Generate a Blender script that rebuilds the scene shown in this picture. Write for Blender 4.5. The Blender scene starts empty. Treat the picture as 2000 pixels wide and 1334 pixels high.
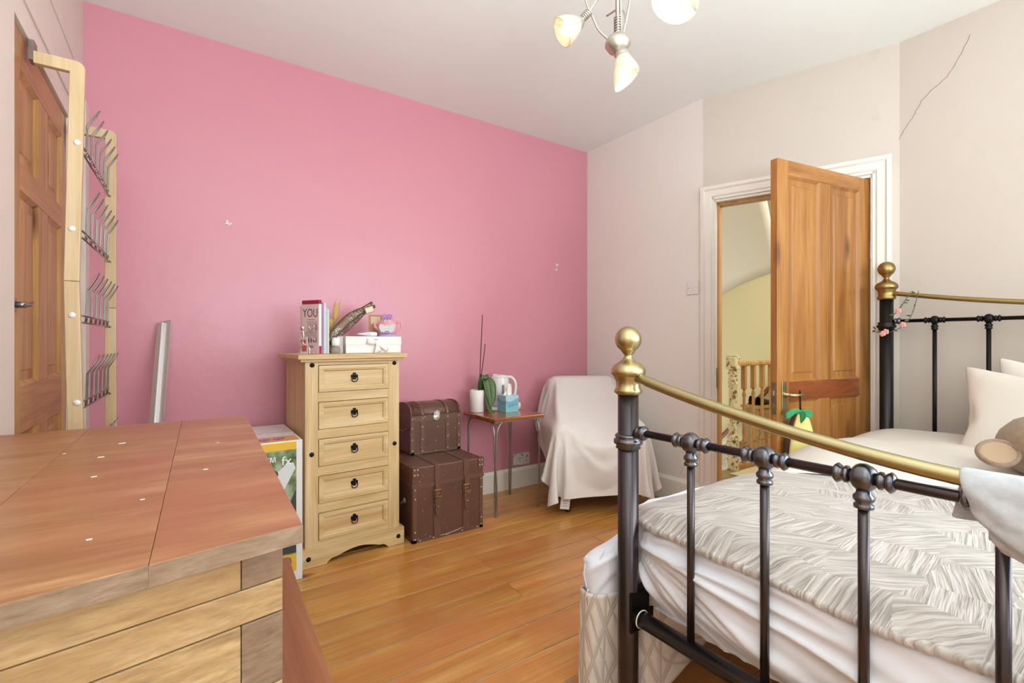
import bpy, bmesh, math, random
from mathutils import Vector, Matrix, noise, Euler
SC = bpy.context.scene
COL = SC.collection
PI = math.pi
rnd = random.Random(7)

# ------------------------------------------------------------------ camera, world, lights, exposure
cam = bpy.data.cameras.new('camera'); cam.lens = 16.85; cam.sensor_width = 36; cam.clip_start = .02
camo = bpy.data.objects.new('camera', cam); COL.objects.link(camo)
camo.location = (0, 0, 1.10); camo.rotation_euler = (PI/2, 0, -math.atan2(.5635, .8261))
SC.camera = camo
SC.view_settings.view_transform = 'Standard'; SC.view_settings.look = 'None'
SC.view_settings.exposure = 0.60; SC.view_settings.gamma = 1; SC.view_settings.use_curve_mapping = False
w = bpy.data.worlds.new('world'); SC.world = w; w.use_nodes = True
w.node_tree.nodes['Background'].inputs[0].default_value = (.80, .88, 1, 1)
w.node_tree.nodes['Background'].inputs[1].default_value = 2.0
def area(name, loc, rot, sx, sy, power, col):
    l = bpy.data.lights.new(name, 'AREA'); l.shape = 'RECTANGLE'; l.size = sx; l.size_y = sy; l.energy = power; l.color = col
    o = bpy.data.objects.new(name, l); COL.objects.link(o); o.location = loc; o.rotation_euler = rot
    return o
# daylight through the bay window behind the camera and through the side window by the bed foot
area('window_daylight', (2.1, -2.06, 1.45), (PI/2, 0, math.radians(10)), 1.2, 1.5, 38, (.79, .935, 1))
area('window_daylight', (.75, -2.06, 1.5), (PI/2, 0, 0), .9, 1.4, 6, (.79, .935, 1))
area('side_window_daylight', (3.22, -1.35, 1.55), (PI/2, 0, PI/2), .9, 1.5, 34, (.80, .94, 1))
# added fill light behind the camera, aimed up to brighten the ceiling
area('ceiling_bounce_fill', (.35, -.40, 1.30), (math.radians(172), 0, math.radians(-20)), .9, .9, 50, (.80, .94, 1))
# added out-of-view area light that brightens the landing
area('landing_fill', (4.1, .9, 2.2), (math.radians(62), 0, 0), 1.2, .8, 26, (1, .96, .86))

# ------------------------------------------------------------------ materials
def lin(h):
    if isinstance(h, str):
        h = [int(h[i:i+2], 16)/255 for i in (0, 2, 4)]
    return tuple((c/12.92 if c <= .04045 else ((c+.055)/1.055)**2.4) for c in h) + (1,)
MATS = {}
class NT:
    def __init__(s, name):
        s.m = bpy.data.materials.new(name); s.m.use_nodes = True; s.t = s.m.node_tree; s.n = s.t.nodes
        s.b = s.n['Principled BSDF']; MATS[name] = s.m
    def add(s, typ, **kw):
        n = s.n.new(typ)
        for k, v in kw.items(): setattr(n, k, v)
        return n
    def link(s, a, b): s.t.links.new(a, b)
    def coords(s, scale=(1, 1, 1), rot=(0, 0, 0), rand=0):
        tc = s.add('ShaderNodeTexCoord'); mp = s.add('ShaderNodeMapping')
        mp.inputs['Scale'].default_value = scale; mp.inputs['Rotation'].default_value = rot
        src = tc.outputs['Object']
        if rand:
            oi = s.add('ShaderNodeObjectInfo'); mu = s.add('ShaderNodeMath', operation='MULTIPLY'); mu.inputs[1].default_value = rand
            s.link(oi.outputs['Random'], mu.inputs[0])
            va = s.add('ShaderNodeVectorMath', operation='ADD'); s.link(src, va.inputs[0]); s.link(mu.outputs[0], va.inputs[1]); src = va.outputs[0]
        s.link(src, mp.inputs[0]); return mp.outputs[0]
    def noise(s, vec, scale, detail=3, rough=.5, dist=0):
        n = s.add('ShaderNodeTexNoise'); n.inputs['Scale'].default_value = scale; n.inputs['Detail'].default_value = detail
        n.inputs['Roughness'].default_value = rough; n.inputs['Distortion'].default_value = dist; s.link(vec, n.inputs['Vector']); return n.outputs[0]
    def ramp(s, fac, stops):
        r = s.add('ShaderNodeValToRGB'); e = r.color_ramp.elements
        while len(e) < len(stops): e.new(.5)
        for i, (p, c) in enumerate(stops):
            e[i].position = p; e[i].color = lin(c) if not isinstance(c, tuple) else c
        s.link(fac, r.inputs[0]); return r.outputs[0]
    def mix(s, fac, a, b, mode='MIX'):
        m = s.add('ShaderNodeMix', data_type='RGBA', blend_type=mode)
        for v, i in ((fac, 0), (a, 6), (b, 7)):
            if hasattr(v, 'is_output'): s.link(v, m.inputs[i])
            else: m.inputs[i].default_value = v
        return m.outputs[2]
    def bump(s, h, strength, dist=.01):
        b = s.add('ShaderNodeBump'); b.inputs['Strength'].default_value = strength; b.inputs['Distance'].default_value = dist
        s.link(h, b.inputs['Height'])
        if s.b.inputs['Normal'].is_linked: s.link(s.b.inputs['Normal'].links[0].from_socket, b.inputs['Normal'])
        s.link(b.outputs[0], s.b.inputs['Normal'])
    def base(s, c):
        if hasattr(c, 'is_output'): s.link(c, s.b.inputs['Base Color'])
        else: s.b.inputs['Base Color'].default_value = c
    def set(s, **kw):
        for k, v in kw.items(): s.b.inputs[k.replace('_', ' ')].default_value = v

def plain(name, h, rough=.5, metal=0, var=.0, vscale=8, bump=0, bscale=200, **kw):
    t = NT(name); t.set(Roughness=rough, Metallic=metal)
    c = lin(h); v = t.coords()
    if var:
        n = t.noise(v, vscale, 4)
        t.base(t.mix(n, tuple(x*(1-var) for x in c[:3])+(1,), tuple(min(1, x*(1+var)) for x in c[:3])+(1,)))
    else: t.base(c)
    if bump: t.bump(t.noise(v, bscale, 3), bump, .003)
    for k, x in kw.items(): t.b.inputs[k.replace('_', ' ')].default_value = x
    return t.m
AX = {'X': 0, 'Y': 1, 'Z': 2}
def wood(name, dark, mid, light, axis='X', s=1.0, rough=.45, knots=0, coat=0, knotcol='6b3a18', rand=9, streak=.35, bump=.15, blotch=0, blotchcol='ffffff', stretch=.08, vary=0, rough1=.6, dist=.9):
    t = NT(name); a = AX[axis]
    sc = [11*s]*3; sc[a] = 11*s*stretch
    v = t.coords(tuple(sc), rand=rand)
    n1 = t.noise(v, 1.0, 8, rough1, dist)
    col = t.ramp(n1, [(.28, dark), (.5, mid), (.72, light)])
    sc2 = [95*s]*3; sc2[a] = 2.5*s
    n2 = t.noise(t.coords(tuple(sc2), rand=rand), 1.0, 4, .6, .3)
    col = t.mix(streak, col, t.ramp(n2, [(.3, '8a8a8a'), (.7, 'ffffff')]), 'MULTIPLY')
    if blotch:
        n3 = t.noise(t.coords((3, 3, 3), rand=rand), 1.2, 3)
        f = t.ramp(n3, [(.42, (0, 0, 0, 1)), (.62, (blotch, blotch, blotch, 1))])
        col = t.mix(f, col, lin(blotchcol), 'MIX')
    if knots:
        sc3 = [5*s]*3; sc3[a] = 2.0*s
        vo = t.add('ShaderNodeTexVoronoi'); t.link(t.coords(tuple(sc3), rand=rand), vo.inputs['Vector']); vo.inputs['Scale'].default_value = 1
        k = t.ramp(vo.outputs['Distance'], [(.05*knots, (1, 1, 1, 1)), (.13*knots, (0, 0, 0, 1))])
        col = t.mix(k, col, lin(knotcol))
    if vary:
        oi = t.add('ShaderNodeObjectInfo')
        col = t.mix(1.0, col, t.ramp(oi.outputs['Random'], [(0, (1-vary, 1-vary*1.2, 1-vary*1.4, 1)), (1, (1, 1, 1, 1))]), 'MULTIPLY')
    t.base(col); t.set(Roughness=rough)
    if coat: t.set(Coat_Weight=coat, Coat_Roughness=.25)
    if bump: t.bump(n2, bump, .002)
    return t.m

def wallpaint(name, h, h2, stain='8a7a70', stainamt=.25, rough=.6, spec=.5, bscale=3):
    t = NT(name); v = t.coords()
    n = t.noise(v, 1.1, 5, .6)
    col = t.mix(n, lin(h), lin(h2))
    s1 = t.noise(v, 6, 8, .7)
    f = t.ramp(s1, [(.62, (0, 0, 0, 1)), (.78, (stainamt, stainamt, stainamt, 1))])
    col = t.mix(f, col, lin(stain))
    t.base(col); t.set(Roughness=rough); t.b.inputs['Specular IOR Level'].default_value = spec
    t.bump(t.noise(v, bscale, 4, .6), .25, .02); t.bump(t.noise(v, 160, 2), .10, .002)
    return t.m
pink = wallpaint('pink_paint', 'CF8896', 'D48F9C', 'BC7989', .18, .30, .45, 3)
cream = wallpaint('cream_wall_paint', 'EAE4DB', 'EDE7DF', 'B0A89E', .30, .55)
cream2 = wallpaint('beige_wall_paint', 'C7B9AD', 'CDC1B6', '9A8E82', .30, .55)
leftpaint = wallpaint('left_wall_paint', 'DDCDC2', 'E2D5CB', 'B0A096', .2, .5)
ceilp = wallpaint('ceiling_paint', 'EEF0EC', 'F0F2EE', 'E0DED8', .2, .7, .2)
trimw = plain('white_gloss_trim', 'E4DAD0', .35, var=.05, vscale=10)
def worn_trim():
    t = NT('worn_white_trim'); v = t.coords()
    f = t.ramp(t.noise(v, 22, 8, .75), [(.60, (0, 0, 0, 1)), (.66, (.85, .85, .85, 1))])
    g = t.ramp(t.noise(v, 3, 2), [(.45, (0, 0, 0, 1)), (.6, (1, 1, 1, 1))])
    t.base(t.mix(t.mix(1.0, f, g, 'MULTIPLY'), lin('EFE8DC'), lin('6E6258'))); t.set(Roughness=.5); t.bump(f, .3, .002)
    return t.m
worntrim = worn_trim()
yellowp = wallpaint('landing_yellow_paint', 'D8CFA8', 'DCD4B0', 'C0B488', .15, .6)
greyp = wallpaint('landing_soffit_paint', 'DDD7C8', 'E0DBCD', 'BDB5A5', .1, .6)
floorw = wood('amber_floor_board', 'B2732E', 'DA9C4E', 'EABB6C', 'X', .8, .25, 1.0, .25, '6A3A16', 13, .35, .1, .6, 'C67C42', .08, .22, .66)
landw = wood('landing_floor_board', '7E6646', '9C8460', 'B39C78', 'X', .8, .5, .8, 0, '4A3420')
gapm = plain('dusty_floor_gap', 'A89C8C', .9, var=.5, vscale=30)
pine = wood('waxed_pine', 'C29A64', 'DAB984', 'E6CCA0', 'X', 1.3, .45, .55, .1, 'A0703C', 9, .25)
pineV = wood('waxed_pine_upright', 'C29A64', 'DAB984', 'E6CCA0', 'Z', 1.3, .45, .55, .1, 'A0703C', 9, .25)
doorw = wood('orange_pine_upright', '8A5018', 'AC7030', 'C28A48', 'Z', 1.1, .38, 1.5, .3, '6B3A18', 9, .35)
doorwX = wood('orange_pine_cross', '8A5018', 'AA6E30', 'BE8646', 'X', 1.1, .38, 1.2, .3, '6B3A18', 9, .35)
doorred = wood('red_pine_lock_rail', '7A3A16', '964C20', 'A86030', 'X', 1.4, .35, .5, .3, '4A1E0C')
cupw = wood('cupboard_pine_upright', '9C6832', 'BE884C', 'D2A266', 'Z', 1.1, .42, 1.5, .15, '5A2A12', 9, .4)
cupwY = wood('cupboard_pine_cross', '9C6832', 'BC844A', 'CE9A5E', 'Y', 1.1, .42, 1.2, .15, '5A2A12', 9, .4)
beech = wood('pale_beech', 'C4A476', 'D2B48A', 'DCC29E', 'Z', 1.5, .45, 0, .1, rand=9, streak=.15)
beechX = wood('pale_beech_rail', 'D2B07C', 'DEC08E', 'E6CD9E', 'X', 1.5, .45, 0, .1, rand=9, streak=.15)
mango = wood('mango_wood_top', '8A5832', 'A6734A', 'C4966A', 'X', 1.6, .36, 0, 0, '5A2A1C', 9, .35, 0, .55, '9A5A40', .17, .12, .68, .5)
mangoX = wood('mango_wood_side', '9A7A50', 'BA9868', 'CFB184', 'X', 1.7, .5, .6, .0, '7A5230', 9, .5, .3, .4, 'A07848', .12, .12, .72)
mangoE = wood('mango_end_grain', '7E6650', '9A8068', 'B0967C', 'X', 2.0, .45, 0, .0, '5A4A3C', 9, .5, .2, .3, '86684C', .3, .12, .7)
mahog = wood('red_brown_board', '8C5230', 'A0643E', 'B0754C', 'Y', 1.0, .3, 0, .2, rand=9)
tabletopw = wood('glossy_side_table_wood', '7A3A1C', 'A65A2C', 'B8703A', 'X', 1.3, .18, .4, .6, '3A1808')
def peel():
    t = NT('peeling_cream_newel_paint'); v = t.coords()
    f = t.ramp(t.noise(v, 24, 6, .7), [(.52, (0, 0, 0, 1)), (.56, (1, 1, 1, 1))])
    t.base(t.mix(f, lin('D8CEA6'), lin('8A6038'))); t.set(Roughness=.5); t.bump(f, .3, .002); return t.m
paintedw = peel()
balw = wood('baluster_pine', 'A87A44', 'C49458', 'D0A468', 'Z', 1.4, .4)
darkrail = wood('brown_handrail', '6A4020', '84552C', '94663A', 'Y', 1.3, .4)
black = plain('black_iron', '141314', .38, .6)
blackg = plain('black_enamel_tube', '4A4446', .27, .85, var=.1)
blackh = plain('black_head_tube', '262324', .27, .6)
gunm = plain('gunmetal_casting', '6A6A70', .27, .95)
brass = plain('aged_brass', 'B9AC82', .31, 1, var=.12, vscale=14)
brass2 = plain('dull_brass', 'A08858', .34, 1, var=.12, vscale=14)
silver = plain('brushed_silver', 'DAD6D4', .38, .9)
chrome = plain('chrome', 'D8D8D8', .1, 1)
satin = plain('satin_nickel', 'C2BAAE', .35, .9)
steel = plain('grey_steel_wire', '8F8A86', .3, .9)
legm = plain('worn_steel_leg', 'A09C90', .38, .85, var=.25, vscale=30)
whitep = plain('white_plastic', 'E8E4E0', .25)
whitec = plain('white_cotton_cover', 'DED5D0', .85, var=.03, bump=.5, bscale=18)
whites = plain('white_fitted_sheet', 'E3E6F0', .7, var=.03, bump=.08, bscale=600, Sheen_Weight=.2)
creams = plain('cream_duvet_cotton', 'DDD5CC', .8, var=.03, bump=.6, bscale=14)
pillm = plain('cream_pillow_cotton', 'DDD4C8', .8, var=.04, bump=.9, bscale=16)
towelm = plain('pale_grey_fleece', 'C9CACE', .95, var=.32, vscale=55, bump=.8, bscale=1000, Sheen_Weight=.3)
leafm = plain('orchid_leaf_green', '4C6636', .4, var=.25, vscale=20)
stalkm = plain('dry_orchid_stalk', '4A2A24', .6)
leather = None
def leather_mat(name, h, h2):
    t = NT(name); v = t.coords(rand=3)
    col = t.mix(t.noise(v, 5, 4), lin(h), lin(h2))
    fl = t.ramp(t.noise(v, 75, 3, .5), [(.675, (0, 0, 0, 1)), (.71, (.8, .8, .8, 1))])
    t.base(t.mix(fl, col, lin('B8A898'))); t.set(Roughness=.38); t.bump(t.noise(v, 120, 3), .2, .002)
    return t.m
leather = leather_mat('scuffed_brown_leatherette', '56382E', '6C4A3C')
leather2 = leather_mat('brown_leather_strap', '5E4034', '70503F')
def quilt_mat():
    t = NT('leaf_stitched_satin_quilt'); v = t.coords((1, 1, 1))
    vo = t.add('ShaderNodeTexVoronoi'); vo.inputs['Scale'].default_value = 7.5; vo.inputs['Randomness'].default_value = .55
    t.link(v, vo.inputs['Vector'])
    sp = t.add('ShaderNodeSeparateColor'); t.link(vo.outputs['Color'], sp.inputs[0])
    ma = t.add('ShaderNodeMath', operation='MULTIPLY_ADD'); ma.inputs[1].default_value = 1.9; ma.inputs[2].default_value = -.55
    t.link(sp.outputs[0], ma.inputs[0])
    vr = t.add('ShaderNodeVectorRotate', rotation_type='Z_AXIS'); t.link(v, vr.inputs['Vector']); t.link(ma.outputs[0], vr.inputs['Angle'])
    mp = t.add('ShaderNodeMapping'); mp.inputs['Scale'].default_value = (8, 125, 1); t.link(vr.outputs[0], mp.inputs[0])
    n = t.noise(mp.outputs[0], 1.0, 2, .5, .4)
    col = t.ramp(n, [(.36, '9E958E'), (.5, 'B9B0A9'), (.64, 'CBC3BC')])
    t.base(col); t.set(Roughness=.42, Sheen_Weight=.3)
    t.bump(n, .8, .008); t.bump(vo.outputs['Distance'], .2, .02)
    return t.m
quiltm = quilt_mat()
def valance_mat():
    t = NT('diamond_stitched_valance_cloth')
    tc = t.add('ShaderNodeUVMap'); mp = t.add('ShaderNodeMapping'); mp.inputs['Scale'].default_value = (6.5, 5.2, 1)
    t.link(tc.outputs[0], mp.inputs[0])
    sx = t.add('ShaderNodeSeparateXYZ'); t.link(mp.outputs[0], sx.inputs[0])
    def M2(op, a_, b_=None):
        m = t.add('ShaderNodeMath', operation=op)
        for i_, q_ in enumerate((a_, b_)):
            if q_ is None: continue
            if hasattr(q_, 'is_output'): t.link(q_, m.inputs[i_])
            else: m.inputs[i_].default_value = q_
        return m.outputs[0]
    p_ = M2('ABSOLUTE', M2('SUBTRACT', M2('FRACT', M2('ADD', sx.outputs[0], sx.outputs[1])), .5))
    q_ = M2('ABSOLUTE', M2('SUBTRACT', M2('FRACT', M2('SUBTRACT', sx.outputs[1], sx.outputs[0])), .5))
    e_ = M2('MAXIMUM', p_, q_)
    rng_ = M2('ABSOLUTE', M2('SINE', M2('MULTIPLY', e_, 6.2832*1.1)))
    cr_ = M2('MINIMUM', M2('MULTIPLY', p_, 9), M2('MULTIPLY', M2('ABSOLUTE', M2('SUBTRACT', M2('FRACT', sx.outputs[0]), .5)), 7))
    class _O: pass
    mn = _O(); mn.outputs = [M2('MINIMUM', rng_, cr_)]
    col = t.ramp(mn.outputs[0], [(0, 'B5A79A'), (.35, 'D5C9BE'), (1, 'DCD1C7')])
    t.base(col); t.set(Roughness=.55, Sheen_Weight=.2); t.bump(mn.outputs[0], .5, .006)
    return t.m
valm = valance_mat()
def glow(name, h, strength, base='FFFFFF', trans=0):
    t = NT(name); t.base(lin(base)); t.b.inputs['Emission Color'].default_value = lin(h); t.b.inputs['Emission Strength'].default_value = strength
    return t.m
bulbm = glow('lit_bulb', 'FFF0C8', 1.7)
bulboff = plain('frosted_bulb', 'F4EEDC', .3)
def shade_mat():
    t = NT('swirled_alabaster_glass'); v = t.coords((1, 1, 1))
    n = t.noise(v, 16, 3, .5, 2.5)
    t.base(t.ramp(n, [(.42, 'CFC4B2'), (.58, 'E6DFD2')])); t.set(Roughness=.25)
    tr = t.add('ShaderNodeBsdfTranslucent'); tr.inputs[0].default_value = lin('F4EAD4')
    mx = t.add('ShaderNodeMixShader'); mx.inputs[0].default_value = .35
    t.link(t.b.outputs[0], mx.inputs[1]); t.link(tr.outputs[0], mx.inputs[2])
    t.link(mx.outputs[0], t.n['Material Output'].inputs[0]); return t.m
shadem = shade_mat()
def pane_mat():
    t = NT('window_glass'); tr = t.add('ShaderNodeBsdfTransparent'); gl = t.add('ShaderNodeBsdfGlossy'); gl.inputs['Roughness'].default_value = .02
    mx = t.add('ShaderNodeMixShader'); mx.inputs[0].default_value = .08
    t.link(tr.outputs[0], mx.inputs[1]); t.link(gl.outputs[0], mx.inputs[2]); t.link(mx.outputs[0], t.n['Material Output'].inputs[0]); return t.m
panem = pane_mat()

# ------------------------------------------------------------------ mesh building
class MB:
    def __init__(s): s.v = []; s.f = []; s.smooth = []; s.uv = None
    def add(s, vs, fs, sm=False, M=None):
        o = len(s.v)
        for p in vs: s.v.append(tuple(M @ Vector(p)) if M else tuple(p))
        for f in fs: s.f.append(tuple(i+o for i in f)); s.smooth.append(sm)
        return s
    def box(s, x0, x1, y0, y1, z0, z1, M=None, bev=0):
        if x0 > x1: x0, x1 = x1, x0
        if y0 > y1: y0, y1 = y1, y0
        if z0 > z1: z0, z1 = z1, z0
        if not bev:
            vs = [(x, y, z) for z in (z0, z1) for y in (y0, y1) for x in (x0, x1)]
            return s.add(vs, [(0, 2, 3, 1), (4, 5, 7, 6), (0, 1, 5, 4), (2, 6, 7, 3), (0, 4, 6, 2), (1, 3, 7, 5)], False, M)
        bm = bmesh.new(); bmesh.ops.create_cube(bm, size=1)
        for v in bm.verts: v.co = ((x0+x1)/2+v.co.x*(x1-x0), (y0+y1)/2+v.co.y*(y1-y0), (z0+z1)/2+v.co.z*(z1-z0))
        bmesh.ops.bevel(bm, geom=bm.edges[:], offset=bev, segments=2, affect='EDGES', profile=.5)
        bm.verts.index_update()
        s.add([v.co[:] for v in bm.verts], [[v.index for v in f.verts] for f in bm.faces], False, M); bm.free(); return s
    def prism(s, poly, a, b, axis='Z', M=None, sm=False):
        n = len(poly)
        area2 = sum(poly[i][0]*poly[(i+1) % n][1]-poly[(i+1) % n][0]*poly[i][1] for i in range(n))
        if area2 < 0: poly = poly[::-1]
        def mk(p, h):
            return (p[0], p[1], h) if axis == 'Z' else ((p[0], h, p[1]) if axis == 'Y' else (h, p[0], p[1]))
        vs = [mk(p, a) for p in poly]+[mk(p, b) for p in poly]
        fs = [tuple(range(n))[::-1], tuple(range(n, 2*n))]
        s.add(vs, fs, False, M); o = len(s.v)-2*n
        for i in range(n):
            j = (i+1) % n; s.f.append((o+i, o+j, o+n+j, o+n+i)); s.smooth.append(sm)
        return s
    def tube(s, pts, r, n=10, caps=True, flat=1.0, close=False):
        pts = [Vector(p) for p in pts]; m = len(pts)
        rs = r if isinstance(r, (list, tuple)) else [r]*m
        t0 = (pts[1]-pts[0]).normalized(); up = Vector((0, 0, 1)) if abs(t0.z) < .9 else Vector((1, 0, 0))
        nrm = (up-t0*up.dot(t0)).normalized(); vs = []
        for i, p in enumerate(pts):
            if close: t = pts[(i+1) % m]-pts[i-1]
            else: t = pts[min(i+1, m-1)]-pts[max(i-1, 0)]
            t = t.normalized() if t.length > 1e-9 else t0
            nrm = nrm-t*nrm.dot(t)
            nrm = nrm.normalized() if nrm.length > 1e-6 else t.orthogonal().normalized()
            bn = t.cross(nrm)
            for k in range(n):
                a = 2*PI*k/n; vs.append(tuple(p+nrm*(math.cos(a)*rs[i]*flat)+bn*(math.sin(a)*rs[i])))
        fs = []
        for i in range(m if close else m-1):
            for k in range(n):
                k2 = (k+1) % n; i2 = (i+1) % m; fs.append((i*n+k, i*n+k2, i2*n+k2, i2*n+k))
        s.add(vs, fs, True)
        if caps and not close:
            o = len(s.v)-m*n
            s.f.append(tuple(range(o, o+n))[::-1]); s.smooth.append(False)
            s.f.append(tuple(range(o+(m-1)*n, o+m*n))); s.smooth.append(False)
        return s
    def lathe(s, prof, n=24, M=None, sm=True, ribs=0):
        vs = []; m = len(prof)
        for r, z in prof:
            for k in range(n):
                a = 2*PI*k/n; rr = max(r, 1e-4)*(1-(ribs if k % 2 else 0)); vs.append((rr*math.cos(a), rr*math.sin(a), z))
        fs = []
        for i in range(m-1):
            for k in range(n):
                k2 = (k+1) % n; fs.append((i*n+k, i*n+k2, (i+1)*n+k2, (i+1)*n+k))
        o0 = len(s.v); s.add(vs, fs, sm, M)
        s.f.append(tuple(range(o0, o0+n))[::-1]); s.smooth.append(False)
        s.f.append(tuple(range(o0+(m-1)*n, o0+m*n))); s.smooth.append(False)
        return s
    def ball(s, c, r, n=16, M=None, fn=None):
        if not isinstance(r, (tuple, list)): r = (r, r, r)
        vs = []; m = n//2
        for i in range(m+1):
            th = PI*i/m
            for k in range(n):
                a = 2*PI*k/n; p = Vector((math.sin(th)*math.cos(a), math.sin(th)*math.sin(a), -math.cos(th)))
                q = 1+(fn(p) if fn else 0)
                vs.append((c[0]+p.x*r[0]*q, c[1]+p.y*r[1]*q, c[2]+p.z*r[2]*q))
        fs = []
        for i in range(m):
            for k in range(n):
                k2 = (k+1) % n
                if i == 0: fs.append((i*n, (i+1)*n+k2, (i+1)*n+k)) if False else fs.append((i*n+k, i*n+k2, (i+1)*n+k2, (i+1)*n+k))
                else: fs.append((i*n+k, i*n+k2, (i+1)*n+k2, (i+1)*n+k))
        return s.add(vs, fs, True, M)
    def grid(s, fn, nu, nv, sm=True, M=None):
        vs = [fn(i/nu, j/nv) for j in range(nv+1) for i in range(nu+1)]
        fs = [(j*(nu+1)+i, j*(nu+1)+i+1, (j+1)*(nu+1)+i+1, (j+1)*(nu+1)+i) for j in range(nv) for i in range(nu)]
        return s.add(vs, fs, sm, M)
    def mesh(s, name, weld=True):
        me = bpy.data.meshes.new(name); me.from_pydata(s.v, [], s.f)
        me.polygons.foreach_set('use_smooth', s.smooth); me.validate(); me.update(); return me
    def build(s, name, mat, parent=None, **kw): return mkobj(name, s.mesh(name), mat, parent, **kw)

def mkobj(name, me, mat, parent=None, loc=None, rot=None, label=None, bevel=0, subsurf=0, solid=0):
    if mat and not len(me.materials): me.materials.append(mat)
    o = bpy.data.objects.new(name, me); COL.objects.link(o)
    if parent: o.parent = parent
    if loc: o.location = loc
    if rot: o.rotation_euler = rot
    if label: o['label'] = label
    if solid:
        m = o.modifiers.new('thickness', 'SOLIDIFY'); m.thickness = solid; m.offset = 0
    if subsurf:
        m = o.modifiers.new('smooth', 'SUBSURF'); m.levels = m.render_levels = subsurf
    if bevel:
        m = o.modifiers.new('edge', 'BEVEL'); m.width = bevel; m.segments = 2; m.limit_method = 'ANGLE'; m.angle_limit = math.radians(40)
    return o
def tag(o, label, cat, group=None, kind=None):
    o['label'] = label; o['category'] = cat
    if group: o['group'] = group
    if kind: o['kind'] = kind
    return o
def thing(name, label, cat, loc=(0, 0, 0), rz=0, group=None):
    o = bpy.data.objects.new(name, None); COL.objects.link(o); o.empty_display_size = .05
    o.location = loc; o.rotation_euler = (0, 0, rz); return tag(o, label, cat, group)
def struct(name, mb, mat, label=None, **kw):
    o = mb.build(name, mat, **kw); o['kind'] = 'structure'
    if label: o['label'] = label
    return o
def T(x, y, z): return Matrix.Translation((x, y, z))
def RZ(a): return Matrix.Rotation(a, 4, 'Z')
def RX(a): return Matrix.Rotation(a, 4, 'X')
def RY(a): return Matrix.Rotation(a, 4, 'Y')
def unpack(d):
    out = []; x = y = z = 0
    for i in range(0, len(d), 3):
        x += d[i]; y += d[i+1]; z += d[i+2]; out.append((x/2000, y/2000, z/2000))
    return out
def text(s, size, mat, parent, M, name='lettering', ext=.0006, align='CENTER', font_scale=1.0):
    cu = bpy.data.curves.new('t', 'FONT'); cu.body = s; cu.size = size; cu.align_x = align; cu.align_y = 'CENTER'; cu.extrude = ext; cu.resolution_u = 3
    o = bpy.data.objects.new('t', cu); COL.objects.link(o)
    bpy.context.view_layer.update()
    me = bpy.data.meshes.new_from_object(o.evaluated_get(bpy.context.evaluated_depsgraph_get()))
    bpy.data.objects.remove(o); bpy.data.curves.remove(cu)
    me.materials.clear(); me.transform(M @ Matrix.Diagonal((font_scale, 1, 1, 1)))
    return mkobj(name, me, mat, parent)
def bez(p0, p1, p2, p3, n=10):
    P = [Vector(p) for p in (p0, p1, p2, p3)]
    return [tuple(P[0]*(1-t)**3+P[1]*3*t*(1-t)**2+P[2]*3*t*t*(1-t)+P[3]*t**3) for t in [i/n for i in range(n+1)]]
def catmull(pts, n=6):
    P = [Vector(p) for p in pts]; P = [P[0]*2-P[1]]+P+[P[-1]*2-P[-2]]; out = []
    for i in range(1, len(P)-2):
        for k in range(n):
            t = k/n; a, b, c, d = P[i-1], P[i], P[i+1], P[i+2]
            out.append(tuple(.5*((2*b)+(c-a)*t+(2*a-5*b+4*c-d)*t*t+(3*b-a-3*c+d)*t**3)))
    out.append(tuple(P[-2])); return out

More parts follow.
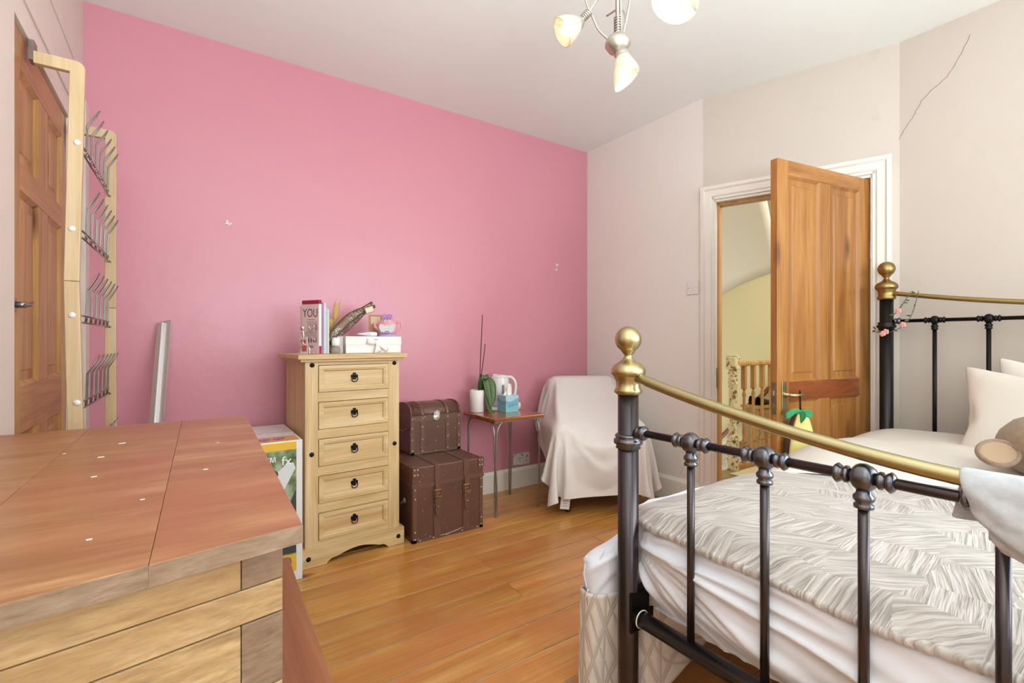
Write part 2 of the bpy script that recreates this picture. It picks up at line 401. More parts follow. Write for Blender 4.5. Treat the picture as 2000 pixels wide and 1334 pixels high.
# folded cloth shapes: vertex offsets in half millimetres of the chair cover, the pillow and the fleece
CHAIR = [-729,-47,-64,-12,-41,29,2,-43,28,21,-39,26,40,-23,23,48,6,18,30,40,13,-8,50,10,-22,46,12,5,50,10,51,-9,4,27,-44,5,0,-51,6,3,-51,6,50,-15,1,49,14,-3,49,16,-2,49,15,-2,50,13,-1,51,8,-1,
51,7,-1,51,5,0,52,3,0,51,3,0,52,2,1,51,1,1,52,1,1,52,1,1,51,1,2,52,0,1,51,0,1,51,-2,2,51,-9,1,43,-28,4,20,-47,6,15,-49,6,38,-33,6,46,23,-5,-15,47,-15,-40,30,-14,
-35,34,-13,-2,49,-17,40,22,-22,45,-13,-22,43,-21,-20,46,-9,-21,38,26,-25,-6,42,-29,-18,38,-29,-16,40,-29,-1385,-90,83,-14,-40,29,-3,-43,28,15,-41,27,36,-29,24,48,-1,19,35,35,14,-2,50,10,-22,46,11,4,50,11,
51,-7,4,28,-43,5,-1,-52,6,8,-50,6,50,-11,0,49,15,-2,48,18,-3,49,16,-2,50,12,-2,50,9,0,52,6,-1,51,6,0,51,3,0,52,3,0,51,1,1,52,-1,1,51,0,2,52,-1,1,52,1,1,51,0,2,
51,0,1,52,-3,2,51,-8,1,42,-29,3,18,-47,7,14,-49,6,44,-27,4,38,34,-7,-22,44,-15,-42,26,-13,-27,41,-14,17,45,-20,46,8,-22,43,-17,-21,43,-22,-20,45,9,-23,18,40,-27,-15,40,-29,-22,36,-29,-13,41,-29,
-1364,-100,88,-19,-38,29,-7,-42,29,10,-42,28,31,-33,24,46,-9,21,41,28,15,3,50,10,-21,46,11,4,51,11,50,-7,4,29,-42,5,-1,-51,6,11,-50,6,51,-7,-1,49,16,-2,47,21,-3,48,16,-2,50,12,-2,51,9,0,
51,6,-1,51,5,0,52,4,0,51,2,0,52,1,1,52,-2,2,51,-2,1,51,-2,2,52,-1,1,51,1,1,52,-1,2,51,-2,1,51,-9,2,42,-29,3,14,-49,7,17,-48,6,48,-18,3,28,42,-10,-28,40,-14,-42,27,-13,
-13,47,-17,32,34,-20,47,-3,-22,41,-25,-20,46,-8,-22,35,28,-25,-1,43,-29,-23,36,-28,-19,38,-29,-2,43,-28,-1348,-114,92,-26,-33,30,-11,-41,29,4,-43,28,25,-38,26,44,-16,21,44,21,16,11,49,11,-20,46,11,2,51,10,
52,-5,5,29,-42,5,-1,-51,6,14,-49,5,52,-3,0,48,19,-3,46,22,-3,48,16,-2,51,12,-2,50,8,0,52,6,-1,51,5,0,51,3,0,52,0,1,51,0,1,52,0,1,51,-3,2,52,-4,1,51,-1,2,52,0,1,
51,0,2,51,-2,1,51,-9,2,42,-30,3,11,-50,7,20,-47,6,50,-9,1,18,48,-12,-38,32,-14,-35,35,-13,6,47,-18,42,22,-22,45,-13,-21,41,-24,-20,45,11,-24,17,40,-27,-15,40,-29,-25,35,-28,-10,42,-29,19,38,-28,
-1347,-124,98,-31,-29,29,-17,-39,29,-1,-43,29,19,-40,26,40,-24,23,47,12,17,18,47,12,-18,47,11,1,51,10,51,-2,5,31,-42,5,-1,-51,6,18,-48,5,51,1,-1,47,21,-3,46,23,-3,48,16,-2,51,11,-1,51,8,-1,
51,5,-1,51,2,1,52,-4,0,51,-3,0,52,1,1,51,6,2,51,0,1,52,-3,2,51,-4,1,51,0,2,52,1,1,51,-2,2,51,-10,1,41,-30,4,9,-50,7,23,-45,6,52,1,-2,4,49,-12,-41,28,-14,-24,43,-15,
23,42,-19,46,8,-22,41,-23,-21,46,-9,-21,34,29,-25,-2,43,-29,-24,35,-28,-18,39,-29,8,42,-28,40,13,-31,-1361,-112,105,-32,-26,29,-23,-36,30,-7,-42,28,12,-42,28,35,-30,24,48,2,18,27,43,13,-16,47,11,0,51,10,
51,1,5,31,-41,5,1,-51,6,20,-47,5,51,5,-2,45,24,-3,46,23,-3,49,16,-2,50,10,-1,52,6,-1,51,2,0,51,-3,0,52,-7,0,51,-3,0,52,1,1,51,6,2,51,6,2,51,0,1,52,-4,2,51,-2,2,
51,1,1,52,-2,1,50,-9,2,41,-30,4,7,-51,6,28,-43,6,50,11,-3,-9,50,-14,-41,27,-13,-8,48,-17,35,32,-20,47,-5,-22,41,-24,-20,45,10,-24,16,41,-27,-17,40,-28,-25,34,-29,-2,43,-28,33,26,-30,34,-18,-34,
-1367,-76,113,-32,-27,30,-27,-33,30,-13,-40,29,5,-43,28,28,-35,25,47,-8,20,36,35,13,-10,50,11,-4,50,11,51,4,5,33,-39,5,1,-51,6,22,-46,4,51,9,-1,44,26,-4,46,23,-3,49,15,-2,51,8,-1,51,3,0,
52,-1,0,51,-6,0,51,-8,-1,52,-3,1,51,1,1,51,5,1,51,9,3,51,3,1,52,-1,2,51,-4,1,51,1,2,52,-1,1,50,-9,2,41,-31,3,6,-50,7,31,-41,5,47,22,-5,-20,46,-13,-37,32,-15,9,47,-18,
43,19,-21,43,-18,-21,46,-10,-22,34,29,-25,-3,43,-28,-25,34,-29,-14,41,-28,23,36,-29,39,-6,-33,20,-32,-35,-1365,-33,122,-28,-31,29,-31,-28,30,-20,-38,30,-1,-43,28,20,-39,26,44,-17,22,42,25,14,1,51,11,-10,49,11,
50,9,6,34,-38,5,3,-51,5,25,-45,5,49,14,-2,43,28,-4,46,22,-3,50,13,-2,51,5,0,52,0,-1,51,-3,0,51,-9,0,51,-7,0,51,-4,0,52,1,1,51,5,2,51,8,2,51,8,2,51,1,1,52,-3,2,
51,-1,2,51,0,1,51,-8,2,41,-31,3,5,-50,7,35,-38,5,40,32,-8,-34,36,-14,-20,44,-15,23,42,-19,47,4,-22,42,-21,-21,45,8,-23,16,42,-26,-17,39,-29,-24,35,-29,10,42,-28,40,8,-32,26,-27,-34,12,-35,-36,
-1369,16,130,-13,-41,29,-33,-25,30,-26,-33,30,-9,-42,29,12,-42,27,38,-26,23,46,14,16,12,49,12,-13,49,11,49,15,6,36,-36,4,4,-51,6,26,-44,4,49,18,-2,41,30,-5,47,21,-2,51,9,-1,51,1,-1,52,0,0,
51,-5,0,50,-11,-1,51,-8,0,52,-4,1,51,1,0,52,4,2,50,9,2,51,9,2,51,4,2,51,-1,2,52,-1,1,51,0,2,51,-7,1,42,-30,4,4,-51,7,39,-33,3,31,40,-9,-36,34,-14,-9,48,-16,36,31,-20,
46,-7,-22,44,-16,-21,35,29,-25,-3,43,-28,-25,35,-29,-6,42,-29,34,23,-30,34,-19,-33,13,-35,-36,11,-36,-35,-1391,60,136,17,-38,30,-27,-32,29,-33,-26,31,-16,-39,29,4,-43,28,29,-35,25,48,2,18,22,45,12,-13,48,11,
47,22,6,38,-34,5,5,-51,6,29,-43,4,46,22,-3,41,31,-5,48,19,-2,51,4,-1,52,0,0,51,0,0,51,-8,0,50,-12,-1,51,-8,0,51,-4,0,52,0,1,51,4,1,51,8,2,50,10,3,51,8,2,52,1,2,
51,-1,1,51,0,2,51,-5,1,43,-29,3,4,-51,7,43,-29,3,21,45,-11,-36,35,-14,6,48,-18,44,17,-20,43,-18,-22,45,7,-22,18,41,-27,-17,39,-28,-21,37,-29,23,36,-30,39,-7,-32,18,-33,-35,9,-36,-36,15,-34,-35,
-1424,78,138,38,-7,34,-5,-42,30,-34,-24,30,-24,-34,30,-5,-42,29,20,-40,25,45,-13,21,33,37,13,-11,49,11,42,28,7,41,-30,5,7,-51,5,30,-42,5,44,27,-4,41,31,-5,49,13,-1,52,1,-1,51,0,0,52,-1,0,
50,-11,-1,50,-13,-1,51,-8,0,52,-4,0,51,-1,1,51,5,2,51,8,2,50,10,2,51,10,3,51,3,1,52,0,2,51,1,1,51,-4,2,44,-27,3,5,-51,7,45,-25,1,11,49,-12,-32,38,-14,21,44,-19,47,2,-21,
45,-15,-22,36,27,-24,-1,43,-28,-24,35,-29,3,43,-29,40,9,-31,26,-28,-34,9,-36,-36,13,-35,-35,26,-29,-34,-1464,87,140,36,14,33,29,-29,32,-23,-35,30,-32,-26,31,-15,-40,29,10,-42,27,38,-27,23,43,24,14,-6,50,12,
37,35,7,44,-26,5,9,-50,6,31,-41,4,41,31,-5,42,29,-4,51,7,-1,51,0,0,51,0,-1,52,-3,0,50,-13,0,50,-13,-1,51,-7,0,51,-6,0,51,1,1,52,2,1,50,10,2,51,10,3,50,10,2,51,6,2,
51,2,2,52,0,1,51,-2,2,45,-25,2,6,-50,8,48,-20,0,-1,49,-13,-22,44,-16,35,32,-19,45,-13,-22,46,5,-22,20,40,-26,-16,39,-29,-14,40,-29,32,27,-29,34,-19,-34,13,-35,-35,9,-36,-36,23,-30,-34,37,-10,-34,
-1513,73,143,33,21,34,39,5,32,12,-40,32,-31,-28,30,-25,-32,31,-2,-43,28,26,-36,25,48,1,17,6,49,13,28,42,8,47,-19,5,13,-49,6,32,-40,5,36,35,-6,46,24,-3,51,2,-1,52,-1,-1,51,1,0,51,-6,0,
49,-16,-1,50,-12,-1,51,-7,0,51,7,0,51,9,-2,51,-3,3,51,-7,3,50,10,2,50,12,3,51,10,2,51,2,2,51,0,1,52,0,1,47,-19,2,7,-51,8,48,-18,0,-16,47,-15,1,49,-16,43,20,-20,45,-13,-22,
39,23,-24,-2,43,-27,-21,37,-30,18,39,-28,40,-6,-33,17,-33,-35,9,-37,-36,21,-31,-34,37,-11,-35,32,18,-35,-1562,33,145,35,18,33,32,22,34,39,-6,33,-4,-40,31,-32,-27,30,-15,-39,31,11,-42,27,43,-19,20,35,36,12,
9,49,12,50,-9,5,16,-48,6,33,-39,5,33,39,-6,49,16,-2,51,0,-1,52,-1,0,51,1,0,51,-10,-1,48,-18,-1,51,-9,-1,48,17,-5,52,6,0,51,2,1,51,-1,2,52,-4,2,49,-13,6,50,11,2,50,14,2,
51,5,2,51,-2,1,52,2,1,50,-12,1,7,-50,8,49,-15,-1,-17,46,-15,13,47,-17,46,8,-21,47,-4,-22,20,40,-26,-18,38,-29,2,43,-29,40,9,-31,24,-29,-34,9,-36,-36,20,-32,-35,36,-12,-35,30,22,-36,13,30,-39,
-1595,-14,149,39,7,33,34,20,33,32,21,34,37,-16,32,-21,-35,32,-24,-33,31,-5,-42,29,29,-35,24,47,15,15,9,49,12,49,7,7,23,-45,5,33,-39,6,31,40,-7,51,7,-1,51,0,-1,51,0,0,52,0,0,48,-18,-1,
50,-13,-1,46,21,-9,52,4,1,51,0,1,51,0,2,52,1,1,51,1,1,52,-3,1,48,-17,8,49,14,2,50,10,2,52,0,1,51,-4,1,51,1,0,10,-50,8,50,-13,-2,-17,47,-15,27,39,-18,46,-4,-22,41,22,-23,
0,43,-28,-14,40,-29,33,26,-29,31,-22,-34,12,-35,-36,18,-33,-35,37,-12,-35,25,25,-37,10,30,-40,-3,29,-43,-1604,-33,158,35,-19,32,40,7,32,33,20,34,33,20,34,29,-28,32,-26,-32,31,-19,-35,31,10,-42,28,46,-15,19,
21,45,13,44,25,7,34,-38,6,27,-43,7,31,39,-7,51,-1,-1,52,0,0,51,0,0,52,-1,-1,46,-22,-1,45,22,-11,52,-4,1,51,-7,0,51,-2,1,51,-2,1,51,3,2,51,6,1,52,1,1,51,6,2,47,-17,8,
49,17,2,51,2,1,52,-3,1,51,7,0,14,-48,7,50,-12,-2,-13,47,-16,38,29,-19,46,0,-23,24,38,-25,-14,41,-28,17,39,-29,38,-10,-33,17,-34,-36,16,-33,-35,36,-12,-35,21,27,-38,7,30,-41,-5,27,-43,-15,20,-45,
-1553,-22,155,-4,-28,43,29,-26,34,40,3,33,32,22,34,34,17,34,19,-36,31,-28,-30,32,-8,-40,31,31,-33,24,47,17,12,27,42,11,45,-24,5,22,-46,9,32,38,-7,52,-1,-1,51,1,-1,52,1,1,45,-23,-3,47,18,-9,
52,0,-1,48,-18,0,51,-2,1,52,-1,1,51,-1,1,50,12,0,50,11,0,51,-1,2,51,1,2,52,1,2,47,-15,8,49,16,1,51,-1,1,51,9,0,19,-46,6,50,-15,-1,-5,49,-17,46,11,-21,40,23,-23,6,43,-27,
-4,43,-28,40,7,-32,23,-29,-35,16,-34,-35,36,-12,-35,15,28,-39,5,30,-42,-9,26,-44,-15,18,-45,-19,14,-46,-1474,-25,147,-19,-10,47,-10,-24,45,21,-30,36,40,-3,33,31,22,34,37,13,34,6,-40,32,-25,-31,32,11,-41,29,
47,-11,17,33,38,11,51,-2,6,19,-46,9,34,37,-8,51,6,-2,52,-1,0,46,-23,0,50,7,-4,49,15,-8,49,-16,1,48,-20,1,51,0,1,52,0,1,51,1,0,52,1,1,51,8,-1,47,20,1,50,11,-2,51,-2,3,
47,-18,9,51,-4,4,50,11,0,50,12,-2,26,-44,8,48,-18,-1,8,48,-19,46,10,-21,28,35,-24,-6,43,-29,31,29,-29,31,-24,-34,16,-33,-36,36,-12,-34,10,30,-41,2,29,-43,-10,23,-44,-17,18,-46,-19,12,-46,-20,12,-46,
-1390,-36,137,-19,-4,48,-19,-6,47,-15,-18,46,9,-31,40,38,-12,33,32,21,35,38,8,33,-4,-40,33,-15,-36,32,35,-30,23,49,11,12,43,26,7,22,-45,11,38,34,-8,49,13,-4,48,-20,2,51,-5,-1,48,16,-9,43,-28,-7,
51,-3,5,51,1,0,52,1,1,51,1,0,51,0,0,52,0,1,51,-1,1,52,3,-1,50,9,-3,44,27,3,50,-8,4,48,-18,10,51,5,1,49,16,-2,33,-38,6,47,-22,0,20,43,-19,44,18,-22,13,42,-27,10,41,-28,
38,-11,-33,18,-32,-36,38,-9,-34,4,29,-42,0,28,-43,-13,22,-45,-16,16,-46,-19,12,-46,-21,9,-46,-17,18,-46,-1312,-38,128,-17,-15,46,-18,-9,47,-19,-1,48,-17,-11,47,-3,-28,43,31,-22,35,34,17,34,39,3,34,-15,-37,33,
11,-40,30,48,-5,16,43,27,7,32,-38,12,41,30,-7,49,13,-4,47,-22,2,50,11,-6,48,-18,-5,42,19,-22,51,4,-5,51,3,-5,51,2,-3,52,1,-1,51,0,1,51,-2,5,51,-3,7,51,-4,7,50,-4,7,50,-7,7,
45,26,1,47,-19,9,50,-9,6,49,18,-2,41,-30,5,45,-24,1,37,29,-21,24,38,-24,10,42,-27,39,9,-30,21,-28,-36,39,-4,-33,-1,27,-44,-2,27,-44,-14,19,-46,-17,15,-46,-19,11,-46,-17,17,-46,-8,24,-45,0,25,-44,
-1296,-34,115,0,-22,47,-6,-22,46,-12,-18,47,-17,-11,47,-18,-2,48,-13,-20,46,17,-30,38,39,3,34,38,2,34,-13,-36,34,36,-28,23,44,23,9,41,-28,11,45,24,-4,49,15,-5,47,-20,1,51,-2,-5,37,23,-27,52,2,-5,
50,6,-7,50,10,-10,50,7,-8,52,3,-3,51,0,0,48,-11,14,50,-9,11,49,-10,9,50,-10,9,51,-6,7,50,8,2,49,15,1,44,-24,12,50,7,1,50,-14,1,44,-25,2,37,29,-21,14,42,-26,36,25,-27,28,-24,-36,
40,5,-32,-4,24,-45,-6,26,-45,-15,15,-46,-16,14,-47,-15,18,-45,-8,24,-45,1,26,-45,8,23,-45,15,20,-46,-1326,-24,104,5,-21,47,1,-22,46,0,-22,47,-2,-21,47,-8,-21,46,-14,-14,47,-18,-6,49,-1,-29,43,37,-11,34,
38,-3,34,3,-40,32,48,7,15,49,-13,10,50,11,-1,46,20,-7,50,-14,-1,36,24,-28,50,5,-8,50,10,-9,48,12,-14,50,9,-9,51,6,-7,51,0,-1,52,0,0,51,0,-1,50,-9,10,49,-11,12,49,-11,11,46,-15,16,
48,-14,14,50,13,1,51,-3,5,45,-22,11,52,-6,1,48,-13,-2,30,33,-25,34,31,-22,35,-13,-34,37,14,-32,-6,22,-46,-7,24,-46,-15,12,-47,-12,21,-46,-5,25,-44,2,25,-45,12,22,-45,14,19,-46,19,11,-47,15,18,-46,
-1371,4,95,4,-22,46,6,-21,47,3,-22,47,0,-21,46,0,-21,47,0,-21,47,-2,-22,47,-9,-19,47,-16,-12,47,26,-24,37,31,-19,37,42,-17,26,50,-4,10,56,5,0,48,11,-8,37,26,-26,50,9,-11,48,12,-13,48,14,-14,
50,8,-9,50,7,-8,50,7,-8,51,7,-8,51,0,-1,51,-4,4,51,-5,5,50,-10,10,49,-12,12,48,-12,12,47,-15,15,43,-19,23,50,-8,5,48,-15,13,54,-8,1,50,0,-6,42,20,-23,41,9,-28,31,23,-34,-7,17,-48,
-10,17,-47,-4,26,-44,3,26,-45,6,24,-45,10,21,-46,18,13,-46,14,18,-46,13,21,-46,8,22,-45,4,24,-46,-1390,9,84,2,-22,46,3,-22,47,5,-20,47,4,-21,46,3,-21,47,2,-21,47,0,-21,47,0,-21,47,1,-20,48,
-5,-19,48,24,-23,42,39,-20,31,54,-8,14,57,3,2,51,14,-12,41,23,-25,47,15,-16,47,14,-15,49,12,-13,48,11,-12,50,9,-11,50,7,-9,52,2,-2,51,2,-3,51,-3,2,51,-6,6,50,-9,9,49,-11,11,49,-13,13,
48,-13,13,48,-14,15,45,-18,19,46,-20,20,56,-10,4,55,-1,-5,47,14,-23,32,20,-36,7,22,-46,4,23,-46,17,17,-45,8,22,-46,9,22,-46,8,22,-45,9,23,-46,4,22,-46,2,23,-46,-2,21,-47,-3,18,-48,-4,19,-48,
-1362,21,79,0,-22,47,0,-22,46,1,-21,47,2,-22,47,2,-21,47,2,-20,47,3,-21,47,4,-20,48,5,-20,47,0,-18,50,19,-24,46,36,-20,34,50,-11,17,55,2,4,54,12,-11,43,22,-24,48,13,-15,48,13,-14,48,12,-13,
49,11,-12,50,9,-11,50,8,-10,50,5,-6,52,0,-2,51,-3,3,51,-6,6,50,-9,9,49,-11,10,49,-12,12,48,-14,13,48,-13,14,49,-15,15,44,-19,22,51,-13,9,58,-2,-5,50,12,-20,34,21,-37,14,22,-48,9,21,-48,
9,22,-46,5,22,-47,4,23,-46,1,21,-47,0,21,-47,-4,18,-48,-2,20,-48,-2,20,-47,-2,21,-48,-1,21,-47,-1331,31,74,1,-22,46,2,-22,47,2,-21,47,2,-22,46,3,-21,47,2,-20,48,3,-20,47,1,-20,47,0,-20,49,
2,-18,48,23,-20,43,34,-19,34,44,-16,26,51,4,-1,50,10,-10,51,11,-7,44,17,-19,48,13,-14,49,12,-13,49,10,-12,49,9,-11,50,7,-9,51,5,-6,52,0,-2,51,-3,2,51,-6,6,50,-9,8,49,-10,10,49,-12,12,
49,-13,12,48,-13,13,46,-17,17,50,-10,8,49,-11,9,54,-4,0,48,10,-18,35,22,-36,19,19,-46,3,20,-48,-1,19,-48,0,20,-48,0,20,-47,0,21,-47,0,21,-48,0,21,-47,1,22,-46,1,21,-47,2,22,-47,1,22,-47,
-1316,35,66,3,-22,46,3,-22,47,2,-21,46,3,-21,47,2,-21,47,2,-21,47,0,-20,48,0,-19,48,-1,-20,47,6,-19,48,25,-20,40,33,-18,35,35,-17,34,51,0,6,47,13,-16,50,11,-9,50,8,-5,44,18,-19,49,11,-13,
49,10,-11,50,8,-11,50,7,-8,51,4,-6,52,1,-3,51,-3,2,51,-6,5,50,-8,8,50,-11,9,49,-11,11,49,-12,11,46,-16,16,48,-13,12,51,-8,5,50,-10,8,50,-7,4,42,14,-26,32,18,-35,27,19,-40,9,20,-47,
1,20,-48,0,20,-47,0,20,-48,0,21,-47,-1,21,-47,0,22,-47,0,21,-46,0,22,-47,0,22,-47,1,21,-47,-1311,38,57,4,-22,46,3,-22,47,3,-21,46,3,-21,47,1,-21,47,0,-20,48,0,-20,47,-1,-19,48,-1,-20,48,
15,-19,45,26,-19,40,33,-19,35,22,-18,42,50,-5,12,47,14,-17,48,13,-13,50,9,-7,50,8,-5,45,16,-20,49,9,-10,50,8,-10,51,7,-8,51,4,-6,51,0,-3,51,-2,1,51,-6,5,51,-8,7,50,-10,9,49,-10,9,
48,-14,14,47,-14,14,50,-11,8,50,-7,3,50,-11,10,50,-8,8,38,14,-30,23,19,-42,33,20,-35,18,19,-44,2,20,-48,2,20,-47,1,21,-47,1,21,-47,0,21,-47,0,21,-47,-3,22,-47,-2,22,-47,0,21,-46,0,22,-47,
-1311,40,48,6,-22,47,4,-22,46,4,-21,47,1,-21,47,-1,-20,47,-3,-20,47,-2,-20,48,1,-20,47,5,-19,48,20,-19,44,29,-19,38,30,-19,37,14,-19,46,46,-9,21,47,13,-15,46,15,-17,50,10,-9,50,8,-7,51,7,-7,
45,15,-18,51,7,-8,50,6,-8,51,3,-5,52,1,-3,51,-2,1,51,-6,4,51,-7,6,50,-9,8,49,-12,10,48,-13,13,48,-13,13,51,-9,4,50,-7,3,48,-12,13,50,-8,9,35,16,-34,17,18,-45,32,20,-35,26,19,-40,
8,20,-47,0,21,-47,-1,20,-47,1,21,-47,1,21,-47,3,22,-47,1,22,-47,-3,21,-46,-3,22,-47,0,22,-47,-1312,41,41,7,-21,46,6,-22,47,3,-21,47,-2,-20,47,-4,-21,47,-3,-20,47,2,-20,48,2,-19,47,10,-19,47,
23,-19,42,30,-19,38,28,-19,39,8,-18,47,40,-14,30,49,9,-10,44,17,-20,49,11,-12,50,9,-7,51,7,-7,50,8,-8,47,12,-16,51,4,-6,51,3,-5,52,1,-2,51,-2,0,51,-6,4,51,-7,5,50,-9,8,49,-11,10,
48,-13,13,50,-11,9,51,-7,3,50,-8,5,47,-14,15,50,-7,7,32,17,-37,12,19,-46,29,19,-38,30,20,-37,17,20,-44,0,20,-47,0,21,-47,0,21,-47,0,21,-47,1,22,-47,4,22,-47,1,21,-46,-4,22,-47,-2,22,-47,
-1313,43,35,9,-22,46,6,-21,46,1,-21,47,-5,-20,47,-4,-21,47,-1,-20,48,3,-19,47,4,-19,48,16,-19,45,26,-19,40,29,-19,39,25,-19,41,5,-18,47,32,-17,37,52,4,-3,42,18,-22,48,13,-13,50,8,-9,50,8,-7,
51,6,-7,49,9,-11,50,7,-9,52,2,-4,51,0,-2,52,-2,0,51,-5,3,51,-7,5,50,-9,7,49,-11,10,49,-12,12,50,-9,6,51,-6,2,50,-9,7,46,-15,18,51,-5,4,27,18,-40,10,18,-47,25,20,-41,30,20,-36,
24,20,-41,11,20,-46,2,21,-47,0,21,-47,-1,21,-47,-5,22,-47,0,22,-46,6,21,-47,-2,22,-46,-5,22,-47,-1316,44,29,11,-21,46,8,-21,46,-1,-21,47,-7,-21,47,-4,-20,47,4,-20,47,1,-19,48,7,-19,48,21,-19,43,
28,-18,39,27,-19,40,22,-19,42,5,-19,48,25,-18,41,51,-1,6,42,18,-22,47,14,-16,50,8,-9,50,8,-7,51,6,-8,50,7,-8,50,6,-8,52,2,-5,51,0,-2,52,-2,0,51,-5,3,51,-6,5,50,-9,6,50,-10,10,
49,-11,9,51,-8,5,50,-6,2,50,-11,9,45,-15,19,52,-2,-1,23,18,-42,7,19,-47,22,20,-42,30,20,-37,27,20,-39,16,20,-45,-1,21,-47,5,21,-47,4,21,-46,-3,22,-47,-6,22,-46,6,22,-47,1,22,-46,-7,21,-46,
-1320,45,25,14,-21,45,8,-21,46,0,-21,47,-8,-20,47,-4,-20,47,1,-20,47,5,-19,48,13,-19,46,24,-18,42,28,-19,39,25,-19,41,21,-19,43,5,-18,48,18,-20,44,49,-6,14,43,17,-20,46,15,-18,50,9,-9,50,7,-8,
51,6,-7,50,6,-7,51,5,-7,51,2,-5,52,0,-2,51,-2,0,51,-5,2,51,-6,5,51,-8,6,50,-10,8,50,-10,8,50,-7,4,51,-6,3,49,-12,11,45,-16,18,51,3,-7,19,19,-43,6,18,-48,20,20,-43,26,20,-40,
30,20,-36,23,21,-42,7,20,-46,2,22,-47,5,21,-47,-3,22,-46,-8,21,-47,7,22,-46,1,22,-46,-8,22,-47,-1325,44,23,16,-20,45,10,-21,46,2,-20,47,-9,-20,46,-5,-20,47,0,-20,48,10,-19,47,18,-19,44,26,-18,41,
26,-19,40,23,-19,42,21,-19,43,6,-19,48,12,-19,46,44,-11,23,46,15,-18,45,16,-19,50,8,-10,50,7,-7,51,6,-7,50,5,-7,51,4,-6,52,2,-4,51,0,-2,51,-2,-1,52,-4,2,51,-6,4,50,-8,6,51,-9,7,
50,-9,6,51,-6,3,51,-7,4,48,-12,13,46,-16,18,49,7,-14,15,19,-45,5,19,-48,18,20,-44,23,20,-41,30,20,-37,27,20,-38,16,21,-45,4,21,-47,-6,21,-47,-2,22,-46,-1,22,-46,9,22,-46,-1,22,-47,-8,21,-46,
-1333,43,22,19,-19,44,13,-20,45,5,-20,47,-10,-20,46,-1,-20,48,-5,-20,47,16,-18,46,22,-19,43,26,-19,40,24,-18,42,22,-19,42,21,-19,43,8,-19,48,7,-19,47,39,-15,30,49,10,-12,42,18,-22,50,9,-10,51,6,-7,
50,6,-7,51,4,-6,51,4,-6,51,1,-3,52,0,-3,51,-2,0,52,-4,2,51,-6,3,51,-7,5,50,-8,6,51,-8,5,51,-6,3,50,-7,5,47,-14,15,48,-13,14,46,10,-21,11,20,-46,6,19,-47,17,20,-44,21,20,-43,
26,20,-40,31,20,-35,23,20,-42,-3,21,-47,7,22,-46,-6,22,-46,-1,22,-47,9,22,-46,-1,21,-46,-8,22,-46,-1342,40,23,14,-20,45,23,-17,43,9,-20,46,-5,-20,47,-10,-19,47,1,-20,47,23,-18,43,22,-18,42,24,-19,42,
22,-19,43,22,-19,42,21,-19,44,10,-19,46,5,-19,48,32,-18,35,51,6,-6,42,19,-23,49,9,-10,51,6,-7,51,5,-6,51,4,-6,51,3,-5,51,1,-3,52,-1,-2,51,-2,-1,51,-3,2,52,-6,3,50,-7,4,51,-7,5,
51,-7,4,51,-5,3,50,-8,6,46,-16,16,50,-9,10,41,14,-28,8,19,-47,7,20,-47,17,20,-44,20,20,-43,23,20,-41,29,21,-38,30,20,-36,2,21,-47,10,21,-46,-10,22,-46,2,22,-46,9,21,-46,-6,22,-47,-5,22,-46,
-1343,39,25,2,-24,46,25,-15,42,18,-17,45,2,-21,47,-10,-19,47,11,-21,46,2,-19,48,27,-17,40,25,-18,41,25,-18,42,23,-19,42,21,-19,43,14,-19,45,4,-19,48,25,-20,40,52,1,1,41,20,-24,49,9,-11,51,6,-7,
51,4,-5,51,3,-5,51,2,-5,51,1,-3,52,-1,-1,51,-2,-1,52,-3,1,51,-5,3,51,-6,3,51,-7,5,51,-6,3,51,-5,2,50,-9,8,45,-16,17,52,-4,3,34,16,-34,6,20,-48,8,19,-46,18,20,-44,19,21,-43,
23,20,-42,25,21,-40,34,19,-33,18,19,-44,-7,22,-47,-3,23,-46,7,22,-46,3,22,-46,-10,21,-46,0,22,-47,-1338,36,28,-1,-22,46,3,-23,46,30,-10,41,10,-20,46,-6,-20,47,13,-21,46,15,-20,44,0,-18,49,29,-16,39,
27,-18,40,26,-18,41,24,-18,42,17,-20,44,4,-19,48,20,-20,43,50,-4,8,41,20,-24,50,9,-11,50,5,-7,51,4,-5,52,2,-4,51,2,-4,51,0,-3,52,-1,-1,51,-2,-1,52,-3,1,51,-5,2,51,-6,3,51,-6,4,
51,-5,2,51,-5,3,50,-10,9,46,-15,16,51,1,-5,27,19,-39,5,19,-48,11,20,-46,18,20,-44,19,21,-43,28,19,-39,30,19,-37,18,22,-42,29,19,-39,-4,22,-47,-6,22,-46,9,22,-45,-9,21,-47,-1,22,-46,1,22,-47,
-1318,29,31,-8,-19,47,-5,-21,46,1,-22,47,31,-7,40,1,-20,48,19,-21,43,18,-21,43,6,-20,47,1,-17,49,29,-17,39,30,-16,39,27,-17,39,21,-19,43,8,-20,47,14,-21,45,48,-8,15,41,19,-23,50,9,-11,51,5,-7,
51,3,-4,51,2,-4,52,1,-3,51,-1,-2,52,-1,-2,51,-2,0,52,-3,0,51,-4,2,51,-5,2,51,-5,3,51,-5,2,51,-5,3,49,-11,10,48,-14,15,48,8,-15,20,19,-43,5,20,-48,14,20,-45,20,20,-43,34,15,-35,
24,21,-41,25,21,-39,30,17,-38,-2,23,-47,3,24,-45,9,22,-46,-7,21,-46,-1,22,-47,0,22,-46,3,22,-47,-1297,21,34,-7,-21,47,-9,-18,47,-9,-18,48,-3,-20,47,32,-6,40,21,-21,42,18,-21,43,15,-21,45,0,-17,49,
4,-19,48,30,-16,38,33,-15,37,27,-18,40,13,-20,45,9,-20,46,45,-13,22,42,19,-23,50,8,-10,51,4,-6,51,3,-4,51,1,-3,52,0,-3,51,-1,-1,52,-1,-2,51,-2,0,52,-3,0,51,-3,1,52,-5,2,51,-4,2,
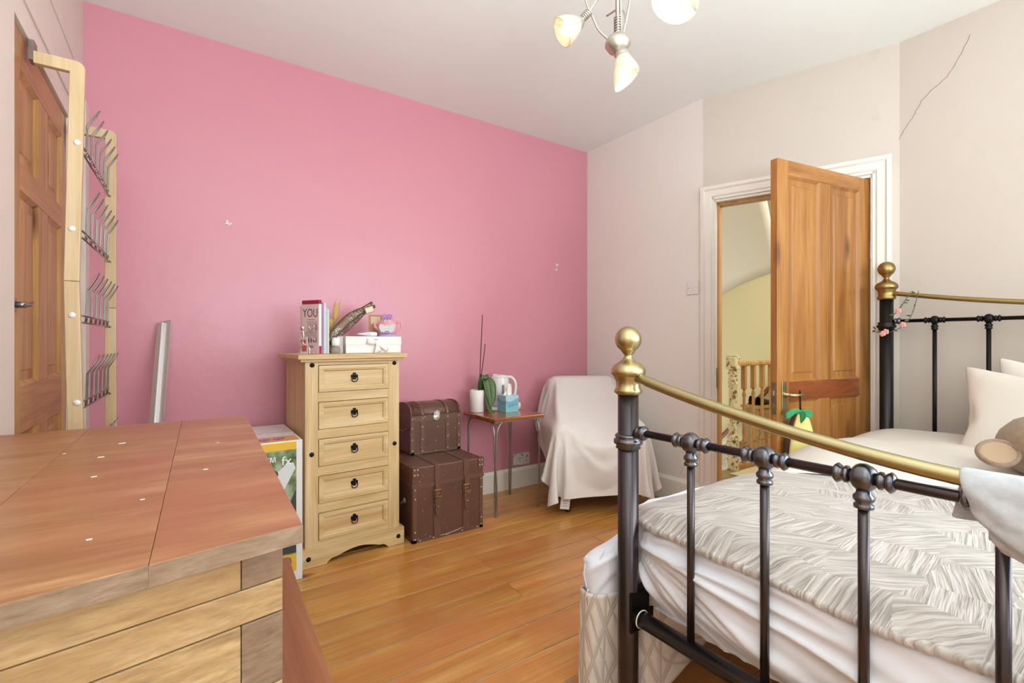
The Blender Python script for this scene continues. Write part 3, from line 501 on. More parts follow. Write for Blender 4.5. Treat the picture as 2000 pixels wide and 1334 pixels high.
51,-5,2,51,-5,3,48,-12,11,50,-10,10,43,13,-24,13,20,-46,8,20,-46,19,20,-44,32,16,-37,36,13,-34,27,19,-39,24,22,-40,6,23,-46,6,24,-45,6,23,-46,-1,22,-46,-1,22,-47,0,22,-47,4,22,-46,3,21,-47,
-1308,18,40,10,-21,46,0,-21,47,-7,-19,48,-9,-17,47,-5,-18,48,23,-19,43,29,-13,40,25,-18,42,21,-20,43,-4,-16,49,8,-19,46,33,-15,37,34,-14,35,21,-19,43,8,-21,47,40,-16,27,43,18,-22,50,7,-9,52,3,-5,
51,2,-3,51,0,-3,52,0,-2,51,-1,-1,52,-1,-1,51,-2,-1,52,-3,0,51,-3,1,52,-4,1,51,-4,1,51,-3,2,51,-6,3,48,-13,13,52,-4,2,35,17,-33,8,20,-47,15,20,-44,31,16,-38,38,11,-33,34,15,-36,
19,24,-42,6,23,-46,7,24,-45,7,23,-45,8,24,-45,5,23,-47,2,21,-47,3,22,-46,3,21,-47,1,22,-47,-1339,3,48,14,-17,47,19,-14,46,10,-19,47,3,-22,46,-6,-17,48,-6,-17,49,16,-22,44,25,-18,41,30,-13,40,
28,-15,40,-5,-16,49,15,-20,45,38,-12,33,31,-15,37,11,-21,46,35,-18,33,44,16,-20,51,6,-8,51,1,-4,51,1,-2,52,0,-3,51,-1,-1,52,-1,-1,51,-1,-1,52,-2,-1,52,-3,0,51,-2,0,52,-3,0,51,-3,1,
51,-4,1,51,-5,4,49,-12,12,51,1,-7,25,20,-40,11,20,-46,30,16,-38,39,9,-32,37,13,-34,14,24,-44,8,23,-45,8,24,-45,7,23,-46,6,24,-45,6,23,-46,4,23,-46,1,21,-48,-1,20,-47,-4,17,-48,-3,19,-48,
-1306,4,55,5,-18,48,7,-19,47,10,-19,47,11,-18,47,17,-17,45,1,-20,48,-2,-18,48,14,-22,45,20,-21,43,27,-16,40,34,-6,38,-2,-17,49,26,-19,40,40,-9,31,19,-20,43,31,-19,36,46,14,-18,50,5,-6,52,0,-2,
51,0,-2,52,0,-2,51,-1,-2,52,-1,-1,51,-2,-1,52,-2,-1,52,-2,0,51,-2,0,52,-2,0,51,-3,0,52,-3,1,51,-5,2,48,-12,12,48,8,-16,16,21,-45,25,18,-41,40,7,-31,41,8,-31,9,23,-45,5,22,-46,
4,22,-47,5,21,-47,6,23,-46,8,24,-44,6,24,-45,5,23,-46,-6,15,-50,-3,18,-48,0,22,-46,-1,20,-47,-1242,-14,52,1,-10,50,1,-11,50,0,-14,50,2,-15,49,5,-18,49,7,-19,47,8,-20,47,10,-21,46,11,-22,46,
15,-21,44,24,-19,42,36,0,36,4,-20,48,37,-11,33,34,-14,36,28,-20,38,47,12,-15,52,2,-4,51,0,-1,52,-1,-2,51,-1,-1,52,-1,-1,51,-1,-2,52,-2,-1,52,-1,-1,51,-2,0,52,-2,-1,52,-1,-1,51,-3,0,
51,-2,0,52,-4,2,49,-11,9,42,14,-26,18,20,-44,40,8,-31,43,3,-29,2,19,-47,3,20,-48,4,21,-46,5,22,-47,5,22,-46,6,23,-46,5,22,-46,4,21,-46,3,22,-47,0,20,-46,2,21,-47,-8,16,-48,1,23,-46,
-1177,-51,47,1,-8,50,1,-9,51,1,-7,51,0,-9,51,1,-9,50,5,-16,49,4,-17,49,5,-17,48,6,-19,48,8,-19,47,10,-21,46,17,-20,44,37,1,36,15,-21,45,39,-8,33,37,-14,31,50,7,-10,51,0,0,51,-1,-1,
52,-1,-2,52,-2,-1,51,-1,-1,52,-1,-2,52,-1,-1,52,-2,-1,52,-1,-2,51,-1,-1,52,-1,0,51,-2,-1,52,-1,-1,51,-3,0,50,-9,6,32,19,-36,38,10,-32,44,-1,-27,0,17,-49,9,22,-46,10,22,-45,11,21,-46,
13,21,-46,8,22,-46,6,22,-46,3,23,-46,-1,22,-47,-3,21,-47,-5,20,-47,-10,17,-48,-10,15,-48,-10,11,-49,-1105,-65,45,2,-11,50,1,-10,51,1,-8,51,0,-7,51,-1,-2,52,6,-24,45,5,-16,48,5,-14,50,4,-14,49,
5,-14,49,5,-13,49,5,-13,50,0,-11,50,29,-10,42,36,-11,37,47,-6,20,52,0,1,52,-1,0,52,-1,-2,52,-1,-1,52,-2,-2,52,-1,-1,51,-1,-2,52,-1,-2,52,-1,-1,52,-2,0,52,-1,-1,52,-1,-1,51,-1,-2,
52,0,-2,52,-4,2,51,-2,-5,43,7,-27,39,5,-32,11,18,-47,24,15,-43,13,21,-46,9,22,-45,8,23,-46,4,23,-47,3,22,-46,-5,20,-47,-6,18,-48,-8,17,-48,-8,14,-49,-9,11,-49,-12,6,-50,-10,10,-50,-10,11,-49,
-1041,-29,55,6,-15,49,2,-10,51,2,-10,50,3,-10,50,2,-9,51,-2,-12,50,-2,-11,50,0,-12,50,0,-12,50,0,-13,50,0,-12,49,-2,-13,51,9,-11,50,21,-13,48,39,-9,37,51,-5,17,54,-2,2,52,0,-2,53,-2,-2,
52,-2,0,52,-2,-1,52,-2,0,52,-2,-1,52,-1,-1,52,-2,-1,52,-1,-1,51,-1,-1,52,-1,-1,52,-1,0,52,-2,0,54,-2,1,53,1,-10,46,4,-26,32,10,-40,19,15,-47,0,18,-48,3,18,-48,3,18,-48,8,24,-45,
12,26,-42,-12,11,-49,-9,13,-49,-8,14,-49,-9,14,-48,-8,16,-49,-7,15,-48,-6,15,-49,-4,16,-48,-4,16,-50,-1000,-33,61,0,-12,50,-9,-7,50,-5,-9,50,-4,-11,51,-2,-11,50,-2,-11,51,-1,-12,50,-1,-12,50,1,-12,50,
2,-12,50,4,-12,50,1,-12,51,12,-10,50,25,-11,47,41,-6,34,50,-3,17,54,-5,1,53,-3,-2,53,-3,1,52,-3,0,52,-2,-1,52,-2,-1,52,-1,0,52,-2,-1,52,-1,0,52,-2,0,52,-1,0,52,-1,0,52,-1,0,
53,-2,0,54,1,0,52,-2,-9,46,5,-29,32,9,-43,15,17,-48,2,19,-49,15,11,-47,-15,22,-44,-5,22,-46,-3,18,-48,-5,16,-49,-1,17,-48,-1,16,-49,-1,16,-50,1,14,-49,1,12,-50,1,12,-50,1,10,-51,1,8,-50,
-1009,-23,74,-7,-7,50,-6,-10,51,-6,-9,50,-5,-9,51,-6,-9,50,-5,-10,51,-4,-11,50,-4,-11,50,-2,-11,51,-2,-13,50,0,-12,50,3,-13,51,20,-8,47,23,-12,46,43,-2,28,51,-5,15,55,-5,-1,52,-4,1,53,-2,1,
52,-3,-1,52,-2,-1,52,-1,0,52,-2,0,52,-2,0,52,-1,0,51,-2,0,52,-1,0,52,-1,0,52,-1,-1,53,1,0,53,0,1,54,2,-10,43,2,-30,33,7,-43,29,9,-42,12,9,-50,-11,27,-43,-1,20,-48,1,18,-49,
1,12,-50,2,12,-50,1,11,-51,1,9,-51,1,9,-51,0,8,-51,0,7,-51,0,7,-51,0,7,-51,-1,5,-51,-1005,-2,93,-6,-7,51,-6,-8,50,-6,-7,51,-7,-7,51,-6,-7,50,-5,-8,51,-6,-7,50,-4,-9,51,-5,-8,50,
-6,-6,50,-5,-8,51,-1,-10,51,-9,-11,50,42,-4,29,44,-2,28,50,-4,13,53,-5,-1,53,-4,2,52,-3,0,52,-2,0,52,-2,0,52,-2,0,51,-1,0,52,-2,1,52,-2,0,52,-1,0,51,-1,0,52,-2,0,52,0,0,
52,0,0,53,1,0,51,3,-10,42,3,-31,32,6,-42,27,8,-44,25,7,-45,16,-1,-50,-2,-2,-51,-6,5,-51,-3,9,-51,0,11,-51,6,15,-49,-1,7,-51,0,8,-50,2,9,-51,2,9,-51,1,8,-50,0,7,-51,0,7,-51,
-1007,44,113,-7,-6,51,-8,-6,51,-9,-5,50,-9,-5,51,-9,-5,50,-9,-6,51,-11,-5,50,-10,-7,50,-11,-9,50,-13,-9,51,-13,-14,47,-17,-23,43,42,2,30,34,4,39,44,-1,27,49,-4,16,53,-5,0,51,-4,0,52,-3,0,
52,-1,0,51,-2,1,52,-2,0,52,-1,1,51,-2,1,52,-1,0,52,-2,1,51,-1,0,52,-1,1,51,-1,0,52,0,0,51,0,0,51,3,-10,36,7,-36,28,2,-43,11,-5,-52,26,11,-41,22,5,-46,21,1,-48,15,-5,-49,
7,-8,-51,1,-7,-51,-2,-3,-52,-5,4,-51,-2,6,-51,0,8,-51,4,10,-50,3,11,-50,-1,6,-51,1,7,-51,-1053,106,128,-12,-8,50,-12,-8,49,-11,-9,50,-12,-9,49,-12,-10,49,-11,-10,50,-12,-10,49,-10,-12,49,-10,-20,47,
-13,-13,47,-13,4,50,33,8,37,37,3,36,43,-2,26,39,2,33,49,-3,16,49,-8,-9,52,-3,2,51,-2,2,51,-2,1,52,-1,1,51,-1,1,52,-1,1,51,-2,1,52,-1,1,51,-1,1,52,-1,1,51,-1,0,51,-1,2,
51,0,-1,51,3,9,50,3,-9,23,2,-45,26,3,-44,15,-6,-50,1,-16,-49,22,6,-46,22,9,-46,22,5,-46,20,1,-48,17,-5,-48,14,-7,-49,9,-10,-50,3,-9,-51,-1,-6,-51,-2,-3,-51,-3,4,-52,-1,5,-51,0,7,-51,
-1116,124,131,-11,-10,49,-10,-11,49,-11,-11,50,-11,-11,49,-10,-11,49,-11,-10,49,-7,-16,49,-17,-4,48,-16,-7,48,-1,19,48,31,12,38,38,2,36,41,-12,29,31,18,37,36,7,36,45,-23,-7,50,6,4,51,-6,-3,51,-2,2,
52,0,2,51,-1,1,51,-1,1,52,-1,2,51,-2,1,51,-1,1,52,-1,1,51,-1,1,51,-1,1,52,-1,0,50,4,6,51,-8,-2,48,17,7,-6,-8,-49,29,2,-43,11,-8,-49,14,-7,-49,3,-17,-48,21,3,-47,22,10,-46,
22,8,-46,21,1,-47,19,0,-48,19,-4,-48,16,-6,-48,14,-8,-49,10,-11,-49,7,-10,-50,1,-10,-51,-2,-7,-51,-1181,112,128,-9,-12,49,-10,-12,49,-9,-12,50,-10,-11,49,-12,-10,49,-14,-7,49,-17,2,49,-17,9,47,11,24,45,
30,12,38,39,-4,35,37,-15,32,36,16,33,38,0,35,21,29,37,35,-31,-16,51,0,2,51,3,2,51,-3,0,52,-1,2,51,-1,1,51,-1,1,52,-1,2,51,0,2,52,-1,1,51,-1,1,51,0,2,51,-1,1,52,2,3,
51,-2,1,51,-7,-2,40,26,15,26,-19,-38,-29,11,-43,9,-15,-50,14,-8,-48,14,-6,-50,8,-14,-49,20,2,-47,22,9,-45,22,8,-46,21,2,-47,19,-1,-48,19,-2,-48,18,-3,-48,18,-6,-48,16,-7,-48,14,-9,-49,12,-10,-49,
-1226,48,129,-8,-13,49,-9,-12,49,-12,-9,49,-15,-6,49,-17,1,49,-17,9,48,-9,20,47,16,23,43,31,13,39,37,-5,35,37,-18,32,39,-6,33,35,14,33,8,31,39,38,19,29,24,-40,-22,51,-1,1,51,-2,1,52,0,1,
51,0,2,52,-1,1,51,0,2,51,-1,1,52,0,2,51,0,1,52,0,2,51,0,2,51,0,2,52,-1,1,51,0,2,51,-5,-1,33,34,19,46,-13,-19,-21,3,-47,-21,-1,-47,-5,-15,-50,6,-14,-49,12,-10,-49,15,-7,-49,
20,-1,-47,21,7,-47,22,9,-45,21,4,-47,19,-3,-48,19,-2,-48,18,-4,-48,18,-4,-48,18,-5,-48,17,-6,-48,-1229,-13,135,-11,-10,49,-14,-6,49,-18,0,49,-17,8,48,-12,16,47,-3,24,46,19,22,42,31,13,39,37,0,36,
36,-18,32,37,-13,33,37,7,35,27,25,36,-3,35,38,45,10,22,18,-42,-25,47,-20,-5,51,0,1,52,-2,2,51,2,1,52,-1,2,51,0,1,52,0,2,51,0,1,51,0,2,52,0,2,51,0,1,51,0,2,52,0,2,
51,-1,2,51,10,3,26,39,21,48,-9,-17,13,-35,-36,-19,16,-46,-21,10,-46,-16,-8,-48,-3,-15,-49,7,-13,-50,14,-8,-49,19,-2,-48,21,4,-46,22,9,-46,21,5,-47,19,-3,-47,18,-4,-48,18,-4,-48,18,-4,-49,18,-5,-48,
-1227,-57,142,-17,0,49,-18,7,48,-14,15,47,-9,21,47,3,25,45,21,21,42,30,13,39,36,4,37,36,-15,33,36,-20,31,38,-3,34,32,18,36,-2,36,37,12,34,37,48,2,18,15,-42,-27,42,-27,-9,51,-11,-1,51,-1,1,
52,0,2,51,-1,1,52,0,2,51,0,1,51,0,2,52,0,2,51,0,1,52,0,2,51,0,2,51,1,1,52,5,3,44,24,9,24,40,22,47,-12,-19,35,-27,-26,-5,-29,-42,-17,19,-45,-18,17,-45,-21,2,-47,-14,-10,-49,
0,-15,-49,10,-11,-50,18,-4,-48,20,2,-47,22,8,-46,21,6,-46,19,-3,-48,18,-4,-48,17,-5,-48,18,-6,-49,-1233,-77,147,-16,13,47,-10,19,47,-5,23,46,5,26,44,21,21,42,32,12,39,34,7,38,37,-9,34,34,-23,31,
37,-14,33,36,10,35,13,33,37,-4,36,37,19,32,36,49,-4,13,12,-42,-27,38,-32,-13,49,-17,-3,51,-6,0,51,-3,1,52,-1,2,51,0,1,52,-1,2,51,0,1,52,0,2,51,0,2,51,1,1,52,1,2,51,5,2,
49,14,6,40,30,13,23,40,22,44,-16,-21,42,-20,-23,23,-33,-31,-15,-20,-46,-17,19,-45,-16,21,-44,-21,11,-46,-20,-2,-47,-11,-13,-49,4,-13,-49,14,-8,-49,20,1,-48,22,7,-46,22,6,-46,18,-3,-48,17,-7,-49,16,-7,-48,
-1232,-75,147,-7,22,46,-2,24,46,6,25,44,22,22,42,33,9,38,32,10,39,37,-1,36,34,-22,31,35,-22,31,38,-3,35,23,28,36,-2,36,37,3,36,37,23,30,35,50,-9,10,10,-42,-28,34,-36,-16,47,-20,-5,50,-12,-2,
52,-6,1,51,-3,1,51,-1,2,52,-2,1,51,0,2,52,0,1,51,1,2,51,2,2,52,5,2,50,10,4,47,19,7,37,33,16,21,41,22,40,-23,-23,42,-18,-22,41,-22,-24,10,-35,-36,-19,-9,-47,-19,17,-45,-15,21,-44,
-19,16,-45,-22,7,-46,-19,-5,-48,-7,-13,-49,9,-11,-50,18,-2,-48,22,5,-46,21,5,-47,17,-6,-48,17,-7,-48,-1215,-62,144,-5,23,45,8,26,45,21,21,41,33,10,39,34,6,38,34,8,38,36,-14,33,34,-24,30,36,-21,32,
32,17,36,7,36,37,-1,36,36,3,36,37,27,28,35,49,-13,6,11,-42,-27,29,-38,-19,45,-24,-7,49,-15,-3,51,-9,0,51,-6,0,52,-4,1,51,-2,2,52,-1,1,51,0,2,51,3,2,52,5,2,50,8,3,50,14,5,
45,23,10,33,35,16,21,42,24,35,-28,-25,40,-23,-24,45,-15,-21,36,-25,-25,-1,-31,-42,-21,-3,-46,-19,15,-46,-17,19,-44,-18,18,-45,-20,15,-45,-23,5,-46,-17,-7,-48,-2,-13,-49,16,-6,-49,20,3,-47,20,-1,-48,16,-7,-48]
PILLOW = [-713,-492,-3,50,14,2,51,15,-4,50,14,3,50,16,-1,50,17,-1,50,18,3,44,28,0,50,-16,0,52,4,1,52,11,-3,50,17,0,52,-8,2,52,6,-2,47,24,4,45,27,2,27,-45,1,51,-14,2,52,-4,-3,53,1,1,
50,-16,0,52,-9,-3,52,-9,2,52,5,0,48,-21,-2,51,-13,2,51,-11,-1,51,-13,-1,52,-11,3,51,-11,-4,-1427,35,-1,31,-7,47,52,11,-1,52,4,8,50,15,-1,51,13,0,52,5,4,45,29,-1,52,-7,2,52,3,0,
47,24,-6,52,-8,4,53,1,0,51,12,-2,52,6,5,38,36,1,33,-41,2,50,-17,2,53,2,-4,50,-13,2,52,-8,0,53,2,-4,50,-15,4,52,-6,-2,53,-2,-3,50,-16,4,52,-2,-6,52,-9,-2,52,-5,-1,32,9,-52,
-1402,35,1,23,-6,51,40,-6,33,52,9,2,52,-1,11,52,7,4,52,7,3,52,7,3,48,21,-5,52,-5,4,48,21,-6,53,-5,3,52,8,-2,44,25,-13,46,-18,18,48,22,5,38,-36,2,52,-7,0,52,5,-5,51,-13,2,
53,-5,-1,52,2,-5,51,-13,3,52,-7,-1,52,-6,-1,53,-5,-3,52,-2,-6,52,1,-9,40,8,-33,24,7,-55,-1376,35,1,19,-5,53,32,-6,41,45,-4,27,52,2,8,52,2,9,52,3,6,52,3,7,52,7,1,50,14,-7,
52,-2,6,53,7,-1,51,12,-4,41,29,-16,38,-28,23,51,-11,7,52,-5,2,51,8,-9,51,-13,5,53,-4,-2,52,-4,-2,52,-4,-1,53,-4,-2,52,-2,-5,53,-2,-5,52,-1,-7,51,2,-11,44,7,-28,33,8,-40,20,5,-56,
-1348,37,2,14,-5,53,26,-6,45,41,-5,33,49,-2,20,51,1,11,52,2,9,52,0,9,52,3,7,53,5,1,51,9,-4,52,2,5,53,6,-1,40,30,-15,43,-24,18,51,-10,8,53,-7,3,52,-3,-2,52,-3,-2,53,-1,-4,
53,-2,-4,52,-1,-4,52,-2,-5,53,-1,-6,52,0,-8,51,2,-11,47,5,-23,39,9,-35,27,6,-45,16,5,-55,-1318,37,2,9,-4,54,20,-5,49,37,-5,37,47,-3,24,50,-1,16,52,0,11,51,1,10,52,0,10,52,2,7,
53,4,3,51,8,-4,52,-6,13,44,26,-14,48,-16,14,51,-8,4,53,-4,0,53,-1,-3,52,-2,-4,52,-1,-4,53,-1,-5,52,0,-7,52,0,-7,53,0,-8,52,0,-9,49,4,-18,44,7,-28,33,8,-40,20,5,-48,15,4,-56,
-1268,27,6,-16,8,53,15,-4,51,33,-6,40,45,-3,27,50,-2,18,51,0,13,51,1,11,51,-1,12,52,0,11,52,1,9,52,1,5,52,4,-1,52,-3,13,50,12,-11,49,-13,12,52,0,-4,53,-1,-6,52,0,-7,52,0,-6,
53,0,-6,52,-1,-7,52,0,-8,52,1,-8,52,1,-11,47,5,-22,39,7,-34,26,7,-46,17,5,-50,12,3,-54,-1247,30,6,11,0,55,-10,3,52,27,-5,45,44,-4,29,50,-1,17,51,-1,14,51,1,11,51,-1,13,51,0,12,
52,0,11,52,0,9,52,0,7,52,0,8,52,0,6,52,0,-7,53,0,-7,52,0,-7,52,0,-7,52,0,-7,52,0,-7,53,0,-7,52,0,-8,52,0,-7,52,0,-10,46,6,-25,26,8,-45,21,6,-48,16,4,-50,13,3,-54,
-1223,33,7,-11,-3,57,19,5,49,36,-11,36,19,1,50,50,0,13,51,0,13,52,0,13,51,0,11,51,0,12,52,0,11,52,0,8,52,0,8,53,0,5,52,0,2,53,0,-1,52,-1,-5,53,0,-6,52,0,-6,52,0,-8,
52,0,-6,53,0,-7,52,0,-7,52,-1,-6,53,0,-5,16,-1,-51,34,13,-38,22,6,-47,18,5,-49,13,3,-54,-1229,30,5,26,1,52,31,-2,43,3,-3,53,27,2,45,49,0,18,51,0,14,51,0,12,52,0,12,51,0,11,
52,0,10,52,0,8,52,0,6,53,0,5,52,0,2,53,0,-1,53,-1,-3,52,0,-5,53,0,-5,52,0,-7,52,0,-7,53,0,-6,52,0,-7,52,-1,-7,52,0,-10,33,-4,-40,-6,10,-52,12,-1,-51,17,5,-49,25,12,-48,
-1206,34,7,38,-1,46,5,-2,52,10,-1,52,34,2,41,49,0,19,50,0,14,51,0,14,51,0,12,52,0,11,51,0,10,53,0,8,52,0,6,53,0,3,52,0,2,53,0,-1,53,0,-3,52,-1,-4,53,0,-5,53,0,-6,
52,0,-8,52,0,-7,52,0,-7,52,-1,-9,51,-1,-13,42,-4,-31,23,-6,-47,-5,11,-52,-3,10,-51,0,5,-55,-1180,41,9,9,-11,59,32,8,41,6,-2,52,39,3,36,50,0,18,50,0,16,50,0,14,52,0,13,51,0,12,
52,0,10,52,0,8,52,0,6,53,0,3,52,0,1,53,0,0,53,0,-4,53,-1,-5,52,0,-5,52,0,-7,53,0,-8,51,0,-8,52,-1,-8,52,0,-10,51,-2,-16,44,-4,-27,31,-5,-43,23,-5,-47,5,0,-53,2,1,-56,
-1205,66,13,-25,-8,55,20,4,49,26,4,45,44,3,29,50,0,18,50,0,17,50,0,15,51,0,14,52,0,13,51,0,11,52,0,8,52,0,7,53,0,2,53,0,0,52,0,-1,53,0,-4,52,-1,-6,53,0,-7,52,0,-7,
52,0,-9,52,-1,-9,51,0,-10,52,-1,-10,50,-1,-16,47,-4,-25,36,-6,-38,27,-5,-45,14,-2,-51,3,0,-58,-1254,60,7,-3,2,60,22,3,48,33,5,41,44,2,28,50,1,19,50,0,17,50,0,16,50,0,15,51,0,14,
51,0,12,52,0,10,52,0,6,53,0,0,53,-1,-1,52,0,-3,53,0,-4,52,0,-8,52,-1,-8,52,0,-7,52,0,-8,52,-1,-10,51,0,-10,52,-1,-11,51,-1,-15,47,-4,-24,40,-5,-33,31,-5,-42,19,-4,-49,6,-1,-59,
-1281,62,5,3,2,60,24,4,46,37,4,38,46,2,26,49,1,20,50,0,17,50,0,15,50,0,14,51,0,14,51,0,13,51,1,15,52,-1,0,53,-2,-6,52,-3,-8,50,-5,-12,52,6,7,53,1,-4,52,0,-6,52,0,-6,
52,1,-7,52,-1,-10,52,0,-10,51,-1,-10,51,-1,-14,49,-3,-22,42,-5,-30,35,-6,-39,25,-4,-46,9,-2,-60,-1306,63,5,8,3,58,28,4,45,40,4,34,46,2,24,49,0,19,51,0,15,51,-1,13,51,-1,12,51,-1,12,
52,-1,9,45,-25,-10,51,10,6,52,10,7,49,-10,-16,52,6,6,52,3,-1,53,2,-3,52,2,-2,53,1,-4,52,0,-6,52,1,-8,52,-1,-9,51,0,-10,52,-1,-11,50,-2,-18,44,-5,-28,38,-5,-35,29,-5,-44,13,-3,-59,
-1329,64,5,14,3,55,31,5,42,43,3,31,48,1,21,50,-1,14,52,-1,12,52,-3,9,52,-4,7,51,-5,6,53,-7,4,48,-21,-6,46,-23,-10,40,31,13,51,11,4,52,-5,-8,52,8,4,53,2,-1,52,-3,-8,52,8,5,
52,3,-3,52,2,-5,53,1,-7,51,0,-8,52,0,-9,52,0,-11,47,-4,-24,41,-5,-32,32,-6,-41,18,-3,-59,-1351,64,5,19,4,52,35,5,39,46,2,26,51,-2,12,52,-4,9,51,-4,8,53,-6,4,52,-8,3,51,-10,2,
52,-11,1,34,-38,-12,53,3,3,52,1,1,36,37,12,53,2,-2,52,-6,-6,51,11,5,52,4,-1,52,-7,-8,51,11,3,52,8,1,53,4,-3,52,3,-5,52,2,-6,52,1,-8,52,-1,-11,44,-5,-28,35,-5,-39,22,-4,-56,
-1371,65,4,24,4,49,41,4,33,52,-4,10,52,-8,5,52,-8,4,51,-11,2,50,-17,-2,52,0,7,51,-14,0,51,-12,1,43,-30,-7,42,-31,-7,37,36,11,46,26,5,52,-5,-3,51,14,3,53,3,-1,52,5,0,53,3,-1,
51,-9,-8,49,18,5,51,12,2,52,7,-1,52,7,0,52,2,-6,53,3,-7,52,1,-9,39,-6,-34,26,-5,-53,-1391,66,2,33,5,43,51,-8,8,52,-11,2,49,-18,-3,52,-4,7,51,-15,-1,48,-19,-2,53,-4,5,48,-21,-2,
52,-6,2,44,-28,-5,40,-35,-9,28,43,14,50,16,1,53,2,-1,51,13,3,52,-1,-2,52,6,0,52,11,1,51,-10,-8,50,16,5,51,9,1,53,-4,-3,47,23,4,51,10,-2,53,5,-5,51,12,2,52,4,-8,33,-6,-47,
-1412,66,0,51,-15,-4,50,-16,3,50,-16,0,50,-16,-2,50,-18,3,46,-25,-1,52,-2,0,51,-14,3,50,-15,-2,49,-19,3,16,-50,6,46,26,-5,47,23,0,52,6,-1,53,-3,-1,50,15,3,53,6,-3,52,-4,1,48,21,2,
53,4,-4,52,2,1,51,-13,1,46,25,-2,51,17,3,50,14,-2,50,14,-1,52,13,3,51,13,-4,51,12,2,-1392,-933,-51,52,5,-8,51,14,2,52,8,-4,51,13,-1,41,31,7,52,-9,-4,52,7,0,52,8,1,53,-3,-4,
51,11,1,52,9,0,51,12,1,33,39,13,46,-25,-4,47,-22,-4,51,11,8,46,-24,-9,53,-4,1,52,-5,1,50,-15,-4,53,0,4,50,-14,-3,52,-11,-1,52,0,5,51,-14,-3,52,-7,2,52,-3,7,-1346,40,-10,39,-6,-34,
52,4,-7,53,5,-6,51,5,-6,46,25,5,52,-8,-4,53,8,1,51,12,2,52,-4,-5,53,6,-1,52,8,1,47,22,4,42,30,10,41,-33,-5,52,-8,-1,50,14,10,46,-24,-10,52,-8,-1,52,-8,0,52,-8,-1,53,0,5,
51,-13,-3,52,-6,2,52,-5,3,53,-5,2,51,0,11,39,9,33,-1332,39,-7,32,-6,-41,45,-4,-27,52,1,-11,52,2,-9,51,3,-8,50,14,9,53,-2,-7,52,4,-2,52,9,2,52,-1,-5,53,5,-1,34,36,17,51,-13,-6,
51,-13,-5,52,2,3,49,15,11,47,-22,-9,53,-8,-1,52,-7,0,52,-6,1,52,-5,1,53,-3,4,52,-2,6,52,-2,5,52,0,10,45,7,27,34,8,39,-1317,39,-5,27,-5,-44,40,-6,-33,48,-2,-22,52,0,-12,51,-1,-13,
52,3,-3,53,4,-3,52,4,-2,52,3,-1,51,11,7,51,-8,-14,50,14,8,48,18,11,46,-21,-14,53,-3,1,50,14,9,48,-18,-6,53,-5,1,53,-3,4,52,-3,4,52,-2,5,53,-1,6,52,-1,8,51,0,10,49,4,19,
41,8,32,28,8,44,-1297,39,-2,19,-5,-49,37,-5,-37,46,-4,-25,50,-1,-17,52,0,-11,51,0,-10,52,1,-7,53,2,-5,52,3,-4,52,7,4,51,-7,-14,52,4,0,49,17,10,48,-18,-11,53,0,2,52,-2,1,50,7,14,
52,-9,-4,52,0,6,52,-1,8,52,0,7,52,0,9,52,0,10,51,2,14,46,5,23,37,8,38,21,8,47,-1263,35,4,25,-9,-46,7,3,-52,45,-4,-26,50,-1,-17,51,0,-14,51,-1,-11,52,0,-10,52,0,-10,52,1,-8,
52,0,-6,53,3,3,51,-3,-13,52,0,-4,50,6,16,52,-4,-6,53,-1,1,52,0,5,51,2,14,52,-2,4,52,1,9,52,0,9,52,0,10,51,1,11,51,2,15,44,6,27,29,8,43,16,7,50,-1227,31,10,-10,-5,-52,
25,4,-46,39,-3,-35,49,-2,-20,51,0,-15,51,0,-11,51,-1,-11,52,0,-11,52,0,-10,52,0,-8,52,0,-5,53,0,-6,52,0,-4,52,0,4,53,0,3,52,1,5,53,0,7,51,0,8,52,1,10,52,0,9,52,0,10,
51,1,9,52,0,11,51,2,15,40,7,33,21,8,47,10,6,52,-1232,29,10,10,-1,-52,41,1,-33,28,0,-45,44,-2,-28,51,0,-15,51,-1,-12,51,0,-11,52,0,-11,52,0,-9,52,0,-7,53,-1,-6,52,1,-5,53,0,-2,
53,0,2,52,0,3,53,0,4,52,1,7,52,0,7,52,0,9,52,0,8,52,1,10,52,0,9,52,0,9,51,1,14,34,9,39,9,6,51,7,4,52,-1220,32,10,15,0,-50,33,-1,-42,45,1,-28,38,-1,-36,49,-1,-18,
52,0,-13,51,0,-11,52,0,-10,52,-1,-10,52,0,-7,52,0,-5,53,1,-3,53,0,-2,53,0,1,52,0,3,53,0,4,52,1,6,53,0,7,52,0,8,52,0,7,52,0,9,52,0,8,52,0,8,52,1,9,-2,-3,53,
5,3,52,8,5,52,-1180,47,9,15,0,-50,30,-1,-44,39,0,-36,44,0,-28,50,0,-17,51,-1,-14,51,0,-12,52,0,-11,51,-1,-9,53,0,-8,52,0,-4,53,1,-3,53,0,-1,52,0,2,53,0,3,52,0,4,53,1,6,
53,0,6,52,0,8,52,0,7,52,0,8,52,0,8,52,0,9,51,1,13,24,-9,46,-8,7,52,-7,7,51,-1172,47,15,13,0,-51,26,-1,-45,38,0,-37,47,0,-25,49,0,-17,51,-1,-14,51,0,-13,52,0,-12,51,-1,-10,
52,0,-8,53,0,-4,53,1,-2,52,0,0,53,0,2,53,0,4,52,0,5,53,1,6,52,0,6,52,0,8,52,0,8,52,0,8,53,0,9,51,0,11,49,-1,17,34,-8,40,20,-6,49,1,-2,52,-1193,65,19,12,0,-51,
5,4,-52,37,-1,-38,48,1,-21,51,0,-16,50,-1,-14,51,0,-15,51,0,-13,51,-1,-11,52,0,-9,53,0,-5,53,1,0,52,0,3,53,0,3,52,0,5,53,0,6,52,0,5,52,1,7,53,0,8,51,0,9,52,0,9,
52,0,8,52,0,12,47,-2,23,41,-7,32,25,-7,46,10,-4,52,-1236,61,11,17,3,-50,37,6,-37,25,1,-46,50,1,-18,51,-1,-15,50,0,-15,50,0,-15,51,0,-14,51,-1,-14,51,0,-12,53,0,-3,52,0,6,52,0,6,
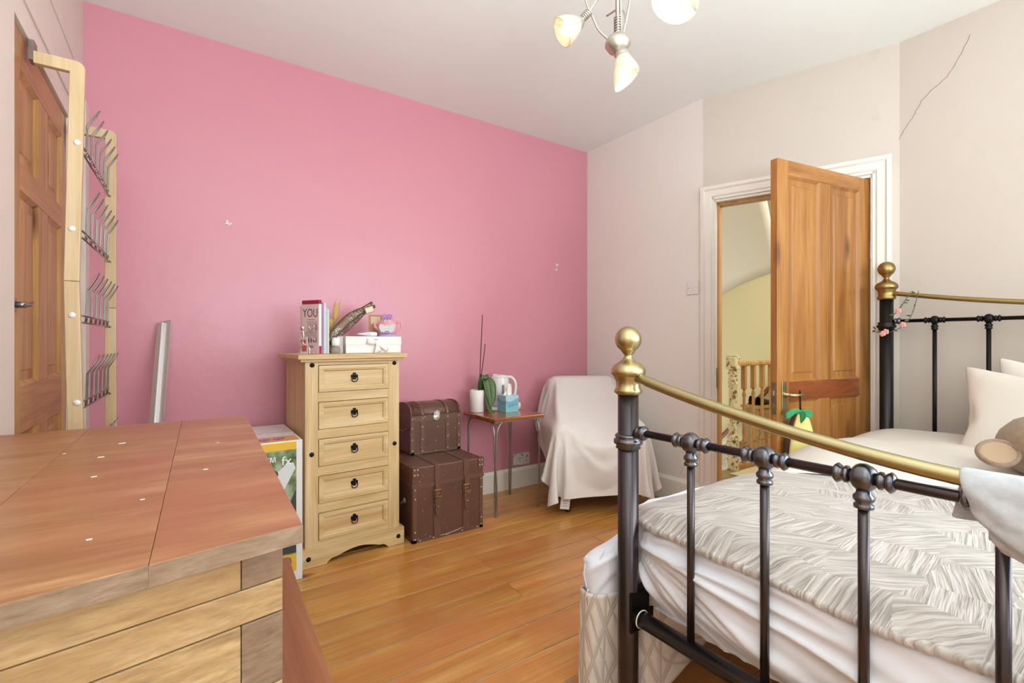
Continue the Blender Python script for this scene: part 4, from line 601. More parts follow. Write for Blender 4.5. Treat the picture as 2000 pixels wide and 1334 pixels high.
53,0,5,52,0,5,53,0,4,52,1,5,52,0,6,52,0,8,52,0,10,52,0,9,52,0,10,51,0,11,44,-4,29,47,-5,23,31,-6,42,15,-6,51,-1259,62,8,20,3,-49,30,4,-43,44,3,-29,49,1,-20,50,0,-16,
51,-1,-14,50,0,-14,51,-1,-13,52,-1,-11,52,-6,1,50,-12,11,48,16,-15,53,0,5,52,0,5,52,1,4,52,-1,8,53,2,0,52,1,2,53,1,6,52,0,10,51,0,10,52,-1,10,51,0,11,49,-3,20,44,-4,28,
36,-7,38,20,-6,49,-1278,62,5,23,4,-47,37,4,-38,46,2,-25,49,0,-19,51,0,-14,52,-1,-12,51,-2,-10,52,-3,-8,52,-4,-6,40,-29,20,50,13,-10,50,12,-10,53,2,2,52,2,3,53,1,3,52,2,2,52,-3,9,
52,6,-5,53,2,3,52,1,6,52,-1,11,51,0,10,52,0,10,50,-2,16,46,-4,25,39,-6,35,25,-7,46,-1295,63,3,28,4,-45,42,3,-32,48,2,-22,51,-2,-12,51,-2,-11,52,-3,-8,52,-4,-6,52,-8,-3,52,-7,-2,
34,-33,24,48,16,-13,48,16,-13,53,2,2,52,2,2,53,2,2,52,3,2,53,2,2,51,-9,10,51,10,-4,52,7,-2,53,2,6,52,1,8,51,0,9,52,0,10,49,-3,20,41,-6,32,30,-6,43,-1310,62,1,34,4,-40,
46,3,-26,51,-2,-11,52,-5,-7,52,-5,-6,52,-7,-5,52,-11,0,49,-17,4,52,5,-11,45,-25,12,45,-24,10,33,37,-16,52,8,-1,53,4,0,52,4,1,52,2,2,53,3,2,53,-3,5,51,-6,7,47,20,-11,53,7,1,
52,3,5,52,3,5,53,2,7,52,1,10,45,-5,25,35,-7,39,-1323,63,-1,41,4,-32,51,-5,-8,53,-6,-5,52,-9,-3,51,-10,-1,51,-12,-1,49,-20,4,52,-2,-5,50,-16,0,22,-47,8,47,24,-4,47,23,-2,52,5,-1,
52,6,0,53,-2,3,52,9,-1,52,5,1,50,-14,10,49,18,-9,50,13,-4,52,10,-1,53,6,2,52,4,4,52,5,3,52,4,5,52,2,8,41,-7,33,-1332,64,0,51,-11,-1,51,-11,-1,53,-7,-6,49,-17,3,52,-10,-2,
51,-11,-1,48,-22,5,52,-7,-3,48,-23,2,20,-48,8,41,32,-6,51,14,0,52,9,-1,51,12,-1,53,-2,3,51,11,-2,52,7,-1,52,-10,8,48,19,-9,52,3,1,53,-4,1,46,24,-2,53,5,4,51,11,0,51,12,-2,
53,3,7,52,9,0]
TOWEL = [-425,-6,-430,26,-14,7,16,22,11,26,3,6,27,-8,2,22,-16,-3,16,-23,-3,24,-13,-1,28,-2,0,27,0,1,28,0,2,29,2,3,31,4,4,29,3,4,28,2,3,27,0,4,27,1,4,28,-5,2,27,-3,3,27,-2,3,
27,-1,3,27,-2,2,28,-5,5,29,-2,4,28,5,12,12,16,22,22,12,12,20,-19,3,29,-6,1,17,23,4,21,15,6,27,6,-1,-770,21,-103,10,-27,11,28,-2,0,20,11,14,27,-7,3,27,-10,0,23,-13,-5,18,-21,0,
27,-6,-1,27,2,3,27,2,2,30,2,3,30,5,4,29,8,4,27,4,4,27,1,3,27,-1,4,28,-3,3,27,-5,3,28,-3,2,26,0,3,27,-1,4,29,-3,3,28,-11,4,29,-8,5,23,12,12,12,15,21,23,12,8,
23,-17,4,27,7,-3,18,20,10,26,9,1,-787,28,-103,28,-10,6,13,-25,5,25,-9,-1,26,-2,9,26,-12,-2,26,2,7,26,-8,-1,24,-16,0,27,1,2,27,4,3,29,4,4,30,5,4,29,6,4,26,8,3,27,2,3,
28,-1,4,28,-2,3,27,-3,3,27,-7,3,27,-2,2,26,-1,4,28,-1,4,30,-5,3,26,-15,6,28,-6,3,22,12,10,11,17,20,24,15,8,26,-14,0,26,7,0,21,16,8,-795,34,-100,29,-7,7,23,-16,3,16,-22,-1,
24,-15,2,28,-3,4,26,-5,4,27,2,4,26,-11,0,27,2,2,27,7,3,28,5,4,30,9,4,29,1,4,27,3,3,26,6,4,29,0,3,28,-2,3,26,-2,4,27,-4,3,27,-8,2,27,-2,3,28,-2,4,29,0,4,
30,-7,3,23,-16,5,26,-6,3,24,14,7,13,18,20,21,18,6,26,-13,2,27,2,-1,-805,47,-91,26,-15,3,26,-10,6,21,-16,1,21,-19,1,29,-4,3,27,-2,4,26,-3,4,27,6,1,27,-3,3,28,4,3,28,8,3,
29,8,4,28,5,3,27,-1,5,28,1,3,28,2,3,29,-2,3,26,-1,4,27,-2,3,26,-9,3,27,-5,2,28,-2,4,28,-3,4,30,0,4,28,-7,2,23,-14,5,28,-2,2,25,15,9,10,21,17,22,16,3,26,-10,3,
-809,37,-92,24,-17,3,25,-12,4,21,-17,2,28,-4,3,27,-8,3,28,-3,4,27,2,3,26,3,3,27,3,2,28,0,3,28,8,3,29,7,4,28,6,4,27,1,4,27,-4,3,29,-2,3,29,0,3,27,0,4,27,1,3,
27,-4,3,24,-12,3,28,-6,3,29,-1,4,28,-5,3,28,0,5,27,-6,2,27,-10,3,30,2,4,20,18,9,10,22,14,20,18,1,-810,13,-88,25,-18,2,22,-16,3,25,-10,3,28,-1,4,29,-2,4,27,-6,4,27,-1,2,
27,5,3,26,3,3,27,3,3,29,6,3,29,7,4,28,4,3,27,0,4,28,-2,3,29,-6,3,28,-1,4,28,2,3,27,1,3,27,0,3,26,-6,3,24,-13,4,29,-7,3,29,0,3,26,-7,4,27,-5,3,29,2,3,
30,4,4,28,0,4,19,19,6,8,24,12,-817,14,-86,25,-16,3,23,-15,2,25,-10,4,29,2,3,29,-1,4,27,-1,4,27,-3,3,28,1,2,26,5,3,27,4,3,28,7,4,29,5,3,28,2,4,27,-3,3,27,-5,3,
30,-4,3,29,0,4,27,1,3,28,3,3,27,2,2,26,-2,4,26,-8,3,26,-13,5,29,-6,2,26,-5,4,27,-5,4,29,1,3,29,10,3,29,6,3,27,1,4,18,20,2,-837,20,-74,26,-14,4,23,-14,3,25,-8,3,
30,0,4,29,4,3,28,-1,4,27,-2,3,27,1,3,27,2,2,26,6,4,29,5,3,28,6,3,28,-3,3,26,-4,3,28,-5,4,30,-1,3,30,0,4,27,0,4,27,2,2,27,4,3,27,1,3,27,-4,3,26,-10,4,
27,-11,4,28,-4,2,27,-4,4,28,-3,4,30,5,4,26,14,3,26,9,2,26,7,2,-846,14,-73,26,-12,3,25,-12,3,26,-4,5,30,1,4,29,1,3,29,1,3,27,-2,3,27,1,3,26,3,3,27,3,3,27,9,3,
29,-3,3,28,-4,3,27,-2,3,28,-3,4,30,-1,3,29,2,4,27,1,4,27,2,3,28,2,2,27,3,3,27,-3,3,27,-5,3,26,-12,5,27,-1,2,28,-5,4,29,-4,4,30,0,4,27,9,3,24,14,2,25,11,2,
-847,7,-72,25,-15,2,26,-6,4,28,-3,3,29,1,5,29,2,4,28,1,3,28,-3,3,27,1,2,27,2,3,26,3,3,28,6,3,28,0,3,27,-6,3,27,-4,3,29,-1,4,31,0,4,29,2,4,27,1,3,27,2,3,
27,3,3,27,1,3,28,0,2,28,-2,3,25,-12,5,26,-3,3,28,1,2,30,-5,4,30,-2,5,29,2,3,25,10,2,21,18,3,-849,2,-73,26,-12,3,28,-2,3,27,-7,4,30,2,4,29,3,4,28,0,4,26,2,3,
28,-3,1,28,1,3,26,2,3,27,5,4,29,1,3,27,-2,2,27,-6,3,29,-4,4,30,1,4,30,2,4,27,2,3,27,3,3,27,2,3,27,1,3,28,-1,3,28,0,2,27,-6,3,25,-9,5,27,4,2,31,0,3,
30,-2,4,28,-3,5,27,3,2,25,12,1,-857,7,-71,26,-10,4,27,-3,3,29,1,3,30,-1,4,30,0,4,27,1,4,27,4,3,27,-2,2,28,-2,2,27,2,3,27,2,4,28,2,3,27,0,3,27,-2,3,29,-7,3,
31,0,4,29,1,5,28,1,3,26,4,3,28,2,2,27,1,3,27,0,3,28,-1,2,28,-1,3,24,-9,5,29,1,2,30,4,3,30,0,4,29,-1,3,27,-2,4,26,9,0,-860,3,-70,26,-8,4,27,-2,4,29,3,3,
30,1,3,30,-4,4,28,0,4,26,3,3,28,1,3,27,-2,2,28,0,2,27,1,3,28,2,4,26,-3,3,27,3,3,29,-6,4,32,1,4,29,0,4,27,0,4,27,3,2,28,2,3,27,1,3,26,1,3,28,-2,2,
28,1,3,25,-6,4,28,3,3,31,2,2,30,0,4,29,0,4,27,-1,3,27,3,1,-861,2,-71,26,-6,3,26,-2,5,29,4,3,30,1,4,30,-5,4,29,-2,3,26,3,3,27,2,3,27,2,3,28,-3,2,28,0,3,
28,-1,3,26,-2,3,27,3,4,29,-3,4,31,5,3,29,-2,4,27,1,4,27,1,3,28,2,2,28,1,3,26,0,3,27,0,3,28,-1,3,27,3,1,27,1,4,30,2,3,31,2,3,28,2,3,28,1,2,28,2,1,
-865,-13,-66,28,-4,2,27,0,4,28,1,4,31,1,4,30,1,4,28,-5,3,27,5,2,27,-1,3,27,1,3,27,0,3,28,-2,2,28,0,3,27,2,2,27,0,5,29,3,3,30,1,4,29,2,3,28,1,3,27,2,4,
28,1,2,28,2,2,26,2,3,28,1,2,27,2,1,27,2,2,27,3,3,31,2,2,30,3,3,28,3,1,27,3,2,29,2,0,-866,-36,-57,28,-1,4,27,1,2,29,2,3,31,0,5,28,0,4,28,1,4,28,1,2,
28,1,2,27,2,3,27,2,3,27,1,2,28,0,2,27,2,1,28,2,4,29,3,3,30,2,3,29,4,3,27,3,2,27,3,1,29,2,2,27,3,1,27,3,1,28,2,1,27,2,1,27,3,1,27,4,1,30,4,0,
30,3,0,28,3,0,28,4,0,28,2,0,-866,-56,-34,27,0,3,28,1,3,30,2,3,30,1,4,29,4,2,27,3,3,28,0,3,29,3,-1,28,2,2,27,2,2,26,3,3,27,2,1,28,2,1,27,3,1,29,4,2,
31,4,0,28,4,2,27,4,0,27,3,0,29,3,1,28,4,0,27,2,0,27,3,-1,28,2,0,27,3,0,28,4,-1,29,3,0,30,3,-2,28,4,-1,27,3,-1,29,2,-2,-866,-67,-4,27,1,2,27,3,2,29,2,3,
32,4,-1,30,3,2,26,5,2,27,3,0,28,2,2,29,2,0,28,3,0,27,3,0,26,3,0,27,3,0,28,3,0,29,4,-1,30,4,0,29,3,-1,26,4,-1,28,3,-1,29,3,-1,28,3,-2,27,3,-1,27,2,-2,
28,2,-1,26,2,-2,29,3,-2,29,2,-3,29,2,-3,28,3,-2,27,2,-3,29,0,-3,-864,-59,27,27,1,1,26,4,0,29,4,0,30,3,0,31,3,3,27,3,0,26,4,0,29,3,-2,28,3,-4,28,2,2,28,2,-1,
27,3,-1,26,3,-2,27,3,-3,30,3,0,29,3,-3,29,3,-2,27,3,-3,28,2,-3,29,1,-3,28,2,-2,27,2,-3,27,1,-2,28,1,-2,27,2,-3,27,1,-3,30,1,-3,29,2,-3,27,0,-4,28,1,-3,29,0,-4,
-865,-40,53,29,1,1,27,2,-1,27,4,-2,30,3,-1,30,2,-3,28,3,2,27,3,-1,27,3,-4,29,3,-3,27,1,-4,28,1,-1,28,0,-3,26,3,-2,27,3,-3,29,1,-4,30,1,-3,28,4,-2,27,2,-3,28,0,-4,
29,1,-4,29,-1,-4,27,0,-3,27,1,-3,27,-1,-2,27,0,-3,28,2,-3,29,1,-3,28,0,-4,28,0,-3,27,-1,-4,30,-2,-4,-863,-18,64,27,4,4,28,1,0,29,4,-2,29,1,-4,28,4,-2,27,0,-3,28,-5,-5,
28,5,-2,29,2,-5,27,1,-4,27,1,-2,28,2,-2,27,-2,-3,27,0,-4,28,4,-3,30,2,-3,27,-4,-4,27,3,-3,29,0,-4,30,-2,-4,28,0,-4,28,1,-3,26,0,-3,28,0,-2,27,-1,-3,27,0,-4,29,1,-2,
28,-1,-4,28,-1,-4,27,-3,-3,30,0,-4,-860,0,69,27,4,4,26,-8,-6,28,11,2,29,1,-3,29,-4,-4,25,-4,-5,28,5,-3,30,0,-3,28,0,-5,28,1,-4,26,0,-3,27,-2,-3,28,1,-2,28,-3,-4,28,4,-3,
28,2,-3,28,2,-4,27,-1,-4,29,-2,-3,30,-2,-4,29,0,-4,27,0,-4,27,1,-2,28,-1,-3,26,0,-3,28,0,-3,28,-1,-3,29,0,-3,27,0,-4,27,-4,-4,30,-1,-4,-854,9,73,26,8,5,24,-12,-8,28,-4,0,
27,11,-3,29,2,-3,24,-11,-6,28,-2,-3,30,2,-4,29,3,-4,28,1,-4,26,-2,-4,27,-2,-2,27,3,-3,28,3,-3,28,1,-3,29,1,-3,27,-1,-4,27,-2,-4,29,0,-4,30,-2,-4,29,0,-3,27,1,-4,27,0,-3,
28,1,-2,27,-2,-3,27,-1,-3,28,-2,-3,28,0,-3,27,1,-4,28,-1,-4,30,-4,-4,-847,16,74,25,9,5,28,0,2,18,-20,-11,29,-1,-3,26,13,-4,27,-1,-3,26,-11,-5,30,-2,-4,29,1,-5,28,1,-3,27,0,-3,
27,-1,-4,27,1,-3,27,1,-3,28,5,-2,29,3,-3,27,-2,-4,27,-2,-4,29,-2,-4,31,2,-4,29,-1,-4,27,0,-3,27,0,-3,27,-1,-3,27,-1,-2,28,-2,-3,27,-3,-3,28,-3,-3,27,3,-4,28,-1,-4,29,2,-5,
-834,-3,84,18,21,-4,25,12,3,27,-7,2,16,-19,-17,28,-2,-2,25,10,-5,29,1,-3,29,-8,-6,29,-3,-5,28,-1,-4,27,1,-3,28,1,-2,27,0,-3,26,0,-4,28,1,-3,28,6,-3,28,2,-3,27,-2,-4,29,-1,-4,
31,-1,-4,29,0,-4,27,0,-4,27,-2,-2,28,-1,-3,27,-2,-3,27,-3,-2,28,-3,-3,27,-5,-4,27,-1,-2,27,7,-6,30,1,-4,-827,-7,86,24,13,2,17,22,-5,25,11,7,26,-12,-4,16,-15,-19,25,-9,-5,27,12,-4,
31,-1,-5,29,-4,-5,27,-2,-5,27,-2,-4,28,-1,-2,27,0,-3,27,-1,-3,27,0,-3,28,1,-3,27,6,-4,28,1,-3,30,-1,-4,30,-1,-5,29,-1,-4,28,-1,-3,27,-1,-3,27,-2,-2,28,-1,-3,27,-2,-3,27,-4,-3,
27,-2,-3,26,-7,-3,29,-1,-3,29,8,-6,-819,-4,88,26,6,4,21,18,0,12,26,-2,28,4,4,24,-10,-8,14,-15,-18,26,-6,-11,31,1,-5,30,-2,-5,28,-2,-4,26,-2,-4,28,-2,-3,27,-2,-2,27,-2,-3,28,-1,-4,
28,0,-3,27,1,-3,28,4,-3,29,1,-5,31,-1,-4,29,-1,-4,27,-1,-3,27,0,-3,28,-4,-3,27,-1,-2,27,1,-3,27,-3,-3,27,-4,-3,27,-5,-3,27,-7,-4,31,-6,2]


# ------------------------------------------------------------------ the room
CZ = 2.687
def slab(x0, x1, y0, y1, z0, z1, M=None): return MB().box(x0, x1, y0, y1, z0, z1, M)
floor = struct('floor', slab(-.50, 3.30, -2.0, 3.1, -.08, -.0035), gapm, 'amber stained floorboards with dusty pale gaps')
rows = [3.0, 2.86, 2.70, 2.545, 2.387, 2.27, 2.15, 1.975, 1.827, 1.685, 1.511, 1.35, 1.185, 1.02, .86]
while rows[-1] > -1.9: rows.append(rows[-1]-rnd.choice([.15, .165, .17, .155]))
for i in range(len(rows)-1):
    y1, y0 = rows[i]-.0028, rows[i+1]+.0028
    xs = [-.40, 3.14]
    if abs(rows[i]-1.827) < .001: xs = [-.40, 1.21, 3.14]
    elif abs(rows[i]-2.15) < .001: xs = [-.40, 1.23, 3.14]
    else:
        xs = [-.40, rnd.choice([.35, 2.45, 1.9, 2.2, .1]), 3.14]
    for a, b in zip(xs[:-1], xs[1:]):
        dz = rnd.uniform(-.0012, .0)
        MB().box(a+.001, b-.001, y0, y1, -.024, dz).build('floor_board', floorw, floor, bevel=.0015)

wall_far = struct('wall_far', slab(-.55, 2.95, 2.97, 3.09, -.03, CZ), pink, 'pink painted feature wall')
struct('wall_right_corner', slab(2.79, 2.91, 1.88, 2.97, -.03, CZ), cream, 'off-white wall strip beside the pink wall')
ang = math.atan2(-.9395, .3425); MW = T(2.79, 1.88, 0) @ RZ(ang)
wl = .97
wd = MB(); wd.box(.0, .07, 0, .11, -.03, CZ, MW); wd.box(.885, wl+.03, 0, .11, -.03, CZ, MW); wd.box(.07, .885, 0, .11, 2.01, CZ, MW)
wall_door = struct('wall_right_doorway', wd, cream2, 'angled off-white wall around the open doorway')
XR = 3.132
wr = MB(); wr.box(XR, XR+.12, -.85, .975, -.03, CZ); wr.box(XR, XR+.12, -2.02, -1.85, -.03, CZ); wr.box(XR, XR+.12, -1.85, -.85, -.03, .8); wr.box(XR, XR+.12, -1.85, -.85, 2.3, CZ)
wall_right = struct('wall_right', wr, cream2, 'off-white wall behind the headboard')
XL = -.393
wlft = MB(); wlft.box(XL-.12, XL, -2.02, 1.885, -.03, CZ); wlft.box(XL-.12, XL, 2.66, 3.0, -.03, CZ); wlft.box(XL-.12, XL, 1.885, 2.66, 2.02, CZ); wlft.box(XL-.14, XL-.10, 1.8, 2.75, -.03, 2.1)
wall_left = struct('wall_left', wlft, leftpaint, 'pale pinkish wall holding the cupboard door')
wb = MB(); wb.box(-.5, .2, -2.02, -1.9, -.03, CZ); wb.box(2.7, XR+.1, -2.02, -1.9, -.03, CZ); wb.box(.2, 2.7, -2.02, -1.9, -.03, .75); wb.box(.2, 2.7, -2.02, -1.9, 2.35, CZ)
struct('wall_back', wb, cream)
cl = MB(); cl.prism([(-.55, -2.05), (XR+.12, -2.05), (XR+.12, .9), (5.4, .5), (5.4, 4.3), (2.8, 4.3), (2.8, 3.1), (-.55, 3.1)], CZ, CZ+.12)
struct('ceiling', cl, ceilp, 'plain off-white ceiling')
struct('ceiling.001', slab(3.3, 5.2, .5, 4.2, CZ-.03, CZ-.001), yellowp, 'yellow landing ceiling')
# windows behind the camera (daylight comes through them)
def window(name, M, wd_, z0, z1, cols):
    f = MB()
    for x in [0, wd_-.05]: f.box(x, x+.05, -.03, .03, z0, z1, M)
    f.box(0, wd_, -.03, .03, z0, z0+.05, M); f.box(0, wd_, -.03, .03, z1-.05, z1, M)
    f.box(0, wd_, -.03, .03, (z0+z1)/2-.02, (z0+z1)/2+.02, M)
    for i in range(1, cols): f.box(wd_*i/cols-.025, wd_*i/cols+.025, -.03, .03, z0, z1, M)
    o = struct(name, f, trimw)
    for i in range(cols):
        for k in range(2):
            a = wd_*i/cols+.03; b = wd_*(i+1)/cols-.03; c = z0+.05 if k == 0 else (z0+z1)/2+.02; d = (z0+z1)/2-.02 if k == 0 else z1-.05
            MB().box(a, b, -.003, .003, c, d, M).build('pane', panem, o)
window('window_1', T(.2, -1.96, 0), 2.5, .75, 2.35, 3)
window('window_2', T(XR+.06, -1.85, 0) @ RZ(PI/2), 1.0, .8, 2.3, 1)

# skirting boards
def skirting(name, M, L, h=.15, t=.018, mat=worntrim):
    prof = [(0, 0), (-t, 0), (-t, h-.02), (-t*.55, h-.006), (-t*.4, h), (0, h)]
    b = MB(); b.prism(prof, 0, L, 'X', M); return struct(name, b, mat, bevel=0)
skirting('baseboard_far', T(XL, 2.97, 0), 2.79-XL, .15)
skirting('baseboard_right_corner', T(2.79, 2.97, 0) @ RZ(-PI/2), 1.09, .165)
skirting('baseboard_right', T(XR, .975, 0) @ RZ(-PI/2), 2.87, .16)
skirting('baseboard_left', T(XL, -1.9, 0) @ RZ(PI/2), 3.78, .15, .012)
# boxed pipe in the left corner, casing of the cupboard door
struct('trim_1', MB().box(XL, -.370, 2.87, 2.97, 0, 2.19, None, .003), leftpaint, 'white boxed-in pipe in the pink corner')
cs = MB(); cs.box(XL-.01, XL+.008, 2.655, 2.73, 0, 2.09); cs.box(XL-.01, XL+.006, 1.80, 2.87, 2.10, 2.112); cs.box(XL-.01, XL+.005, 1.80, 2.87, 2.30, 2.308)
struct('trim_2', cs, leftpaint, 'pale batten lines above the cupboard door')
# crack and marks on the wall over the door: raised hairline of filler
ck = catmull([(XR-.0006, .975, 2.13), (XR-.0006, .93, 2.20), (XR-.0006, .885, 2.27), (XR-.0006, .84, 2.35), (XR-.0006, .75, 2.42), (XR-.0006, .70, 2.50), (XR-.0006, .665, 2.58)], 6)
ck = [(x, y+rnd.uniform(-.003, .003), z+rnd.uniform(-.003, .003)) for x, y, z in ck]
MB().tube(ck, .0011, 4).build('wall_crack', plain('plaster_crack', '7C7068', .9), wall_right)
ck = catmull([(2.7894, 1.90, .36), (2.7894, 1.96, .33), (2.7894, 2.02, .26), (2.7894, 2.05, .20)], 5)
MB().tube(ck, .0009, 4).build('wall_crack', MATS['plaster_crack'], wall_right)

# door casing around the doorway (local x along the wall, -y into the room)
arch = [(0, 0), (-.022, .004), (-.026, .02), (-.018, .035), (-.015, .06), (-.008, .083), (0, .085)]
a = MB()
def casing(x0, w_, z0, z1):
    pr = [(x0, 0), (x0, -.024), (x0+w_*.25, -.026), (x0+w_*.35, -.018), (x0+w_*.75, -.016), (x0+w_*.85, -.010), (x0+w_, -.010), (x0+w_, 0)]
    a.prism(pr, z0, z1, 'Z', MW)
casing(-.012, .082, 0, 2.098); casing(.965, -.082, 0, 2.098)
a.prism([(0, 2.098), (-.024, 2.098), (-.026, 2.078), (-.018, 2.068), (-.016, 2.034), (-.010, 2.026), (-.010, 2.012), (0, 2.012)], -.012, .965, 'X', MW)
# the casing corner that stands proud of the wall plane
struct('trim_3', a, trimw, 'white moulded casing around the open doorway')
j = MB(); j.box(.068, .080, .0, .10, 0, 2.008, MW); j.box(.875, .887, 0, .10, 0, 2.008, MW); j.box(.07, .885, 0, .10, 1.996, 2.010, MW)
jm = struct('trim_4', j, trimw, 'white door jamb lining')
j = MB(); j.box(.080, .094, .035, .10, 0, 1.996, MW); j.box(.861, .875, .045, .10, 0, 1.996, MW); j.box(.08, .875, .035, .10, 1.980, 1.996, MW)
j.build('door_stop', balw, jm, label='bare pine door stop strip')
sp = MB(); sp.box(.0795, .0815, .006, .03, .80, .93, MW); sp.build('strike_plate', steel, jm)

def panel_door(name, M, w_, h, th, xs, zs, panels, rails_m, stile_m, lockrail=None, label=None, z0=.008, proud=.0):
    """xs: stile/muntin spans, zs: rail spans; panels fill the gaps. one struct + parts"""
    core = MB().box(xs[0][1]-.01, xs[-1][0]+.01, th*.5-.004, th*.5+.004, z0+.02, h-.02, M)
    root = struct(name, core, stile_m, label)
    for i, (a_, b_) in enumerate(xs):
        if i in (0, len(xs)-1): MB().box(a_, b_, 0, th, z0, h, M, .002).build('stile', stile_m, root)
    for k, (c, d) in enumerate(zs):
        MB().box(xs[0][1], xs[-1][0], 0, th, c, d, M, .002).build('rail', (lockrail if lockrail and k == 1 else rails_m), root, **({'label': 'reddish lock rail'} if lockrail and k == 1 else {}))
    for i in range(1, len(xs)-1):
        for k in range(len(zs)-1):
            MB().box(xs[i][0], xs[i][1], 0.001, th-.001, zs[k][1], zs[k+1][0], M, .002).build('muntin', stile_m, root)
    for i in range(len(xs)-1):
        for k in range(len(zs)-1):
            a_, b_, c, d = xs[i][1], xs[i+1][0], zs[k][1], zs[k+1][0]
            pm = MB()
            def frus(y0, y1, m0, m1):
                vs = [(a_+m0, y0, c+m0), (b_-m0, y0, c+m0), (b_-m0, y0, d-m0), (a_+m0, y0, d-m0), (a_+m1, y1, c+m1), (b_-m1, y1, c+m1), (b_-m1, y1, d-m1), (a_+m1, y1, d-m1)]
                pm.add(vs, [(0, 1, 5, 4), (1, 2, 6, 5), (2, 3, 7, 6), (3, 0, 4, 7)], False, M)
                return vs
            # moulding falls to the field, then a slightly raised field
            frus(.001, .013, 0, .012); frus(.013, .014, .012, .040); frus(.014, .009, .040, .046)
            pm.add([(a_+.046, .009, c+.046), (b_-.046, .009, c+.046), (b_-.046, .009, d-.046), (a_+.046, .009, d-.046)], [(0, 1, 2, 3)], False, M)
            pm.add([(a_, th-.012, c), (b_, th-.012, c), (b_, th-.012, d), (a_, th-.012, d)], [(3, 2, 1, 0)], False, M)
            pm.build('panel', stile_m, root)
    return root
# the open door leaf: local x from the free edge to the hinge
MD = T(2.362, 1.190, 0) @ RZ(math.atan2(-.122, .742))
door = panel_door('door_1', MD, .752, 1.988, .036, [(0, .084), (.325, .414), (.662, .752)], [(.008, .20), (.81, .902), (1.915, 1.988)], None, doorwX, doorw, doorred, 'open orange pine four-panel door')
hd = MB(); hd.box(.028, .062, -.006, 0, .75, .905, MD, .002); hd.lathe([(.014, 0), (.014, .006), (.010, .010), (.008, .04), (0, .042)], 16, MD @ T(.045, -.004, .842) @ RX(PI/2))
pl = hd.build('handle_plate', brass, door)
hl = MB(); hl.tube([tuple(MD @ Vector(p)) for p in [(.045, -.006, .842), (.045, -.040, .842), (.055, -.050, .842), (.10, -.050, .844), (.14, -.048, .839), (.155, -.046, .845)]], [.009, .009, .009, .008, .006, .004], 10); hl.build('lever', brass, pl)
lk = MB(); lk.box(-.0015, .0005, .007, .029, .745, .90, MD); lk.build('latch_plate', steel, door)
lk = MB(); lk.box(-.008, .0, .013, .024, .835, .862, MD, .002); lk.box(-.0022, 0, .012, .026, .775, .80, MD); lk.build('latch_bolt', brass, door)
for z in (.25, 1.55): MB().box(.750, .758, -.006, .010, z, z+.09, MD, .002).build('hinge', steel, door)

# cupboard door in the left wall: local x along +Y, front face looks towards +X
cup = panel_door('door_2', T(XL-.010, 1.889, 0) @ RZ(PI/2), .766, 2.014, .034,
                 [(0, .100), (.325, .455), (.680, .766)], [(.008, .20), (.826, .968), (1.55, 1.632), (1.91, 2.014)], None, cupwY, cupw, None, 'orange pine six-panel cupboard door in the left wall')
# cupboard turn latch
lt = MB(); lt.box(.012, .05, -.004, 0, 1.185, 1.225, T(XL-.010, 1.889, 0) @ RZ(PI/2), .001)
lt.tube([(XL-.008, 1.925, 1.205), (XL+.018, 1.925, 1.205)], .009, 10); lt.tube([(XL+.016, 1.915, 1.203), (XL+.020, 1.94, 1.206), (XL+.022, 1.965, 1.214)], [.005, .006, .004], 8)
lt.build('turn_latch', steel, cup)

# ------------------------------------------------------------------ landing beyond the doorway
LX = 5.2
lf = MB(); lf.prism([(2.9, .5), (LX, .5), (LX, 2.37), (2.9, 2.37)], -.26, -.024)
lf.prism([(4.35, 2.37), (LX, 2.37), (LX, 2.95), (4.35, 2.95)], -.26, -.0)
lfloor = struct('floor.001', lf, gapm, 'greyish worn floorboards of the landing')
yy = .52
while yy < 2.36:
    MB().box(2.92 if yy > 1.9 else 3.0, LX-.01, yy+.002, min(yy+.168, 2.37)-.001, -.024, rnd.uniform(-.001, 0)).build('floor_board', landw, lfloor, bevel=.0015)
    yy += .17
lw = MB(); lw.box(LX, LX+.1, .4, 4.3, -2, CZ); lw.box(2.8, LX, 4.2, 4.3, -2, CZ); lw.box(3.25, LX, .4, .5, -.1, CZ); lw.box(2.8, 2.91, 2.97, 4.2, -2, CZ)
struct('wall_landing', lw, yellowp, 'pale yellow stairwell wall seen through the doorway')
def soff(u, v):
    x = 5.195-v*1.9; yb = 1.95+(x-3.6)*.42; y = 4.2+(yb-4.2)*u
    # curve on the back wall
    t = (4.2-y)/(4.2-2.6)
    zw = 1.10+.77*math.sin(min(1.15, t)*1.35)/math.sin(1.35)
    return (x, y, zw+(2.42-zw)*(math.sin(v*PI/2)**.9))
struct('trim_5', MB().grid(soff, 30, 16), greyp, 'curved greyish underside of the upper stair', solid=.05)
# wall rail, newel, balustrade
hr = MB(); hr.tube([(LX-.07, 3.62, -.42), (LX-.07, 3.12, .10), (LX-.07, 2.62, .66), (LX-.07, 2.2, 1.12)], .026, 10)
hrt = hr.build('handrail', darkrail); tag(hrt, 'brown wooden handrail sloping along the yellow stairwell wall', 'handrail')
for y, z in ((3.12, .10), (2.62, .66)): MB().box(LX-.07, LX+.0, y-.02, y+.02, z-.05, z-.01).build('bracket', steel, hrt)
NPX, NPY = 3.90, 2.34
nw = thing('newel_post', 'turned newel post in peeling cream paint at the head of the stairs', 'newel post', (NPX, NPY, 0))
nb = MB(); nb.prism([(-.045, -.03), (-.03, -.045), (.03, -.045), (.045, -.03), (.045, .03), (.03, .045), (-.03, .045), (-.045, .03)], 0, .24)
nb.lathe([(.045, .24), (.050, .27), (.034, .30), (.030, .33), (.040, .36), (.028, .39), (.034, .41), (.036, .60), (.034, .72), (.040, .73), (.040, .745), (.033, .755), (.040, .77), (.032, .79), (.036, .81), (.044, .825), (.032, .84), (.030, .86)], 20)
nb.build('turned_shaft', paintedw, nw, rot=(0, 0, .3))
